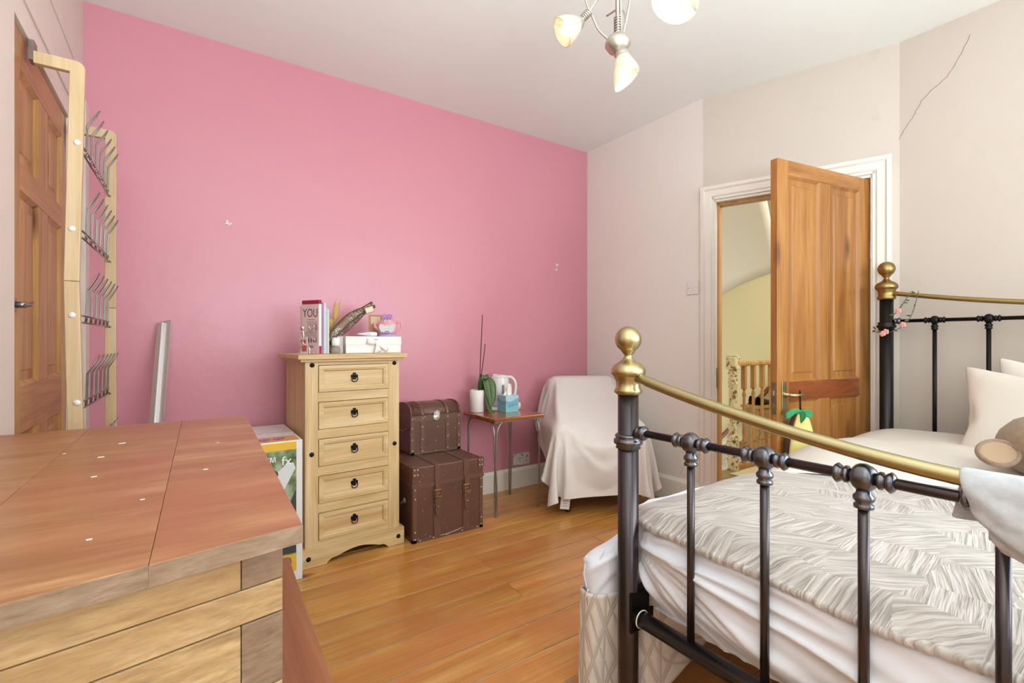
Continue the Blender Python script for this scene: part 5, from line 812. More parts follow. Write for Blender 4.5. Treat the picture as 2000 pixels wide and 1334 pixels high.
nc = MB(); nc.prism([(-.05, -.03), (-.03, -.05), (.03, -.05), (.05, -.03), (.05, .03), (.03, .05), (-.03, .05), (-.05, .03)], .86, .97)
nc.prism([(-.04, -.03), (-.03, -.04), (.03, -.04), (.04, -.03), (.04, .03), (.03, .04), (-.03, .04), (-.04, .03)], .97, .985)
nc.build('newel_cap', paintedw, nw, rot=(0, 0, .3), bevel=.01)
bl = thing('balustrade', 'waxed pine balustrade running right from the cream newel post', 'balustrade', (NPX+.05, NPY, 0))
MB().box(0, 1.2, -.03, .03, .885, .925, None, .012).build('handrail', balw, bl)
MB().box(0, 1.2, -.03, .03, 0.0, .03).build('base_rail', balw, bl)
bsp = MB()
bsp.box(-.018, .018, -.018, .018, .03, .20); bsp.lathe([(.018, .20), (.022, .22), (.013, .25), (.018, .30), (.016, .34), (.012, .58), (.011, .60), (.018, .63), (.010, .66), (.014, .68)], 12); bsp.box(-.018, .018, -.018, .018, .68, .885)
bme = bsp.mesh('baluster'); bme.materials.append(balw)
for i in range(7): mkobj('baluster', bme, None, bl, loc=(.125+i*.15, 0, 0))
# low wooden cabinet behind the balusters with things on top
cb = thing('low_cabinet', 'low pale wooden cabinet half hidden behind the door leaf on the landing', 'cabinet', (4.50, 2.44, 0))
MB().box(0, .6, 0, .15, 0, .46, None, .004).build('body', mangoX, cb); MB().box(-.02, .62, -.02, .17, .46, .485, None, .004).build('top', balw, cb)
for z in (.05, .25): MB().box(.02, .58, -.012, -.001, z, z+.18, None, .003).build('drawer', mangoX, cb)
def shoe(name, col, label, loc, rz):
    def f(u, v):
        a = 2*PI*u; y = v*.24; w_ = .034*(1+.25*math.sin(v*PI))*(1 if .06 < v < .95 else .8); hgt = .03+.05*(1-v)**1.3
        return (w_*math.cos(a)*(1 if math.sin(a) < 0 else .8), y, max(0, hgt*.5+hgt*.5*math.sin(a))+.004)
    b = MB().grid(f, 16, 10); t = thing(name, label, 'shoe', loc, rz)
    b.build('upper', plain(name+'_upper_'+col, col, .5), t)
    MB().box(-.032, .032, 0, .24, 0, .012, None, .005).build('sole', black, t); return t
shoe('shoe', '241C1C', 'black shoe on the low landing cabinet beside the door edge', (4.56, 2.480, .486), -PI/2)
shoe('shoe', '9A3A34', 'red shoe lying further back on the low landing cabinet', (4.58, 2.562, .486), -PI/2)
mt = MB()
def matf(u, v):
    a = PI*u; r = .05+.24*v; return (4.02+.30*v*math.cos(a), 2.27-.30*v*math.sin(a), .004+.002*math.sin(60*v))
mt.grid(matf, 24, 18); mto = mt.build('stair_mat', plain('ribbed_sisal', 'C9BC98', .9, var=.2, vscale=60), solid=.006)
tag(mto, 'half-round ribbed sisal mat at the foot of the newel post', 'mat')

# ------------------------------------------------------------------ shoe rack by the cupboard door
rk = thing('shoe_rack', 'tall pale wooden shoe rack with wire holders hung before the cupboard door', 'shoe rack', (0, 0, 0))
def side_frame(y, xo, xi, top, wob, zj, label=None):
    f = MB(); r = .022; w_ = .037
    o = [(XL+.012 if y < 2.3 else XL+.02, top-w_), (XL+.012 if y < 2.3 else XL+.02, top)] + [(xo-r+r*math.sin(t*PI/2/4), top-r+r*math.cos(t*PI/2/4)) for t in range(5)]
    o += [(xo+wob, zj), (xo+wob-w_, zj), (xo-w_, top-w_)]
    f.prism(o, y-.011, y+.011, 'Y'); fr = f.build('side_frame', beech, rk, bevel=.002)
    g = MB(); g.prism([(xo+wob, zj-.001), (xo+wob*.0+.004*0, .55), (xo-w_, .55), (xo+wob-w_, zj-.001)], y-.011, y+.011, 'Y')
    g.build('lower_post', beech, rk, bevel=.002); return fr
f1 = side_frame(2.03, -.262, 0, 1.984, -.014, 1.29)
f2 = side_frame(2.60, -.237, 0, 1.980, -.002, 1.24)
MB().box(XL+.001, XL+.014, 2.02, 2.06, 1.955, 2.016).build('wall_hook', steel, rk)
cap = MB(); cap.lathe([(.0095, 0), (.0095, .001), (.007, .004), (0, .0055)], 16, RX(PI/2)); cme = cap.mesh('cap'); cme.materials.append(whitep)
lp = MB()
for s_ in (0, 1):
    y0 = -.013 if s_ == 0 else .013
    lp.tube([(0, y0, -.022), (.002, y0, 0), (.004, y0*.9, .085), (.012, y0*.9, .100), (.030, y0*.5, .135), (.035, 0, .146)], .0019, 6)
lme = lp.mesh('wire_loop'); lme.materials.append(steel)
for k, z in enumerate((1.727, 1.454, 1.183, .907, .64)):
    mkobj('screw_cap', cme, None, rk, loc=(-.281-.012*(k in (1, 2)), 2.019, z))
    r_ = MB()
    for dz in (0, -.022): r_.tube([(-.272, 2.03, z+dz), (-.262, 2.60, z+dz)], .0028, 8)
    r_.ball((-.258, 2.592, z-.022), .006, 8)
    wr_ = r_.build('wire_row', steel, rk)
    for i in range(6): mkobj('wire_loop', lme, None, wr_, loc=(-.272+.0017*i, 2.11+i*.088, z), rot=(0, 0, 0))

# ------------------------------------------------------------------ aluminium rail leaning on the pink wall
rl = thing('aluminium_rail', 'silver aluminium channel with two rods leaning on the pink wall', 'metal rail', (-.145, 2.60, 0))
d = Vector((.066, .325, 1.207)); L = d.length
Q = d.to_track_quat('Z', 'Y').to_matrix().to_4x4() @ RZ(-.5)
MB().box(-.020, .020, -.016, -.010, 0, L, Q, .001).build('face_strip', silver, rl)
MB().box(.016, .042, -.010, .004, 0, L-.01, Q, .001).build('back_channel', silver, rl)
for x in (.026, .037): 
    q = MB(); q.tube([tuple(Q @ Vector((x, -.014, 0))), tuple(Q @ Vector((x, -.014, L-.11)))], .0045, 8); q.build('rod', chrome, rl)

# ------------------------------------------------------------------ chunky chest with the big top in the foreground
ck_ = thing('chunky_chest', 'chunky hardwood chest of drawers with thick reddish top in the foreground', 'chest of drawers', (0, 0, 0))
ZT = .875
def lerp(a, b, t): return (a[0]+(b[0]-a[0])*t, a[1]+(b[1]-a[1])*t)
near = [(-.39, .535), (.120, .633)]; far = [(-.39, 1.637), (.153, 1.665)]
for a_, b_ in ((0, .345), (.345, .705), (.705, 1)):
    g = .0002
    MB().prism([lerp(near[0], near[1], a_+g), lerp(near[0], near[1], b_-g), lerp(far[0], far[1], b_-g), lerp(far[0], far[1], a_+g)], ZT-.023, ZT).build('top_plank', mango, ck_, bevel=.0012)
    e0, e1 = Vector(lerp(near[0], near[1], a_+g)), Vector(lerp(near[0], near[1], b_-g))
    MB().prism([(e0.x, e0.y-.0012), (e1.x, e1.y-.0012), tuple(e1), tuple(e0)], ZT-.0222, ZT-.0008).build('end_grain', mangoE, ck_, label='weathered grey end grain edge')
bn = [(-.385, .556), (.100, .650)]; bf = [(-.385, 1.62), (.131, 1.645)]
zz = ZT-.0235; hs = [.043, .041, .085, .085, .085, .085, .085, .085, .085, .085]; i = 0
while zz > .08 and i < len(hs):
    z1 = zz; z0 = zz-hs[i]
    inn = [(bn[0][0], bn[0][1]+.02), (bn[1][0]-.002, bn[1][1]+.02)]
    joint = i % 2 == 0; e = .905 if joint else 1.0; po = rnd.uniform(-.001, .001)
    MB().prism([(bn[0][0], bn[0][1]+po), (lerp(bn[0], bn[1], e)[0], lerp(bn[0], bn[1], e)[1]+po), lerp(inn[0], inn[1], e), inn[0]], z0+.0006, z1-.0006).build('side_plank', mangoX, ck_, bevel=.0015)
    if joint: MB().prism([(lerp(bn[0], bn[1], .9065)[0], lerp(bn[0], bn[1], .9065)[1]+po), bn[1], inn[1], lerp(inn[0], inn[1], .9065)], z0+.0006, z1-.0006).build('box_joint', mangoE, ck_, bevel=.001)
    MB().prism([lerp(bf[0], bf[1], 0), bf[1], (bf[1][0], bf[1][1]-.02), (bf[0][0], bf[0][1]-.02)], z0+.0006, z1-.0006).build('side_plank', mangoX, ck_)
    zz = z0; i += 1
zb = zz
MB().prism([(-.385, .58), (-.37, .58), (-.37, 1.6), (-.385, 1.6)], zb, ZT-.0235).build('back', mangoX, ck_)
MB().prism([(bn[0][0], .60), (.098, .69), (.128, 1.61), (-.37, 1.58)], zb, zb+.02).build('bottom', mangoX, ck_)
for k in range(3):
    z0 = zb+.02+k*.26*.93; z1 = z0+.232
    dr = MB().prism([(.085, .675), (.099, .675), (.128, 1.618), (.114, 1.618)], z0, min(z1, ZT-.026)).build('drawer', mangoX, ck_, bevel=.002)
    for yy_ in (.92, 1.36):
        x = .099+(yy_-.675)*.0308
        MB().tube([(x, yy_-.045, (z0+z1)/2), (x+.02, yy_-.04, (z0+z1)/2), (x+.022, yy_, (z0+z1)/2-.004), (x+.02, yy_+.04, (z0+z1)/2), (x, yy_+.045, (z0+z1)/2)], .005, 8).build('pull_handle', black, dr)
for x, y in ((-.36, .60), (.07, .675), (.095, 1.60), (-.36, 1.58)): MB().box(x-.025, x+.025, y-.025, y+.025, 0, zb).build('foot', mangoX, ck_)
sh = MB(); ax_ = Vector(bn[1])-Vector(bn[0]); un = ax_.normalized()
p0 = Vector(bn[0])+un*.14; pts = []
for s_, zq, off in ((0, .752, 0), (0, .752, .02), (.02, .766, .028), (.11, .766, .028), (.13, .752, .02), (.13, .752, 0)):
    q = p0+un*s_; pts.append((q.x+un.y*off, q.y-un.x*off, zq-.012))
sh.tube(pts, .006, 8); sh.build('iron_side_handle', black, ck_)
fleck = plain('pale_paint_fleck', 'E6DCD0', .7)
for x, y, r_ in ((-.115, 1.36, .007), (-.135, 1.22, .006), (-.125, 1.05, .0045), (.03, 1.0, .004), (-.05, .86, .003), (-.09, .72, .003), (.06, 1.25, .003), (-.2, 1.3, .003)):
    MB().prism([(x+r_*math.cos(k*PI/3)*(1.6 if k % 3 else .9), y+r_*.6*math.sin(k*PI/3)) for k in range(6)], ZT, ZT+.0006).build('paint_fleck', fleck, ck_)
# low reddish unit beside it
lb = thing('low_bench', 'low reddish-brown wooden bench seen past the right edge of the chunky chest', 'bench', (0, 0, 0))
MB().prism([(.138, .64), (.230, .64), (.2705, 1.65), (.170, 1.65)], .397, .42).build('seat_board', mahog, lb, bevel=.002)
for y in (.68, 1.58):
    x = .145+(y-.64)*.04
    MB().box(x, x+.075, y, y+.03, 0, .397).build('leg', mahog, lb)
MB().prism([(.150, .66), (.170, .66), (.21, 1.62), (.19, 1.62)], .33, .397).build('apron', mahog, lb)

# ------------------------------------------------------------------ printed appliance box
bx = thing('cardboard_box', 'white printed appliance box with yellow bands wedged beside the pine chest', 'box', (.085, 2.385, 0))
W_, D_, H_ = .365, .50, .646
cardw = plain('white_glossy_card', 'E6E4E2', .35, var=.03)
MB().box(0, W_, 0, D_, 0, H_, None, .002).build('carton', cardw, bx)
tp_ = MB(); tp_.box(.0, W_+.001, .235, .262, H_, H_+.0006); tp_.box(-.001, 0, .235, .262, H_-.1, H_)
tp_.build('parcel_tape', plain('clear_tape', 'D8D0C8', .15), bx)
yel = plain('print_yellow', 'E9B83A', .35); ora = plain('print_orange', 'E0A066', .35)
def photo_mat():
    t = NT('printed_garden_photo'); v = t.coords()
    t.base(t.ramp(t.noise(v, 14, 5, .6), [(.35, '3E5236'), (.5, '7A8F66'), (.62, 'A9B79A')])); t.set(Roughness=.3); return t.m
photo = photo_mat()
MB().box(.01, W_-.028, -.0010, 0, .50, .622).build('printed_photo', photo, bx) if False else None
MB().box(.008, W_-.026, -.0008, .0005, .125, .605).build('printed_photo', photo, bx, label='printed garden photograph')
MB().box(.008, W_-.026, -.0009, .0005, .605, .640).build('yellow_band', yel, bx)
MB().box(.008, W_-.026, -.0009, .0005, .045, .125).build('yellow_band', yel, bx)
MB().box(.012, W_-.012, .012, .13, H_, H_+.0008).build('orange_panel', ora, bx)
MB().box(.012, W_-.012, .002, .014, H_, H_+.0009).build('yellow_band', yel, bx)
pur = plain('print_purple', '8A6088', .4)
for x in (.215, .275):
    q = MB(); q.tube([(x+.02*math.cos(a)*(1+.2*math.sin(3*a)), .065+.028*math.sin(a), H_+.001) for a in [k*PI/8 for k in range(16)]], .0025, 5, close=True); q.ball((x, .065, H_+.001), (.009, .012, .001), 8); q.build('printed_icon', pur, bx)
gy = plain('print_pale_grey', 'DADCDD', .35); dk = plain('print_charcoal', '3A4040', .35)
# printed picture of a curved white machine
def flat(pts, mat, name, y=-.0014): q = MB(); q.prism(pts, y, y+.0005, 'Y'); return q.build(name, mat, bx)
flat([(.14+.12*math.cos(a), .40+.13*math.sin(a)) for a in [k*PI/12 for k in range(24)]], gy, 'printed_machine')
flat([(.15+.07*math.cos(a), .42+.07*math.sin(a)) for a in [k*PI/10 for k in range(20)]], dk, 'printed_machine', -.0018)
flat([(.15+.05*math.cos(a), .43+.05*math.sin(a)) for a in [k*PI/10 for k in range(20)]], gy, 'printed_machine', -.0022)
flat([(.19, .30), (.24, .33), (.335, .52), (.325, .545), (.30, .545), (.25, .50), (.20, .42)], gy, 'printed_machine', -.0026)
flat([(.28, .13), (.337, .13), (.337, .42), (.31, .36), (.285, .25)], dk, 'printed_machine', -.0012)
flat([(.235+.028*math.cos(a), .50+.022*math.sin(a)) for a in [k*PI/8 for k in range(16)]], dk, 'printed_machine', -.0030)
flat([(.305, .07), (.32, .085), (.315, .11), (.30, .115), (.29, .10), (.295, .08)], pur, 'printed_icon')
MX = RX(PI/2)
text('se™ fx', .058, plain('print_white', 'F4F4F4', .4), bx, T(.235, -.0036, .555) @ MX)

# ------------------------------------------------------------------ pine five-drawer chest
ch = thing('pine_chest', 'waxed pine five-drawer chest with black studs and ring pulls by the pink wall', 'chest of drawers', (.480, 2.484, 0), math.radians(3.2))
BW, BD = .487, .385
MB().prism([(-.038, -.030), (BW+.035, -.030), (BW+.035, BD+.01), (-.038, BD+.01)], 1.012, 1.037).build('top', pine, ch, bevel=.004)
MB().box(-.025, BW+.022, -.018, BD+.005, 1.000, 1.012).build('top_moulding', pine, ch, bevel=.003)
for x in (0, BW-.02): MB().box(x, x+.02, .02, BD, .05, 1.0).build('side_panel', pineV, ch)
MB().box(.02, BW-.02, BD-.01, BD, .05, 1.0).build('back_panel', pine, ch)
for x in (0, BW-.062): MB().box(x, x+.062, 0, .022, .05, 1.0).build('stile', pineV, ch, bevel=.001)
tops = [.981, .7985, .616, .4335, .251]; DH = .131
rz_ = [(1.0, tops[0]+.0025)]+[(tops[i]-DH-.0025, tops[i+1]+.0025) for i in range(4)]+[(tops[4]-DH-.0025, .06)]
for z1, z0 in rz_: MB().box(.062, BW-.062, .001, .022, z0, z1).build('rail', pine, ch, bevel=.0008)
# drawer with stepped picture-frame front
def drawer_front():
    b = MB(); x0, x1 = .0645, BW-.0645
    def ring(m0, y0, m1, y1):
        vs = [(x0+m0, y0, m0), (x1-m0, y0, m0), (x1-m0, y0, DH-m0), (x0+m0, y0, DH-m0), (x0+m1, y1, m1), (x1-m1, y1, m1), (x1-m1, y1, DH-m1), (x0+m1, y1, DH-m1)]
        b.add(vs, [(0, 1, 5, 4), (1, 2, 6, 5), (2, 3, 7, 6), (3, 0, 4, 7)])
    ring(0, .02, 0, -.004); ring(0, -.004, .016, -.004); ring(.016, -.004, .019, -.0015); ring(.019, -.0015, .024, -.001); ring(.024, -.001, .027, .006); ring(.027, .006, .030, .008)
    b.add([(x0+.030, .008, .030), (x1-.030, .008, .030), (x1-.030, .008, DH-.030), (x0+.030, .008, DH-.030)], [(0, 1, 2, 3)])
    b.box(x0+.01, x1-.01, .02, BD-.03, .01, DH-.02); return b.mesh('drawer')
dme = drawer_front(); dme.materials.append(pine)
# cross-shaped black pull with a ring
ps = MB()
cross = []
for k in range(4):
    a = PI/2*k
    for dx, dy in ((.006, -.005), (.010, -.009), (.017, -.008), (.019, 0), (.017, .008), (.010, .009), (.006, .005)):
        cross.append((dx*math.cos(a)-dy*math.sin(a), (dx*math.sin(a)+dy*math.cos(a))*1.0))
ps.prism(cross, -.001, .002, 'Y'); ps.ball((0, -.004, 0), (.006, .004, .006), 10)
pme = ps.mesh('pull_plate'); pme.materials.append(black)
rg = MB(); rg.tube([(.0155*math.cos(a), -.008-.002*math.sin(a), -.013+.0155*math.sin(a)) for a in [k*2*PI/20 for k in range(20)]], .0024, 6, close=True); rme = rg.mesh('ring_pull'); rme.materials.append(black)
for z in tops:
    dr = mkobj('drawer', dme, None, ch, loc=(0, 0, z-DH))
    pp = mkobj('pull_plate', pme, None, dr, loc=(BW/2, .007, DH/2+.006))
    mkobj('ring_pull', rme, None, dr, loc=(BW/2, .007, DH/2+.006))
# scalloped plinth
pt = [(-.018, 0), (.10, 0)]
pt += [(.10+.03*t, .006+.018*math.sin(t*PI/2)) for t in (0, .4, .8, 1)]
pt += [(.15+.215*t, .026+.022*math.sin(t*PI)) for t in [k/10 for k in range(11)]]
pt += [(.385+.03*t, .006+.018*math.cos(t*PI/2)) for t in (0, .3, .7, 1)]
pt += [(.42, 0), (BW+.022, 0), (BW+.022, .092), (-.018, .092)]
MB().prism(pt, -.017, .0, 'Y').build('plinth', pine, ch, bevel=.002)
for x in (-.018, BW+.004): MB().box(x, x+.018, .0, BD, 0, .092).build('plinth', pine, ch, bevel=.002)
stu = MB(); stu.lathe([(.0115, 0), (.0112, .003), (.0085, .007), (.004, .009), (0, .0095)], 16, RX(PI/2)); sme = stu.mesh('stud'); sme.materials.append(black)
for x, y, z in ((.033, 0, .984), (BW-.028, 0, .984), (.031, 0, .547), (BW-.026, 0, .547), (.012, -.017, .046), (BW-.012, -.017, .046)): mkobj('stud', sme, None, ch, loc=(x, y, z))

# ------------------------------------------------------------------ things on the pine chest (top at z = 1.0375)
ZC = 1.0378
# books: u runs along the cover (towards the viewer and right), v is the thickness direction (back and right)
ub = Vector((.0572, -.0935, 0)).normalized(); vb = Vector((.0935, .0572, 0)).normalized()
pagem = plain('page_block', 'EDE6DA', .8)
def book(label, org, wd_, th, ht, cov, spine=None, name='book', group=None, tilt=0, soft=False):
    ang_ = math.atan2(ub.y, ub.x)
    t = thing(name, label, 'book' if name == 'book' else 'booklet', (org[0], org[1], ZC), ang_, group)   # local +x along cover, +y = thickness
    cm = plain('cover_'+cov+'_'+label[:6], cov, .35, var=.03); c = .0018
    MB().box(.002, wd_-c, c, th-c, .003, ht-.003).build('pages', pagem, t)
    MB().box(0, wd_, 0, c, 0, ht).build('front_cover', cm, t); MB().box(0, wd_, th-c, th, 0, ht).build('back_cover', cm, t)
    MB().box(wd_-c, wd_, c, th-c, 0, ht).build('spine', plain('spine_'+label[:6], spine, .35) if spine else cm, t)
    return t
b0 = Vector((.497, 2.640, 0))
bk0 = book('tall pale pink beauty book with a red top band and grey lettering', b0, .114, .018, .272, 'E2C4C4', 'F0E8E6')
red = plain('print_crimson', '9E1C3C', .35); gtx = plain('print_grey_letters', '6E5A60', .5)
MB().box(-.0005, .1145, -.0006, .0185, .252, .2722).build('red_band', red, bk0)
MF = RX(PI/2)
text('YOU', .062, gtx, bk0, T(.057, -.0008, .205) @ MF, font_scale=.78)
MB().box(.035, .085, -.0008, .0, .172, .174).build('printed_line', red, bk0)
for k in range(14): MB().box(.034, .104, -.0007, .0, .163-k*.0062, .1645-k*.0062).build('printed_line', gtx, bk0)
pk = plain('print_dusty_pink', 'B98A90', .5)
for x in (.045, .063, .08, .095): MB().ball((x, -.0004, .068), (.006, .0005, .013), 8).build('printed_figure', gtx, bk0)
MB().ball((.098, -.0004, .135), (.009, .0006, .020), 10).build('printed_figure', pk, bk0)
MB().ball((.062, -.0004, .036), (.020, .0005, .007), 10).build('printed_figure', pk, bk0)
MB().box(.1140, .1146, .002, .016, 0, .04).build('printed_figure', red, bk0)
off = .030
for lab, cv, th, ht, wd_ in (('thin lavender booklet right behind the tall pink book', 'D6CBE0', .012, .262, .118), ('thin grey-blue booklet between the lavender and pale green ones', 'B9C2CC', .010, .235, .116), ('thin pale green booklet at the right end of the row', 'BFD9C6', .012, .228, .116), ):
    o_ = b0+vb*off; book(lab, o_, wd_, th, ht, cv, name='booklet', group=None); off += th+.0015
bkl = book('pale pink book leaning at the left end behind the tall book', b0+vb*.0185-ub*.036, .10, .010, .245, 'E6CCC8')
lf_ = thing('leaflet', 'small red and white printed leaflet behind the silver figurine', 'leaflet', (.478, 2.590, ZC), math.atan2(ub.y, ub.x))
MB().box(0, .05, 0, .002, 0, .085).build('sheet', plain('leaflet_white', 'EDE4E0', .5), lf_)
rdp = plain('print_red', 'D9605A', .5)
MB().box(.004, .04, -.0008, 0, .052, .072).build('printed_block', rdp, lf_); MB().box(.012, .044, -.0008, 0, .012, .042).build('printed_block', rdp, lf_)
# wire figurine holding up a heart
fg = thing('wire_figurine', 'silver wire figurine striding and holding up a small heart', 'figurine', (.480, 2.545, ZC), -.6)
q = MB(); q.ball((.0, 0, .128), (.011, .009, .013), 12); q.tube(catmull([(.0, 0, .116), (.006, 0, .10), (.004, 0, .075), (0, 0, .06)]), [.004]*1+[.0045]*17+[.004], 8); q.build('torso', chrome, fg)
for P_ in ([(.006, 0, .102), (.03, 0, .108), (.056, 0, .117)], [(.006, 0, .102), (.04, -.004, .088), (.066, -.006, .068)]):
    q = MB(); q.tube(catmull(P_), .0027, 8); q.build('arm', chrome, fg)
for P_ in ([(0, 0, .064), (-.008, 0, .035), (-.022, 0, .004), (-.012, 0, .002)], [(0, 0, .064), (.008, 0, .048), (.034, 0, .032), (.036, 0, .004), (.048, 0, .002)]):
    q = MB(); q.tube(catmull(P_), .0032, 8); q.build('leg', chrome, fg)
q = MB(); q.tube([(.045+.013*math.sin(t)**3, 0, .134+.0115*(math.cos(t)-.35*math.cos(2*t)-.15*math.cos(3*t))) for t in [k*2*PI/28 for k in range(28)]], .0022, 6, close=True); q.build('heart', chrome, fg)
# bottle
bt = thing('perfume_bottle', 'small clear perfume bottle with a white cap next to the booklets', 'bottle', (.650, 2.585, ZC))
glassm = plain('clear_glass', 'D8D4C8', .08, Transmission_Weight=.7, IOR=1.35)
MB().lathe([(0, 0), (.018, 0), (.023, .006), (.024, .02), (.020, .034), (.013, .038)], 20).build('flask', glassm, bt)
MB().lathe([(.014, .037), (.0205, .040), (.0215, .052), (.0205, .078), (.016, .083), (0, .083)], 20).build('cap', whitep, bt)
# white gift box with a ribbon
gb = thing('gift_box', 'flat white gift box tied with a white satin ribbon on the pine chest', 'box', (.702, 2.590, ZC), math.radians(2))
wcard = plain('white_matt_card', 'E9E2DF', .5)
MB().box(.002, .310, .002, .20, 0, .052, None, .001).build('base', wcard, gb); MB().box(0, .312, 0, .202, .045, .090, None, .0015).build('lid', wcard, gb)
rib = plain('white_satin_ribbon', 'F0E9E4', .3)
r_ = MB()
for dx, dz, ln in ((-1, .25, .055), (.9, -.55, .075), (-.05, -1, .055), (.35, -.9, .05)):
    a_ = Vector((.165, -.004, .052)); dd = Vector((dx, 0, dz)).normalized(); nn = Vector((-dd.z, 0, dd.x))
    vs = [];
    for k in range(7):
        t_ = k/6; c_ = a_+dd*ln*t_+Vector((0, -.010*math.sin(t_*PI), 0)); wv = .009*(.35+t_) if dx != -1 else .012*(.3+math.sin(t_*PI*.6))
        vs += [tuple(c_+nn*wv), tuple(c_-nn*wv)]
    r_.add(vs, [(2*k, 2*k+1, 2*k+3, 2*k+2) for k in range(6)], True)
r_.ball((.165, -.007, .052), (.008, .006, .009), 10)
r_.build('ribbon_bow', rib, gb, solid=.0012)
text('happy', .009, gtx, gb, T(.165, -.0004, .074) @ MF)
wp = thing('white_pot_sleeve', 'plain grey-white card sleeve standing between the bottle and gift box', 'card', (.668, 2.62, ZC))
MB().box(0, .030, 0, .10, 0, .090, None, .001).build('card_box', plain('grey_white_card', 'CFC8C4', .6), wp)
ZB = ZC+.0905
# white tube lying on the gift box
tb = thing('cream_tube', 'white squeezed cream tube lying on the gift box lid', 'tube', (.835, 2.64, ZB+.0125), math.radians(8))
def tubef(u, v):
    a = 2*PI*u; x = -.065+.10*v; h_ = .002+.0105*min(1, v*1.3)**.8; w_ = .015-.003*v; return (x, w_*math.cos(a), h_*math.sin(a))
q = MB(); q.grid(tubef, 20, 10); q.build('tube_body', whitep, tb)
q = MB(); q.lathe([(0, 0), (.0122, 0), (.0125, .003), (.0118, .016), (0, .017)], 18, T(.035, 0, 0) @ RY(PI/2)); q.build('cap', whitep, tb)
MB().box(-.04, .01, -.0135, -.0125, -.004, .003).build('blue_print', plain('print_pale_blue', 'A9BCD6', .4), tb)
# tan carton
ct = thing('tan_carton', 'small tan cardboard carton on its side behind the pink teapot', 'box', (.870, 2.735, ZB), math.radians(-20))
tan = plain('tan_card', 'B98A66', .7, var=.1)
MB().box(0, .075, 0, .06, 0, .125, None, .001).build('carton_body', tan, ct); MB().box(.012, .065, -.001, 0, .07, .115).build('pale_label', plain('pale_label_paper', 'D9BE9E', .6), ct)
# pink teapot shaped clock/jar with a purple butterfly
tpn = plain('pink_glazed_plastic', 'E79AA4', .3, var=.1); vio = plain('violet_plastic', '9A7CC8', .35); lil = plain('lilac_base', 'A9A6DA', .4)
te = thing('pink_teapot_ornament', 'pink teapot-shaped ornament with glass window and purple butterfly', 'ornament', (.953, 2.660, ZB), math.radians(-22))
MB().lathe([(0, 0), (.052, 0), (.052, .006), (.045, .012), (0, .012)], 24).build('base', lil, te)
MB().lathe([(.04, .011), (.047, .013), (.054, .035), (.056, .055), (.050, .078), (.034, .094), (.018, .099), (0, .1)], 28, Matrix.Diagonal((1, .62, 1, 1))).build('pot_body', tpn, te)
wn = MB(); wn.prism([(-.040, .070), (-.044, .05), (-.034, .026), (0, .020), (.034, .026), (.044, .05), (.040, .070), (.022, .066), (.008, .058), (0, .066), (-.010, .058), (-.022, .066)], -.0375, -.030, 'Y'); wn.build('window', plain('grey_mirror', 'C9D0D0', .12), te)
q = MB(); q.tube(catmull([(.050, 0, .078), (.072, 0, .084), (.080, 0, .062), (.070, 0, .042), (.054, 0, .032)]), .0055, 8); q.build('handle', tpn, te)
q = MB(); q.tube(catmull([(-.048, 0, .040), (-.066, 0, .055), (-.072, 0, .080)]), [.013]*4+[.010]*4+[.007]*5, 10); q.build('spout', tpn, te)
for x in (-.010, .010): q = MB(); q.ball((x, -.031, .083), (.009, .006, .009), 10); e_ = q.build('eye', whitep, te); q = MB(); q.ball((x+.001, -.0365, .084), (.003, .002, .003), 8); q.build('pupil', black, e_)
q = MB(); q.tube([(.010*math.sin(t)**3, -.039, .022+.009*(math.cos(t)-.35*math.cos(2*t)-.15*math.cos(3*t))) for t in [k*2*PI/20 for k in range(20)]], .0022, 6, close=True); q.build('heart', plain('magenta_plastic', 'C85A8C', .35), te)
bu = MB()
for sx in (-1, 1):
    for cx, cz, r__ in ((.014, .114, .012), (.010, .101, .008)): bu.tube([(sx*cx+r__*math.cos(a), -.018, cz+r__*.9*math.sin(a)) for a in [k*PI/8 for k in range(16)]], .0026, 6, close=True)
bu.tube([(0, -.018, .092), (0, -.018, .122)], .003, 8); bu.build('butterfly', vio, te)
for x in (-.014, .014): q = MB(); q.ball((x, -.017, .113), (.008, .0015, .008), 10); q.build('wing', plain('butterfly_pink', 'C985BE', .4), te)
# open metalwork leaf lying diagonally, with a pale tag
ml = thing('metal_leaf_vase', 'long tapered pierced-metal vase propped diagonally behind the books', 'vase', (0, 0, 0))
Aq, Bq = Vector((.640, 2.705, ZC+.055)), Vector((.905, 2.755, ZC+.275))
def mleaf(u, v):
    a = 2*PI*u; c_ = Aq.lerp(Bq, v); d_ = (Bq-Aq).normalized(); up = Vector((0, -.15, 1)); up = (up-d_*up.dot(d_)).normalized(); sd = d_.cross(up)
    r = .036*(math.sin(min(1, v*1.12+.12)*PI*.86))**.8+.003; c_ = c_+up*.018*math.sin(v*PI)
    return tuple(c_+up*r*math.cos(a)+sd*r*.55*math.sin(a))
def mleafm():
    t = NT('pierced_bronze_metal'); v = t.coords((1, 1, 1))
    vo = t.add('ShaderNodeTexVoronoi'); vo.inputs['Scale'].default_value = 130; t.link(v, vo.inputs['Vector'])
    n = t.noise(v, 9, 2)
    k = t.ramp(vo.outputs['Distance'], [(.30, 'BDB4A4'), (.46, '6E5A4E')])
    t.base(t.mix(t.ramp(n, [(.45, (0, 0, 0, 1)), (.52, (1, 1, 1, 1))]), lin('7A5A4A'), k)); t.set(Roughness=.4, Metallic=.3); return t.m
mlm = mleafm()
q = MB(); q.grid(mleaf, 20, 18); q.build('pierced_body', mlm, ml)
q = MB(); q.tube([mleaf(0, k/18) for k in range(19)], .0035, 6); q.tube([mleaf(.25, k/18) for k in range(19)], .003, 6); q.tube([mleaf(.75, k/18) for k in range(19)], .003, 6); q.build('rib', plain('dark_bronze', '5A4238', .4, .6), ml)
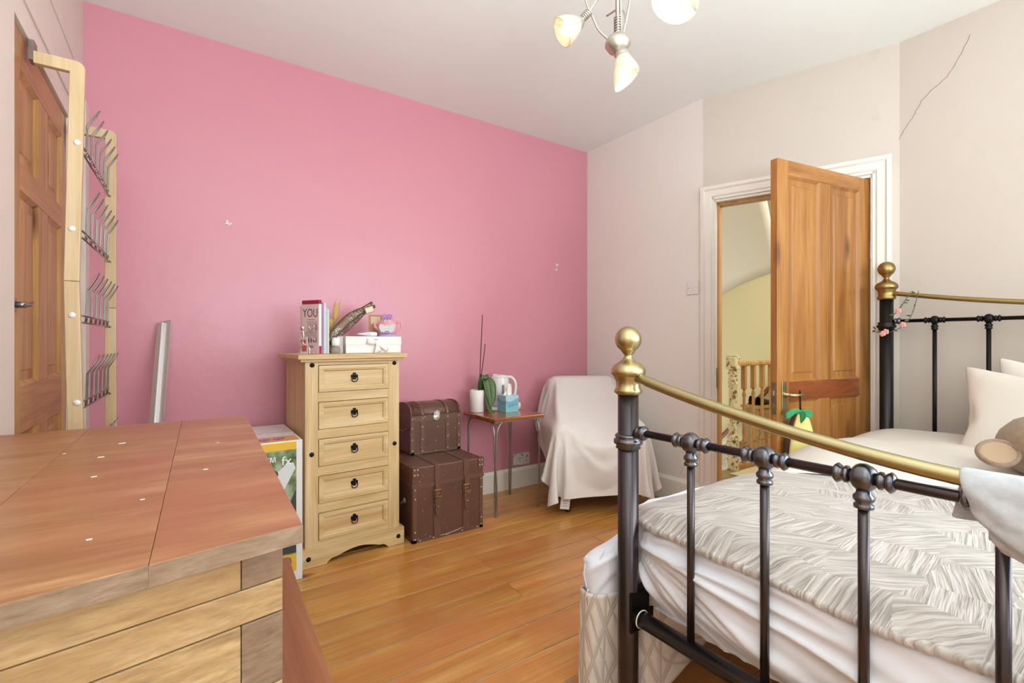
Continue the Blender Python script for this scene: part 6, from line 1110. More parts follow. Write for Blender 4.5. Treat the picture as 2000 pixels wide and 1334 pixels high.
tg = MB(); tg.box(-.022, .022, -.0008, .0008, -.014, .014, T(.868, 2.713, ZC+.243) @ RY(-math.radians(20))); tg.build('tag', plain('tag_paper', 'DDD2B4', .7), ml)
tg = MB(); tg.box(-.026, .026, -.0006, .0006, -.018, .018, T(.868, 2.7145, ZC+.243) @ RY(-math.radians(20))); tg.build('tag', plain('tag_border', '9A7A5A', .7), ml)
# dried pods
dp = plain('dried_pod', 'C9A468', .7, var=.25, vscale=30)
pd = thing('dried_pod_stems', 'curled dried seed pods standing behind the booklets', 'dried flowers', (.690, 2.765, ZC))
for (dx, dz, lean, hgt) in ((0.0, .16, .10, .10), (.03, .12, .55, .09), (-.015, .10, -.1, .08)):
    q = MB(); bx_ = dx; q.tube(catmull([(bx_-.02, 0, 0), (bx_-.012, 0, dz*.5), (bx_, 0, dz)]), .004, 6)
    Mq = T(bx_, 0, dz) @ RY(lean)
    def pod(u, v, hgt=hgt):
        a = 2*PI*u; r = .012*math.sin(min(1, v+.05)*PI*.85)+.002; fl = .35*abs(math.cos(a*1))*max(0, v-.55)*.10
        return (r*math.cos(a)*(1+.3*v), r*.7*math.sin(a), v*hgt+fl*1.4)
    q.grid(pod, 14, 10, M=Mq)
    for sx in (-1, 1): q.tube([tuple(Mq @ Vector(p)) for p in catmull([(sx*.006, 0, hgt*.7), (sx*.016, 0, hgt*1.0), (sx*.010+.008, 0, hgt*1.45)])], [.0045]*6+[.003]*4+[.0012]*3, 6)
    q.build('pod', dp, pd)

# ------------------------------------------------------------------ trunks
def trunk_studs(me, M_list, parent, name='stud'):
    for loc, rot in M_list: mkobj(name, me, None, parent, loc=loc, rot=rot)
ts = MB(); ts.lathe([(.0045, 0), (.0042, .0012), (.002, .003), (0, .0032)], 10, RX(PI/2)); tsm = ts.mesh('stud'); tsm.materials.append(plain('pale_brass_stud', 'CFC6AE', .3, .6))
tk = thing('trunk', 'large square scuffed brown trunk with two buckled straps on the floor', 'trunk', (1.022, 2.452, 0))
TW, TD, TH = .438, .395, .412
MB().box(0, TW, 0, TD, .0, .300, None, .004).build('body', leather, tk)
MB().box(-.004, TW+.004, -.004, TD+.004, .302, TH, None, .006).build('lid', leather, tk)
ed = MB()
for x in (-.001, TW-.021): ed.box(x, x+.022, -.003, .004, .0, .300, None, .001)
ed.box(0, TW, -.003, .003, 0, .018); ed.box(-.003, .003, 0, TD, 0, .018); ed.box(-.003, .003, .0, .022, 0, .30); ed.build('edge_strip', leather2, tk)
le = MB(); le.box(-.006, TW+.006, -.007, -.003, .302, .320); le.box(-.007, -.003, 0, TD, .302, .32); le.box(-.005, .03, -.008, -.003, TH-.05, TH+.001); le.box(TW-.03, TW+.006, -.008, -.003, TH-.05, TH+.001)
le.box(-.005, .03, -.006, .03, TH, TH+.002); le.box(TW-.03, TW+.006, -.006, .03, TH, TH+.002); le.build('corner_patch', leather2, tk)
for cx in (.142, .325):
    s_ = MB(); s_.box(cx-.017, cx+.017, -.010, -.005, .30, TH+.0); s_.box(cx-.017, cx+.017, -.008, TD, TH, TH+.003); s_.box(cx-.020, cx+.020, -.005, -.001, .003, .30); s_.build('strap', leather2, tk, bevel=.001)
    s2 = MB(); s2.prism([(cx-.014, .155), (cx-.010, .135), (cx, .128), (cx+.010, .135), (cx+.014, .155), (cx+.014, .32), (cx-.014, .32)], -.015, -.010, 'Y'); tongue = s2.build('strap', leather2, tk, bevel=.001)
    q = MB(); q.tube([(cx-.021, -.017, .235), (cx+.021, -.017, .235), (cx+.023, -.017, .255), (cx+.021, -.017, .275), (cx-.021, -.017, .275), (cx-.023, -.017, .255)], .003, 6, close=True); q.tube([(cx-.02, -.018, .255), (cx+.02, -.018, .255)], .002, 6); q.build('buckle', brass2, tongue)
    q = MB(); q.box(cx-.019, cx+.019, -.019, -.015, .212, .224); q.build('keeper_loop', leather2, tongue)
    q = MB(); q.lathe([(.007, 0), (.006, .004), (0, .006)], 12, T(cx, -.015, .178) @ RX(PI/2)); q.build('rivet', brass2, tongue)
hn = MB(); hn.tube(catmull([(-.004, .12, .205), (-.022, .13, .19), (-.026, .20, .18), (-.022, .27, .19), (-.004, .28, .205)]), .007, 8); hn.build('side_handle', leather2, tk)
for y in (.12, .28): q = MB(); q.lathe([(.016, 0), (.015, .003), (.006, .006), (0, .006)], 14, T(-.001, y, .205) @ RY(-PI/2)); q.build('handle_plate', silver, tk)
trunk_studs(tsm, [((x, -.0035, z), (0, 0, 0)) for x in (.011, TW-.011) for z in (.02, .06, .24, .29)]+[((x, -.008, z), (0, 0, 0)) for x in (.006, .024, TW-.024, TW-.006) for z in (TH-.04, TH-.012)]+[((x, -.0035, .010), (0, 0, 0)) for x in (.04, .12, .20, .30, .40)], tk)
sc_ = MB(); sc_.tube([(.14, -.0035, .014), (.20, -.0035, .012), (.26, -.0035, .020), (.32, -.0035, .030)], [.0012, .003, .003, .001], 5, flat=.5); sc_.build('scuff', plain('torn_leather_edge', 'D9BFA8', .8), tk)

t2 = thing('trunk', 'small brown trunk with a domed lid stacked on the large trunk', 'trunk', (1.120, 2.722, TH+.0035))
SW, SD, SB = .335, .225, .215
MB().box(0, SW, 0, SD, 0, SB, None, .003).build('body', leather, t2)
def dome(x0, x1, r_add):
    n_ = 14; R_ = SD/2+r_add; hgt = .088+r_add
    pr = [(SD/2-R_, SB)]+[(SD/2-R_*math.cos(a)**.75 if math.cos(a) > 0 else SD/2+R_*(-math.cos(a))**.75, SB+hgt*(math.sin(a)**.62)) for a in [PI*k/n_ for k in range(1, n_)]]+[(SD/2+R_, SB)]
    return pr
b = MB(); b.prism(dome(0, 0, 0), 0, SW, 'X', sm=True); b.build('lid', leather, t2)
for cx in (.075, .245):
    b = MB(); b.prism(dome(0, 0, .003), cx-.013, cx+.013, 'X', sm=True); b.box(cx-.013, cx+.013, -.004, 0, .004, SB); b.build('strap', leather2, t2)
b = MB()
for x in (-.002, SW-.010): b.prism(dome(0, 0, .0035), x, x+.012, 'X', sm=True)
b.box(-.002, .022, -.003, .003, 0, SB); b.box(SW-.022, SW+.002, -.003, .003, 0, SB); b.box(0, SW, -.0045, 0, SB-.016, SB+.018); b.box(0, SW, -.003, .0, 0, .012); b.build('edge_strip', leather2, t2)
q = MB(); q.lathe([(.024, 0), (.024, .003), (.019, .005), (0, .006)], 24, T(SW/2, -.004, SB+.002) @ RX(PI/2)); q.box(SW/2-.020, SW/2+.020, -.010, -.003, SB+.012, SB+.036, None, .002); q.tube([(SW/2+.012*math.cos(a), -.013, SB+.030+.012*math.sin(a)) for a in [k*PI/8 for k in range(16)]], .002, 6, close=True); q.build('clasp', silver, t2)
for zz_ in (.155,):
    q = MB(); q.tube(catmull([(-.002, .05, zz_), (-.018, .06, zz_-.012), (-.020, .11, zz_-.02), (-.018, .16, zz_-.012), (-.002, .17, zz_)]), .004, 8); q.build('side_handle', leather2, t2)
trunk_studs(tsm, [((x, -.003, z), (0, 0, 0)) for x in (.010, SW-.010) for z in (.025, .09, .16, SB)]+[((x, -.0045, z), (0, 0, 0)) for x in (.075, .245) for z in (.018, .09, .165, SB, SB+.028)], t2)

# ------------------------------------------------------------------ side table
sd = thing('side_table', 'small square wooden-topped side table on bent steel hairpin legs', 'side table', (1.768, 2.695, 0), math.radians(1))
HW, HDp, ZS = .200, .196, .622
tt = MB(); tt.prism([(-HW, -HDp), (HW, -HDp), (HW, HDp), (-HW, HDp)], ZS-.022, ZS); tt.build('table_top', tabletopw, sd, bevel=.006)
MB().prism([(-HW+.012, -HDp+.012), (HW-.012, -HDp+.012), (HW-.012, HDp-.012), (-HW+.012, HDp-.012)], ZS-.030, ZS-.022).build('under_frame', legm, sd)
for sx, sy in ((-1, -1), (1, -1), (1, 1), (-1, 1)):
    cx, cy = sx*(HW-.025), sy*(HDp-.025); fx, fy = sx*(HW-.035), sy*(HDp-.035)
    q = MB()
    P1 = catmull([(cx-sx*.10, cy, ZS-.029), (cx-sx*.045, cy, ZS-.034), (cx-sx*.012, cy-.0*sy, ZS-.09), (cx-sx*.004, cy, ZS-.22), (fx+sx*.010, fy, .22), (fx+sx*.006, fy, .06), (fx+sx*.002, fy, .006)], 6)
    P2 = catmull([(cx, cy-sy*.10, ZS-.029), (cx, cy-sy*.045, ZS-.034), (cx+sx*.004, cy-sy*.012, ZS-.09), (cx+sx*.002, cy-sy*.008, ZS-.22), (fx+sx*.004, fy+sy*.012, .22), (fx, fy+sy*.008, .06), (fx, fy+sy*.002, .006)], 6)
    q.tube(P1, .0055, 8); q.tube(P2, .0055, 8); q.box(fx-.007, fx+.007, fy-.007, fy+.007, 0, .03, None, .002); q.build('leg', legm, sd)
# orchid pot
po = thing('orchid_pot', 'ribbed white ceramic pot with a drooping leafless-stemmed orchid', 'potted plant', (1.640, 2.825, ZS+.0005))
cer = plain('white_ribbed_ceramic', 'E9E2DC', .3)
MB().lathe([(0, 0), (.044, 0), (.048, .004), (.050, .08), (.051, .148), (.047, .150), (.045, .148), (.043, .12), (0, .12)], 56, ribs=.035).build('pot', cer, po)
MB().lathe([(0, .118), (.044, .118), (.044, .124), (0, .127)], 16).build('bark', plain('bark_chips', '6A5040', .9, var=.4, vscale=60), po)
for P_ in ([(.018, 0, .12), (.022, .0, .25), (.030, .0, .42), (.048, .01, .66)], [(.022, 0, .12), (.030, -.005, .25), (.042, -.01, .34), (.058, -.01, .46)]):
    q = MB(); q.tube(catmull(P_, 5), .0034, 6); 
    for k in (1, 2): q.ball(P_[k], .0045, 8)
    q.build('stalk', stalkm, po)
def leaf(P_, wmax, parent, mat=leafm, name='leaf', side=Vector((1, 0, 0))):
    c_ = [Vector(p) for p in catmull(P_, 5)]; n_ = len(c_)-1; vs = []
    for k, p in enumerate(c_):
        t_ = k/n_; d_ = (c_[min(k+1, n_)]-c_[max(k-1, 0)]).normalized(); s_ = (side-d_*side.dot(d_)).normalized(); nn = d_.cross(s_)
        w_ = wmax*(math.sin(PI*min(1, t_*.93+.07))**.65)
        for m in (-1, -.5, 0, .5, 1): vs.append(tuple(p+s_*w_*m+nn*(-.25*w_*(1-abs(m)))))
    b = MB(); b.add(vs, [(k*5+j, k*5+j+1, k*5+j+6, k*5+j+5) for k in range(n_) for j in range(4)], True); return b.build(name, mat, parent, solid=.0025)
leaf([(.03, 0, .13), (.028, -.03, .20), (.040, -.05, .21), (.055, -.062, .12), (.072, -.070, .02)], .027, po)
leaf([(.03, 0, .13), (.05, -.02, .215), (.085, -.045, .19), (.085, -.060, .10), (.055, -.068, .035)], .032, po)
leaf([(.02, .01, .13), (.04, .0, .22), (.07, .01, .235), (.09, .012, .19)], .030, po)
leaf([(.03, 0, .125), (.052, -.035, .155), (.045, -.062, .08), (.062, -.075, .005), (.088, -.085, .003)], .020, po, side=Vector((.8, .3, 0)))
# kettle
kt = thing('kettle', 'white electric jug kettle with grey water gauge behind the tissue box', 'kettle', (1.845, 2.858, ZS+.0005), math.radians(-32))
MB().lathe([(0, 0), (.070, 0), (.074, .006), (.074, .018), (.066, .024), (0, .026)], 28).build('base', whitep, kt)
def kbody(u, v):
    a = 2*PI*u; z = .026+.20*v; r = .066-.006*v+.006*math.sin(v*PI)
    sp = max(0, math.cos(a-PI))**6*max(0, v-.78)*.11
    return ((r+sp)*math.cos(a), (r*.92)*math.sin(a), z)
q = MB(); q.grid(kbody, 32, 14); q.build('jug', whitep, kt)
q = MB(); q.lathe([(.061, .224), (.061, .230), (.050, .238), (.02, .243), (0, .243)], 28, Matrix.Diagonal((1, .92, 1, 1))); q.box(-.05, -.015, -.012, .012, .238, .246, None, .003); q.build('lid', whitep, kt)
q = MB(); q.tube(catmull([(.045, 0, .226), (.085, 0, .222), (.112, 0, .180), (.108, 0, .11), (.095, 0, .075), (.062, 0, .07)]), [.013]*31, 10, flat=.8); q.build('handle', whitep, kt)
q = MB(); q.box(-.008, .008, -.0665, -.060, .075, .175, RZ(.35), .002); q.build('water_gauge', plain('grey_gauge', '8E8E92', .3), kt)
for k in range(2):
    q = MB(); q.tube([(-.03+.045*math.cos(a), -.075+.02*math.sin(a)-.01*k, .006+.008*k) for a in [j*PI/8 for j in range(16)]], .0035, 6, close=True); q.build('power_cord', whitep, kt)
# second small white item behind the tissue box
wc = thing('white_cup', 'small white rounded cup half hidden at the right of the tissue box', 'cup', (1.925, 2.765, ZS+.0005))
MB().lathe([(0, 0), (.018, 0), (.027, .012), (.030, .030), (.027, .046), (.020, .052), (.018, .046), (0, .04)], 24).build('cup_body', cer, wc)
# tissue box
tsb = thing('tissue_box', 'blue wave-patterned cube tissue box with a white tissue pulled up', 'tissue box', (1.775, 2.675, ZS+.0005), math.radians(0))
tb1 = plain('tissue_box_teal', '7FBCC4', .45); 
def tis():
    t = NT('tissue_box_waves'); v = t.coords()
    sx = t.add('ShaderNodeSeparateXYZ'); t.link(v, sx.inputs[0])
    def M2(op, a_, b_):
        m = t.add('ShaderNodeMath', operation=op)
        for i_, q_ in enumerate((a_, b_)):
            if q_ is None: continue
            if hasattr(q_, 'is_output'): t.link(q_, m.inputs[i_])
            else: m.inputs[i_].default_value = q_
        return m.outputs[0]
    ph = M2('ADD', M2('MULTIPLY', sx.outputs[0], 45), M2('MULTIPLY', sx.outputs[1], 45))
    zz1 = M2('ADD', sx.outputs[2], M2('MULTIPLY', M2('SINE', ph, None), .010))
    t.base(t.ramp(M2('MULTIPLY', zz1, 8.6), [(.0, '7DBCC0'), (.42, '86C4C8'), (.47, '7CA6C2'), (.66, '80ACC6'), (.70, 'A4CDD4'), (1, 'A9D2D8')]))
    t.n[-1] if False else None
    for n_ in t.n:
        if n_.type == 'VALTORGB': n_.color_ramp.interpolation = 'CONSTANT'
    t.set(Roughness=.45); return t.m
MB().box(0, .104, 0, .104, 0, .112, None, .001).build('carton', tis(), tsb)
text('Kleenex', .026, plain('print_steel_blue', '5E86A0', .4), tsb, T(.056, -.0006, .048) @ MF @ RZ(.22))
q = MB()
def tissue(u, v):
    a = 2*PI*u; r = (.030-.018*v)*(1+.35*math.sin(3*a+2*v)); return (.052+r*math.cos(a)+.012*v*v, .052+r*.6*math.sin(a), .110+.07*v*(1+.15*math.sin(2*a)))
q.grid(tissue, 30, 8); q.build('tissue', plain('white_tissue', 'F2ECE8', .9), tsb)

# ------------------------------------------------------------------ covered armchair in the corner
ac = thing('covered_armchair', 'small armchair under a white cotton cover in the corner by the pink wall', 'armchair', (2.230, 2.236, 0), math.radians(-27))
uphol = plain('brown_upholstery', '6A4A3A', .8)
MB().box(-.26, .26, .0, .53, .14, .40, None, .03).build('seat', uphol, ac)
MB().box(-.23, .23, .43, .54, .2, .81, None, .03).build('backrest', uphol, ac)
for s_ in (-1, 1): MB().box(s_*.22-.03, s_*.22+.03, .02, .48, .2, .54, None, .02).build('armrest', uphol, ac)
legd = plain('dark_polished_wood_leg', '5A2E24', .25)
for x, y in ((-.22, .03), (.22, .03), (-.2, .48), (.2, .48)):
    MB().lathe([(.016, .0), (.022, .01), (.026, .045), (.024, .08), (.018, .10), (.02, .15)], 16, T(x, y, 0)).build('leg', legd, ac)
cc = unpack(CHAIR); NXc, NYc = 50, 60
cv = MB(); cv.add([(x, y, z if z > .2 else .045+(z+.05)*(.155/.25)+(.004*math.sin(x*90) if z < .05 else 0)) for x, y, z in cc], [(j*NXc+i, j*NXc+i+1, (j+1)*NXc+i+1, (j+1)*NXc+i) for j in range(NYc-1) for i in range(NXc-1)], True)
cv.build('cover', whitec, ac, subsurf=1)
tgp = MB(); tgp.box(-.030, .030, -.001, .001, -.055, .045, T(-.250, -.035, .092) @ RY(.12)); tl = tgp.build('care_label', plain('label_white', 'E8E4E2', .6), ac)
for k, (wq, hq) in enumerate(((.018, .002), (.022, .008), (.020, .003), (.016, .002), (.020, .002))):
    q = MB(); q.box(-wq, wq, -.0018, -.0009, .028-k*.016, .028-k*.016+hq, T(-.250, -.035, .092) @ RY(.12)); q.build('label_print', gtx, tl)

# ------------------------------------------------------------------ small wall things
def butterfly(loc, s, rot, label):
    t = thing('butterfly_decoration', label, 'wall decoration', loc)
    q = MB()
    for sx in (-1, 1):
        q.add([(0, -.001, 0), (sx*.9*s, -.25*s, 1.0*s), (sx*1.1*s, -.3*s, .35*s), (sx*.3*s, -.08*s, -.1*s)], [(0, 1, 2, 3)]); q.add([(0, -.001, 0), (sx*.8*s, -.2*s, -.25*s), (sx*.5*s, -.12*s, -.8*s)], [(0, 1, 2)])
    q.tube([(0, -.002, -.5*s), (0, -.002, .5*s)], .0012, 5)
    o = q.build('wings', whitep, t, rot=(0, rot, 0), solid=.0006); return t
butterfly((.190, 2.967, 1.730), .014, .6, 'tiny white butterfly alone high on the left of the pink wall')
butterfly((2.455, 2.967, 1.712), .013, .2, 'tiny white butterfly on the right of the pink wall, upper of the pair')
butterfly((2.452, 2.967, 1.672), .012, -.5, 'tiny white butterfly on the right of the pink wall, lower of the pair')
so = thing('wall_socket', 'paint-spotted white double wall socket above the skirting behind the table', 'socket', (2.035, 2.969, .165))
spl = NT('paint_splashed_plastic'); vv = spl.coords(); ff = spl.ramp(spl.noise(vv, 70, 3), [(.60, (0, 0, 0, 1)), (.64, (1, 1, 1, 1))]); spl.base(spl.mix(ff, lin('E4DCD4'), lin('6E625A'))); spl.set(Roughness=.4)
MB().box(0, .147, -.010, 0, 0, .088, None, .003).build('face_plate', spl.m, so)
for x in (.03, .103):
    for a_, b_, c_, d_ in ((.010, .014, .048, .056), (-.001, .004, .030, .034), (.020, .025, .030, .034)): MB().box(x+a_, x+b_, -.0104, -.0099, c_, d_).build('slot', black, so)
for x in (.055, .082): MB().box(x, x+.012, -.013, -.010, .060, .078, None, .001).build('rocker', whitep, so)
sw = thing('light_switch', 'white square light switch on the wall left of the doorway', 'light switch', (2.789, 1.995, 1.412), -PI/2)
MB().box(0, .086, -.009, 0, 0, .088, None, .003).build('face_plate', whitep, sw)
MB().box(.036, .050, -.013, -.009, .034, .056, None, .001).build('rocker', whitep, sw)
for x in (.014, .072): q = MB(); q.lathe([(.003, 0), (.0025, .0008), (0, .001)], 8, T(x, -.009, .044) @ RX(PI/2)); q.build('screw', steel, sw)
mk = plain('wall_mark_grey', '7E746C', .9)

# ------------------------------------------------------------------ ceiling light
LXc, LYc = 1.193, 1.123
cf = thing('ceiling_light', 'satin nickel ceiling light with curved arms and swirled glass shades', 'ceiling light', (LXc, LYc, 0))
MB().lathe([(0, CZ), (.055, CZ), (.055, CZ-.02), (.03, CZ-.045), (.012, CZ-.05)][::-1], 24).build('ceiling_rose', satin, cf)
q = MB(); q.tube([(0, 0, CZ-.04), (0, 0, 2.13)], .0075, 10); q.build('stem', satin, cf)
def coil(p0, p1, r, turns, wr=.0022):
    a_, b_ = Vector(p0), Vector(p1); d_ = (b_-a_).normalized(); u_ = d_.orthogonal().normalized(); v_ = d_.cross(u_); n_ = turns*10
    q = MB(); q.tube([tuple(a_.lerp(b_, k/n_)+u_*r*math.cos(2*PI*k/10)+v_*r*math.sin(2*PI*k/10)) for k in range(n_+1)], wr, 5); return q
coil((0, 0, 2.125), (0, 0, 2.185), .0115, 7).build('spring', satin, cf)
MB().lathe([(0, 2.055), (.010, 2.055), (.014, 2.060), (.030, 2.070), (.042, 2.088), (.041, 2.100), (.030, 2.116), (.012, 2.126), (0, 2.127)], 28).build('hub', satin, cf)
MB().lathe([(0, 2.034), (.004, 2.036), (.005, 2.046), (.012, 2.052), (.013, 2.057), (0, 2.058)], 16).build('finial', satin, cf)
FWD = Vector((.5635, .8261, 0)); RGT = Vector((.8261, -.5635, 0))
def shade(apex, direction, lit, power, s=1.0, flip=1):
    d_ = Vector(direction).normalized(); Mq = T(*apex) @ d_.to_track_quat('Z', 'Y').to_matrix().to_4x4()
    h_ = MB(); h_.lathe([(0, -.002), (.014, -.002), (.020, .004), (.021, .028), (.019, .032), (0, .032)], 20, Mq); holder = h_.build('lamp_holder', satin, cf)
    g_ = MB(); cutk = .030
    def sf(u, v):
        a = 2*PI*u; z = .022+.088*s*v; r = .0195+.0205*math.sin(v*PI*.50)*s; z += flip*cutk*math.cos(a)*max(0, v-.3)/.7
        return tuple(Mq @ Vector((r*math.cos(a), r*math.sin(a), z)))
    g_.grid(sf, 32, 14); g_.build('glass_shade', shadem, holder, solid=.003)
    b_ = MB(); b_.lathe([(.009, .03), (.010, .045), (.017, .062), (.018, .078), (.012, .096), (.004, .108), (0, .110)], 16, Mq); b_.build('candle_bulb', bulbm if lit else bulboff, holder)
    if power:
        l = bpy.data.lights.new('bulb_light', 'POINT'); l.energy = power; l.color = (1, .86, .62); l.shadow_soft_size = .03
        lo = bpy.data.objects.new('bulb_light', l); COL.objects.link(lo); lo.location = Mq @ Vector((0, 0, .128))+Vector((LXc, LYc, 0))
    return holder
def arm(P_, r=.0038): q = MB(); q.tube(catmull(P_, 7), r, 8); return q.build('arm', satin, cf)
def L3(l, d, z): p = RGT*l+FWD*d; return (p.x, p.y, z)
# left shade: hangs down-left, lamp off
a1 = L3(-.150, -.15, 2.066); shade(a1, RGT*-.60+Vector((0, 0, -.72))+FWD*-.62, True, .05)
coil(L3(-.146, -.148, 2.072), L3(-.118, -.14, 2.104), .0105, 6).build('spring', satin, cf)
arm([a1, L3(-.120, -.14, 2.102), L3(-.093, -.13, 2.147), L3(-.05, -.10, 2.22), L3(-.02, -.05, 2.33), L3(-.004, 0, 2.46)])
arm([L3(-.030, 0, 2.108), L3(-.062, 0, 2.138), L3(-.082, -.01, 2.170), L3(-.11, -.02, 2.228), L3(-.10, -.01, 2.32), L3(-.04, 0, 2.44)])
# lower front shade
a2 = L3(-.008, -.10, 2.006); shade(a2, Vector((0, 0, -1))+RGT*.06+FWD*-.30, True, .08, 1.0, -1)
arm([L3(-.002, -.012, 2.058), L3(-.004, -.06, 2.030), a2], .004)
# raised shade reaching towards the camera
a3 = L3(.020, -.405, 2.022); shade(a3, RGT*.08+Vector((0, 0, -.86))+FWD*-.45, True, .12, 1.3)
arm([L3(.016, -.01, 2.118), L3(.026, -.05, 2.19), L3(.026, -.14, 2.28), L3(.022, -.28, 2.26), L3(.020, -.38, 2.12), a3])
arm([L3(.020, .01, 2.115), L3(.034, .03, 2.20), L3(.03, .10, 2.28), L3(.0, .18, 2.31)])
arm([L3(.012, .0, 2.122), L3(.008, -.01, 2.24), L3(.002, 0, 2.40)])

# ------------------------------------------------------------------ brass and black bed
FX, FY0, FY1 = 1.08, .975, -.553     # foot end
HX = 3.03                            # head end
bed = thing('bed', 'black metal double bed frame with brass knobs and curved brass rails', 'bed', (0, 0, 0))
def post(x, y, zt, label=None, R_=.030):
    p = MB(); p.lathe([(R_*.9, .0), (R_, .012), (R_, zt-.165)], 28, T(x, y, 0)); po_ = p.build('post', blackg if x < 2 else blackh, bed)
    c = MB(); zc = zt-.305
    c.lathe([(R_, zc-.022), (R_+.006, zc-.020), (R_+.004, zc-.012), (R_+.012, zc-.006), (R_+.012, zc+.004), (R_+.004, zc+.009), (R_+.009, zc+.014), (R_+.006, zc+.020), (R_, zc+.022)], 28, T(x, y, 0)); c.build('collar', gunm if x < 2 else blackh, po_)
    b = MB()
    pr = [(R_+.003, -.170), (R_+.010, -.164), (R_+.010, -.156), (R_+.005, -.148), (R_+.006, -.128), (R_+.012, -.118), (R_+.012, -.114), (R_+.018, -.112), (R_+.020, -.104), (R_+.019, -.094), (R_+.010, -.082), (R_-.004, -.074), (.018, -.068), (.0125, -.060), (.011, -.054), (.016, -.048), (.020, -.044)]
    pr = [(r, z+.062) for r, z in pr]
    for k in range(15): a = -PI/2+.55+(PI-.55)*k/14; pr.append((.0385*math.cos(a), .054+.0385*math.sin(a)))
    b.lathe([(r, z+zt-.060) for r, z in pr], 32, T(x, y, 0)); b.build('brass_knob', brass if x < 2 else brass2, po_)
    return po_
# foot end
post(FX, FY0, 1.112); post(FX, FY1, 1.112)
ZM = .838
NB = 7; sp_ = (FY0-FY1)/(NB+1)
def tube_part(name, pts, r, mat, n=12, parent=bed): return MB().tube(pts, r, n).build(name, mat, parent)
yc = (FY0+FY1)/2; half = (FY0-FY1)/2
def sag(x, ztop, drop, r, mat):
    pts = [(x, FY0-.025-(2*half-.05)*k/40, ztop-drop+drop*(abs(((FY0-.025-(2*half-.05)*k/40)-yc)/(half-.025))**1.5)) for k in range(41)]
    return tube_part('brass_rail', pts, r, mat, 14)
sag(FX, .998, .128, .0145, brass)
tube_part('cross_rail', [(FX, FY0-.02, ZM), (FX, FY1+.02, ZM)], .0105, blackg)
tube_part('bottom_rail', [(FX, FY0-.03, .305), (FX, FY1+.03, .305)], .0225, blackg, 18)
for y, s_ in ((FY0, -1), (FY1, 1)):
    q = MB()
    q.box(FX-.02, FX+.06, y-.03 if s_ < 0 else y, y if s_ < 0 else y+.03, .255, .375, None, .004)
    q.lathe([(.0245, 0), (.0245, .008), (.023, .01)], 20, T(FX, y+s_*.045, .305) @ RX(PI/2*(-s_)))
    q.build('corner_bracket', black, bed)
q = MB(); q.tube([(FX+.0245*math.cos(a), FY0-.052, .305+.0245*math.sin(a)) for a in [k*PI/10 for k in range(20)]], .0018, 6, close=True); q.build('plastic_ring', whitep, bed)
def knuckle():
    b = MB()
    b.ball((0, 0, 0), (.026, .024, .027), 20, fn=lambda p: .07*math.cos(5*math.atan2(p.y, p.x))*(1-p.z*p.z))
    for s_ in (-1, 1):
        b.lathe([(.012, .022), (.017, .026), (.017, .031), (.012, .034), (.016, .038), (.020, .044), (.016, .049), (.011, .052)], 18, RX(-s_*PI/2))
    b.lathe([(.012, -.060), (.017, -.058), (.017, -.052), (.013, -.048), (.018, -.042), (.018, -.036), (.013, -.030), (.012, -.02)], 18)
    return b.mesh('casting')
kme = knuckle(); kme.materials.append(gunm)
kme2 = kme.copy(); kme2.materials.clear(); kme2.materials.append(black)
cme_ = MB(); 
for s_ in (1,):
    cme_.lathe([(.012, .0), (.018, .004), (.018, .009), (.013, .012), (.020, .018), (.021, .026), (.015, .032), (.011, .034)], 18, RX(PI/2))
cuff = cme_.mesh('rail_cuff'); cuff.materials.append(gunm)
for i in range(1, NB+1):
    y = FY0-.021-sp_*i
    mkobj('casting', kme, None, bed, loc=(FX, y, ZM))
    tube_part('spindle', [(FX, y, ZM-.05), (FX, y, .315)], .0098, blackg)
mkobj('rail_cuff', cuff, None, bed, loc=(FX, FY0-.034, ZM)); mkobj('rail_cuff', cuff, None, bed, loc=(FX, FY1+.034, ZM), rot=(0, 0, PI))
# head end
post(HX, FY0-.008, 1.485); post(HX, FY1, 1.485)
sag(HX, 1.352, .10, .0115, brass2)
ZH = 1.205
tube_part('cross_rail', [(HX, FY0-.02, ZH), (HX, FY1+.02, ZH)], .009, black)
tube_part('bottom_rail', [(HX, FY0-.03, .305), (HX, FY1+.03, .305)], .0225, blackg, 18)
for i in range(1, NB+1):
    y = FY0-.012-sp_*i
    o_ = mkobj('casting', kme2, None, bed, loc=(HX, y, ZH)); o_.scale = (.8, .8, .8)
    tube_part('spindle', [(HX, y, ZH-.04), (HX, y, .315)], .0088, black)
o_ = mkobj('rail_cuff', cuff, None, bed, loc=(HX, FY0-.042, ZH)); o_.scale = (.85, .85, .85)
# side rails and slats under the mattress
for y in (FY0-.01, FY1+.01): MB().box(FX+.03, HX-.03, y-.012, y+.012, .25, .305, None, .003).build('side_rail', black, bed)
for k in range(10): MB().box(FX+.12+k*.19, FX+.19+k*.19, FY1+.02, FY0-.02, .285, .300).build('slat', balw, bed)

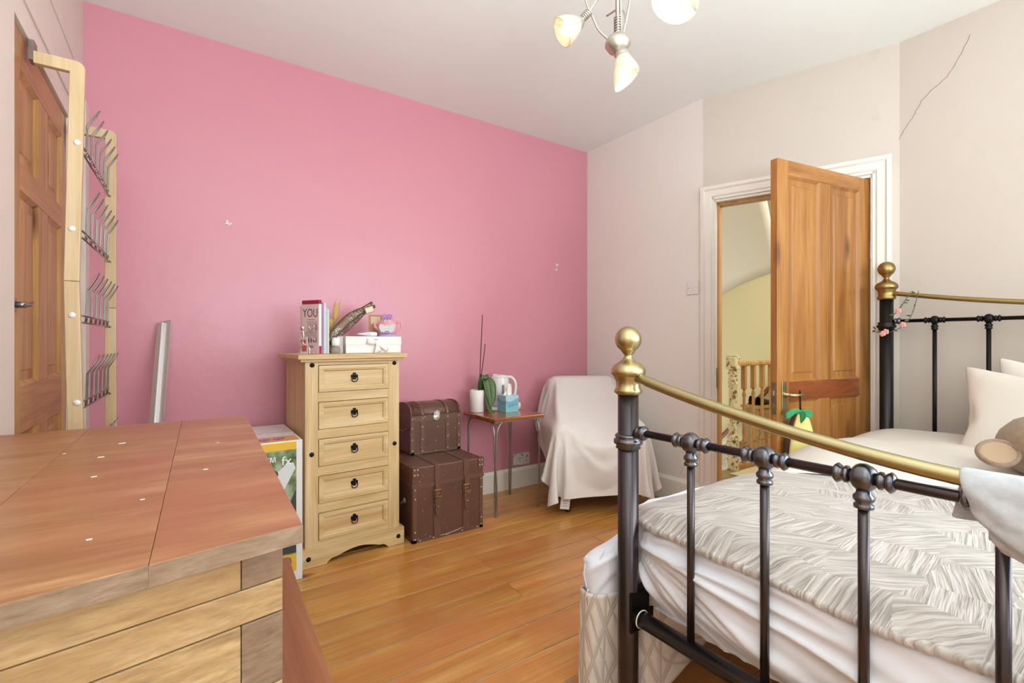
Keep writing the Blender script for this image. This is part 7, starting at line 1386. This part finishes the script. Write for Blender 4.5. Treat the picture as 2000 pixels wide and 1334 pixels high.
# ------------------------------------------------------------------ mattress in a fitted sheet
mz0, mz1 = .315, .578
def lobe_(x, y): return max(0, min(1, (y-.985)/.03))*max(0, min(1, (1.32-x)/.20))
mt_ = MB()
outline = [(1.118, -.50), (1.112, -.3), (1.112, -.15), (1.110, 0), (1.110, .15), (1.110, .27), (1.110, .38), (1.110, .48), (1.110, .58), (1.111, .67), (1.112, .75), (1.114, .82), (1.118, .885), (1.130, .935), (1.150, .975), (1.150, 1.012), (1.118, 1.028), (1.075, 1.030), (1.045, 1.042), (1.020, 1.066), (1.022, 1.098), (1.055, 1.112), (1.12, 1.105), (1.25, 1.085), (1.6, 1.070), (2.2, 1.06), (2.9, 1.04), (2.97, 1.0), (2.98, .8)]
ol = catmull([(x, y, 0) for x, y in outline], 18); NO = len(ol)
top_in = []
vs = []; NVm = 46
for j_ in range(NVm+1):
    v = j_/NVm    # 0 top, 1 bottom
    for i_, p in enumerate(ol):
        a = Vector(ol[max(0, i_-1)]); b = Vector(ol[min(NO-1, i_+1)]); tn = (b-a).normalized(); nn = Vector((-tn.y, tn.x, 0))
        if i_ < 3: nn = Vector((-1, 0, 0))
        x, y = p[0], p[1]
        lobe = lobe_(x, y)
        g_ = max(0, min(1, (v-.14)/.38)); g_ = g_*g_*(3-2*g_)*(1-.25*max(0, (v-.85)/.15))
        ix, iy = max(x, 1.155+.25*max(0, y-1.0)), min(y, 1.035)
        k_ = lobe*(1-g_); x += (ix-x)*k_; y += (iy-y)*k_
        foot = y < .93 and x < 1.14
        corner = max(0, 1-Vector((x-1.06, y-1.07)).length/.17)
        zt = mz1-.012*corner; zb_ = mz0-.01-.02*lobe
        z = zt+(zb_-zt)*v
        bulge = .020*math.sin(PI*min(1, v*1.05))-.035*max(0, v-.72)/.28-(.035*max(0, .12-v)/.12)
        bulge *= (1-.8*lobe)
        # fold fans out of the knot behind the post
        dy, dz = (.97-y) if x < 1.14 else (x-1.02)*.9, z-.50
        ang_ = math.atan2(dz, dy+.02); rr = math.hypot(dy, dz)
        fan = noise.noise(Vector((ang_*5.5+rr*1.2, rr*2.2, 3)))*.036+(abs(noise.noise(Vector((ang_*11+rr*2.5, rr*2.5, 9))))-.25)*-.046*min(1, rr*4+.2)
        fan += noise.noise(Vector((y*2+z*7, x*3, z*3)))*.006
        dsp = bulge+fan*(1-.75*lobe)*(.35+.65*math.sin(PI*min(1, v+.08)))
        # nearly horizontal tuck beside the post
        if x < 1.14 and y > .6: dsp += .010*math.exp(-((z-.500-(.97-y)*.06)/.012)**2)*(1-max(0, (.9-y)/.3))
        q_ = Vector((x, y, z))+Vector((-abs(nn.x) if foot else nn.x, nn.y, 0))*dsp
        vs.append(tuple(q_))
for it_ in range(2):
    nv_s = list(vs)
    for j_ in range(1, NVm):
        for i_ in range(1, NO-1):
            k_ = j_*NO+i_
            nv_s[k_] = tuple(.4*vs[k_][c_]+.15*(vs[k_-1][c_]+vs[k_+1][c_]+vs[k_-NO][c_]+vs[k_+NO][c_]) for c_ in range(3))
    vs = nv_s
mt_.add(vs, [(j_*NO+i_, (j_+1)*NO+i_, (j_+1)*NO+i_+1, j_*NO+i_+1) for j_ in range(NVm) for i_ in range(NO-1)], True)
# top, closed to the far edge
topv = [vs[i_] for i_ in range(NO)]
cen = [(max(1.25, min(2.9, p[0]+.12)), min(.80, p[1]-.12) if p[1] > .6 else p[1], mz1+.004) for p in topv]
o0 = len(mt_.v); mt_.v += [tuple(p) for p in topv]+cen
for i_ in range(NO-1): mt_.f.append((o0+i_, o0+i_+1, o0+NO+i_+1, o0+NO+i_)); mt_.smooth.append(True)
mt_.add([(1.22, -.52, mz1+.003), (2.95, -.52, mz1+.003), (2.95, .81, mz1+.003), (1.22, .81, mz1+.003)], [(0, 1, 2, 3)])
mt_.add([(1.14, -.53, mz0), (2.97, -.53, mz0), (2.97, 1.04, mz0), (1.17, 1.04, mz0), (1.17, .93, mz0), (1.14, .93, mz0)], [(5, 4, 3, 2, 1, 0)])
mt_.add([(1.14, -.53, mz0), (2.97, -.53, mz0), (2.97, -.53, mz1), (1.14, -.53, mz1)], [(0, 1, 2, 3)])
mtr = thing('mattress', 'mattress in a rumpled white fitted sheet bulging past the brass-topped post', 'mattress', (0, 0, 0))
mt_.build('fitted_sheet', whites, mtr)
q = MB(); q.tube(catmull([(1.014, 1.075, .345), (1.012, 1.085, .312), (1.03, 1.09, .312), (1.04, 1.08, .345), (1.03, 1.06, .41), (1.05, 1.04, .47)]), .0022, 6); q.tube(catmull([(1.014, 1.080, .345), (1.010, 1.088, .39), (1.024, 1.092, .44)]), .0025, 6); q.build('elastic_loop', whites, mtr)

# quilt over the foot half
def quilt_edge(y): # far edge of the quilt
    return 1.88+max(0, .98-y)*.58
def qz(x, y):
    z = .604+.012*noise.noise(Vector((x*2.2, y*2.2, 1)))
    z -= .030*max(0, (y-.93)/.12)**1.5 if y > .93 else 0
    z -= .022*max(0, (1.18-x)/.07)**2 if x < 1.18 else 0
    return z
def qf(u, v):
    y = -.50+u*(1.515+.04*min(1, v*3))
    x0 = 1.098+.010*noise.noise(Vector((y*4, 0, 0)))+(.045*max(0, (y-.90)/.15)); x1 = quilt_edge(y)+.01*noise.noise(Vector((y*5, 3, 0)))
    x = x0+(x1-x0)*v
    z = qz(x, y)+.0035*noise.noise(Vector((x*14, y*14, 2)))
    if v < .03: z += .004*noise.noise(Vector((y*75, 0, 5)))-.004
    return (x, y, z)
def qh(u, v): # puckered rolled hem at the foot
    y = -.50+u*1.515; x, _, z = qf(u, 0)
    a = PI*1.1*v; r = .0115+(.0035*noise.noise(Vector((y*70, v*1.5, 2)))+.002*noise.noise(Vector((y*22, 0, 2))))*math.sin(a*.9)
    return (x+.0005-r*math.sin(a), y, z-.0112+r*math.cos(a))
ql = MB(); ql.grid(qf, 150, 90); ql.grid(qh, 620, 8)
qs = thing('quilt', 'beige satin leaf-stitched quilt with a puckered hem over the foot half', 'quilt', (0, 0, 0))
ql.build('quilt_cloth', quiltm, qs)
q = MB(); q.grid(lambda u, v: (qf(0.999, v)[0], 1.055+.010*math.sin(PI*u), qz(qf(.999, v)[0], 1.05)-.002-.035*u), 4, 60); q.build('quilt_side_hem', quiltm, qs)

# cream duvet at the head half
def duz(x, y):
    e = max(0, min(1, (x-(quilt_edge(y)-.10))/.75)); z = .606+.068*math.sin(e*PI*.62)**1.1
    z += .014*noise.noise(Vector((x*2.4, y*2.4, 7)))*min(1, e*3)
    z += .006*noise.noise(Vector((x*1.5+y*5, y*2-x*6, 2)))*min(1, e*4)
    d_ = max(0, (y-.84)/.22); z -= .07*d_**2.2
    return z
def duf(u, v):
    y = -.52+u*1.60; x = quilt_edge(y)-.015+(2.965-quilt_edge(y)+.015)*v
    return (x, y, duz(x, y)-(.012 if v == 0 else 0)+(0 if v < .999 else -.02))
dv = MB(); dv.grid(duf, 90, 60)
dv.grid(lambda u, v: (duf(1, u)[0], 1.08+.012*math.sin(PI*v), duf(1, u)[2]-.10*v), 40, 4)
dvo = dv.build('duvet', creams); tag(dvo, 'plump cream duvet spread over the head half of the bed', 'duvet')

# stitched valance hanging to the floor on the doorway side
vl = MB(); uvs = []
pth = catmull([(1.56, .940, 0), (1.40, .945, 0), (1.22, .948, 0), (1.150, .965, 0), (1.125, 1.010, 0), (1.070, 1.035, 0), (1.025, 1.055, 0), (1.015, 1.095, 0), (1.05, 1.118, 0), (1.30, 1.125, 0)], 10)
def valf(u, v):
    k = u*(len(pth)-1); i_ = min(int(k), len(pth)-2); p = Vector(pth[i_]).lerp(Vector(pth[i_+1]), k-i_)
    fl = 1+.0*v; wob = .003*v*math.sin(u*26)+.008*v*math.sin(u*11+1)
    zbot = .008 if p.y > 1.0 else .035+.28*max(0, p.x-1.18)
    out = Vector((-.5, .5, 0))*.012*v if p.y > 1.0 else Vector((0, .0, 0))
    return (p.x+out.x+wob*.4, p.y+out.y+wob, .335+(zbot-.335)*v)
nu_, nv_ = 110, 26
vl.grid(valf, nu_, nv_)
vme = vl.mesh('valance'); L_ = sum((Vector(pth[i_+1])-Vector(pth[i_])).length for i_ in range(len(pth)-1))
uvl = vme.uv_layers.new(name='UVMap')
for lp_ in vme.loops:
    vi = lp_.vertex_index; uvl.data[lp_.index].uv = ((vi % (nu_+1))/nu_*L_, (vi//(nu_+1))/nv_*.31)
vo_ = mkobj('bed_valance', vme, valm, None, solid=.006)
tag(vo_, 'beige diamond-stitched valance hanging under the mattress corner by the post', 'valance')
# the side of the valance running on to the head
vl2 = MB()
vl2.grid(lambda u, v: (1.30+u*1.66, 1.100+.012*v*math.sin(u*40)+.008*math.sin(u*9), .335-.315*v), 120, 8)
vo2 = vl2.build('valance_side', valm, vo_, solid=.005)

# pillows
plw = unpack(PILLOW); NPx, NPy = 30, 21; idx = {}; n_ = 0
for s_ in (0, 1):
    for j_ in range(NPy):
        for i_ in range(NPx):
            if s_ == 1 and (i_ in (0, NPx-1) or j_ in (0, NPy-1)): idx[(1, i_, j_)] = idx[(0, i_, j_)]
            else: idx[(s_, i_, j_)] = n_; n_ += 1
pf = []
for s_ in (0, 1):
    for j_ in range(NPy-1):
        for i_ in range(NPx-1):
            t_ = [idx[(s_, i_, j_)], idx[(s_, i_+1, j_)], idx[(s_, i_+1, j_+1)], idx[(s_, i_, j_+1)]]; pf.append(t_ if s_ == 0 else t_[::-1])
pb = MB(); pb.add([(x*1.03, y, z*.62) for x, y, z in plw], pf, True); pillme = pb.mesh('pillow'); pillme.materials.append(pillm)
def pillow(label, loc, lean, yaw, sc_=(1, 1, 1), roll=0):
    o = bpy.data.objects.new('pillow', pillme); COL.objects.link(o)
    o.matrix_world = T(*loc) @ RZ(yaw) @ RZ(-PI/2) @ RX(lean) @ RZ(roll) @ Matrix.Diagonal((*sc_, 1))
    m = o.modifiers.new('s', 'SUBSURF'); m.levels = m.render_levels = 1
    tag(o, label, 'pillow', None); return o
pillow('front cream pillow with a pointed corner propped against the headboard', (2.79, .275, .785), math.radians(60), math.radians(0), (1, 1, 1), .02)
pillow('back cream pillow standing behind the front one against the black spindles', (2.930, .20, .790), math.radians(74), math.radians(0), (.98, 1, .55), -.02)

# teddy
fur = NT('brown_teddy_plush'); vv = fur.coords(); fur.base(fur.mix(fur.noise(vv, 60, 4), lin('86694E'), lin('AE9274'))); fur.set(Roughness=.95, Sheen_Weight=.4); fur.bump(fur.noise(vv, 350, 3), .9, .006); fur = fur.m
suede = plain('light_brown_suede', 'A68A6E', .85, var=.08, vscale=10)
td = thing('teddy_bear', 'brown plush teddy bear slumped on the duvet by the pillows', 'teddy bear', (2.38, .32, .645), math.radians(200))
def lump(p): return .03*noise.noise(p*3)
MB().ball((0, 0, .10), (.115, .12, .105), 28, fn=lump).build('head', fur, td)
MB().ball((.02, .19, .085), (.13, .17, .10), 28, fn=lump).build('body', fur, td)
MB().ball((.10, 0, .075), (.055, .05, .045), 18).build('muzzle', suede, td)
MB().ball((.150, 0, .085), (.012, .016, .012), 12).build('nose', black, td)
for s_ in (-1, 1): MB().ball((.098, s_*.045, .13), .009, 10).build('eye', black, td)
def ear(mpos, name='ear'):
    Mq = T(*mpos[0]) @ Euler(mpos[1]).to_matrix().to_4x4()
    b = MB()
    def ef(u, v):
        a = 2*PI*u; r = .062*(1-.0*v)*math.sin(PI*(v*.5+.5*0)+.0) if False else None
        return (0, 0, 0)
    prf = [(.0, -.020), (.03, -.022), (.052, -.014), (.062, 0), (.060, .010), (.052, .014), (.046, .008)]
    b.lathe(prf, 28, Mq @ Matrix.Diagonal((1, .82, 1, 1))); e_ = b.build('ear', fur, td)
    b = MB(); b.lathe([(.047, .0085), (.03, .004), (0, .002)], 28, Mq @ Matrix.Diagonal((1, .82, 1, 1))); b.build('inner_ear', suede, e_); return e_
td_inv = (T(2.38, .32, .645) @ RZ(math.radians(200))).inverted()
# one ear faces the viewer at the left edge of the bear
def ear_world(c, nrm):
    Mw = T(*c) @ Vector(nrm).to_track_quat('Z', 'Y').to_matrix().to_4x4() @ RZ(.3)
    Ml = td_inv @ Mw; ear((Ml.translation, Ml.to_euler()))
ear_world((2.250, .410, .725), (-.62, -.42, .62))
ear_world((2.42, .20, .81), (-.6, -.4, .3))
for x, y, z, rx_, ry_, rz__ in ((.10, .16, .05, .045, .10, .04), (-.08, .16, .05, .045, .10, .04), (.11, .36, .04, .055, .10, .045), (-.07, .38, .04, .055, .10, .045)):
    MB().ball((x, y, z), (rx_, ry_, rz__), 18, fn=lump).build('limb', fur, td)

# fleece draped over the brass foot rail
tw = unpack(TOWEL); NTx, NTy = 32, 28
tb_ = MB(); tb_.add(tw, [(j_*NTx+i_, j_*NTx+i_+1, (j_+1)*NTx+i_+1, (j_+1)*NTx+i_) for j_ in range(NTy-1) for i_ in range(NTx-1)], True)
to = tb_.build('fleece_cloth', towelm, subsurf=1, solid=.010)
to.matrix_world = T(FX, .012, .866) @ RZ(PI/2) @ Matrix.Scale(-1, 4, (0, 1, 0)) @ Matrix.Diagonal((1.0, 1.0, .68, 1))
tag(to, 'pale grey fluffy fleece cloth hanging over the brass foot rail', 'cloth')

# garland on the head post
gd = thing('flower_garland', 'thin artificial vine with pink blossoms twined round the headboard post', 'garland', (0, 0, 0))
vine = plain('vine_green', '5E6244', .7, var=.3, vscale=40); bls = plain('pink_blossom', 'E2A49C', .6, var=.15, vscale=60)
gx = HX-.035
def gp(y, z, dx=0): return (gx+dx, y, z)
V1 = catmull([gp(.845, 1.352), gp(.865, 1.328), gp(.885, 1.296), gp(.905, 1.262), gp(.925, 1.235)], 5)
V2 = catmull([gp(.825, 1.350), gp(.835, 1.300), gp(.850, 1.240), gp(.875, 1.190), gp(.915, 1.160), gp(.960, 1.145), gp(1.004, 1.150), gp(1.010, 1.165, .02)], 5)
q = MB(); q.tube(V1, .0018, 5); q.tube(V2, .0018, 5); q.build('stem', vine, gd)
lfm = MB(); lfm.add([(0, 0, 0), (.006, .001, .008), (0, .0015, .022), (-.006, .001, .008)], [(0, 1, 2, 3)]); lfme = lfm.mesh('leaf'); lfme.materials.append(vine)
for k, p in enumerate(V1+V2):
    if k % 2 == 0: mkobj('leaf', lfme, None, gd, loc=p, rot=(rnd.uniform(-.8, .8), rnd.uniform(-1, 1), rnd.uniform(0, 6.28)), solid=.0006).rotation_euler.x += (1.6 if k % 4 else -1.4)
for p in (gp(.905, 1.255, -.005), gp(.885, 1.185, -.006), gp(.968, 1.140, -.012), gp(.955, 1.150, -.010)):
    b = MB()
    for m in range(5): a = m*2*PI/5; b.ball((p[0]-.003, p[1]+.008*math.cos(a), p[2]+.008*math.sin(a)), (.004, .0075, .0075), 8)
    b.ball((p[0]-.006, p[1], p[2]), .004, 8); b.build('blossom', bls, gd)

# yellow felt fruit hanging from the door handle
fh = thing('felt_fruit', 'yellow felt fruit with green leaf top hanging from the brass door handle', 'soft toy', (0, 0, 0))
hp = MD @ Vector((.080, -.058, .844))
felt = plain('yellow_felt', 'E2D78A', .9, var=.06, bump=.5, bscale=120); grn = plain('green_felt', '3E9A62', .9); brn = plain('dark_brown_felt', '3E2A20', .9)
Mh = T(hp.x, hp.y, hp.z) @ RZ(math.radians(-28))
q = MB(); q.tube([tuple(Mh @ Vector(p)) for p in [(-.006, -.008, .008), (0, 0, .018), (.008, .008, .008), (.006, .004, -.05), (.004, 0, -.095)]], .004, 6); q.build('black_strap', black, fh)
def fruit(u, v):
    a = 2*PI*u; z = -.09-.42*v; w_ = .075*(math.sin(PI*min(1, .06+v*.93)))**.55*(.78+.30*v); return tuple(Mh @ Vector((.015+w_*math.cos(a), .026*math.sin(a)*math.sin(PI*v)**.5-.0, z)))
q = MB(); q.grid(fruit, 28, 22); q.build('yellow_body', felt, fh)
q = MB(); q.tube([tuple(Mh @ Vector((.011-.081*(math.sin(PI*min(1, .06+t*.93)))**.55*(.78+.30*t), 0.012, -.09-.42*t))) for t in [k/20 for k in range(21)]], .009, 8); q.build('brown_edge', brn, fh)
for P_, w_ in (([(.01, 0, -.082), (-.035, -.01, -.078), (-.062, -.005, -.095), (-.075, 0, -.120)], .016), ([(.0, 0, -.082), (.03, -.01, -.084), (.046, -.01, -.095), (.056, -.008, -.110)], .017), ([(.0, -.01, -.080), (-.005, -.03, -.097), (-.02, -.034, -.13)], .018)):
    leaf([tuple(Mh @ Vector(p)) for p in P_], w_, fh, grn, 'felt_leaf', side=Vector((.3, -.3, .9)))
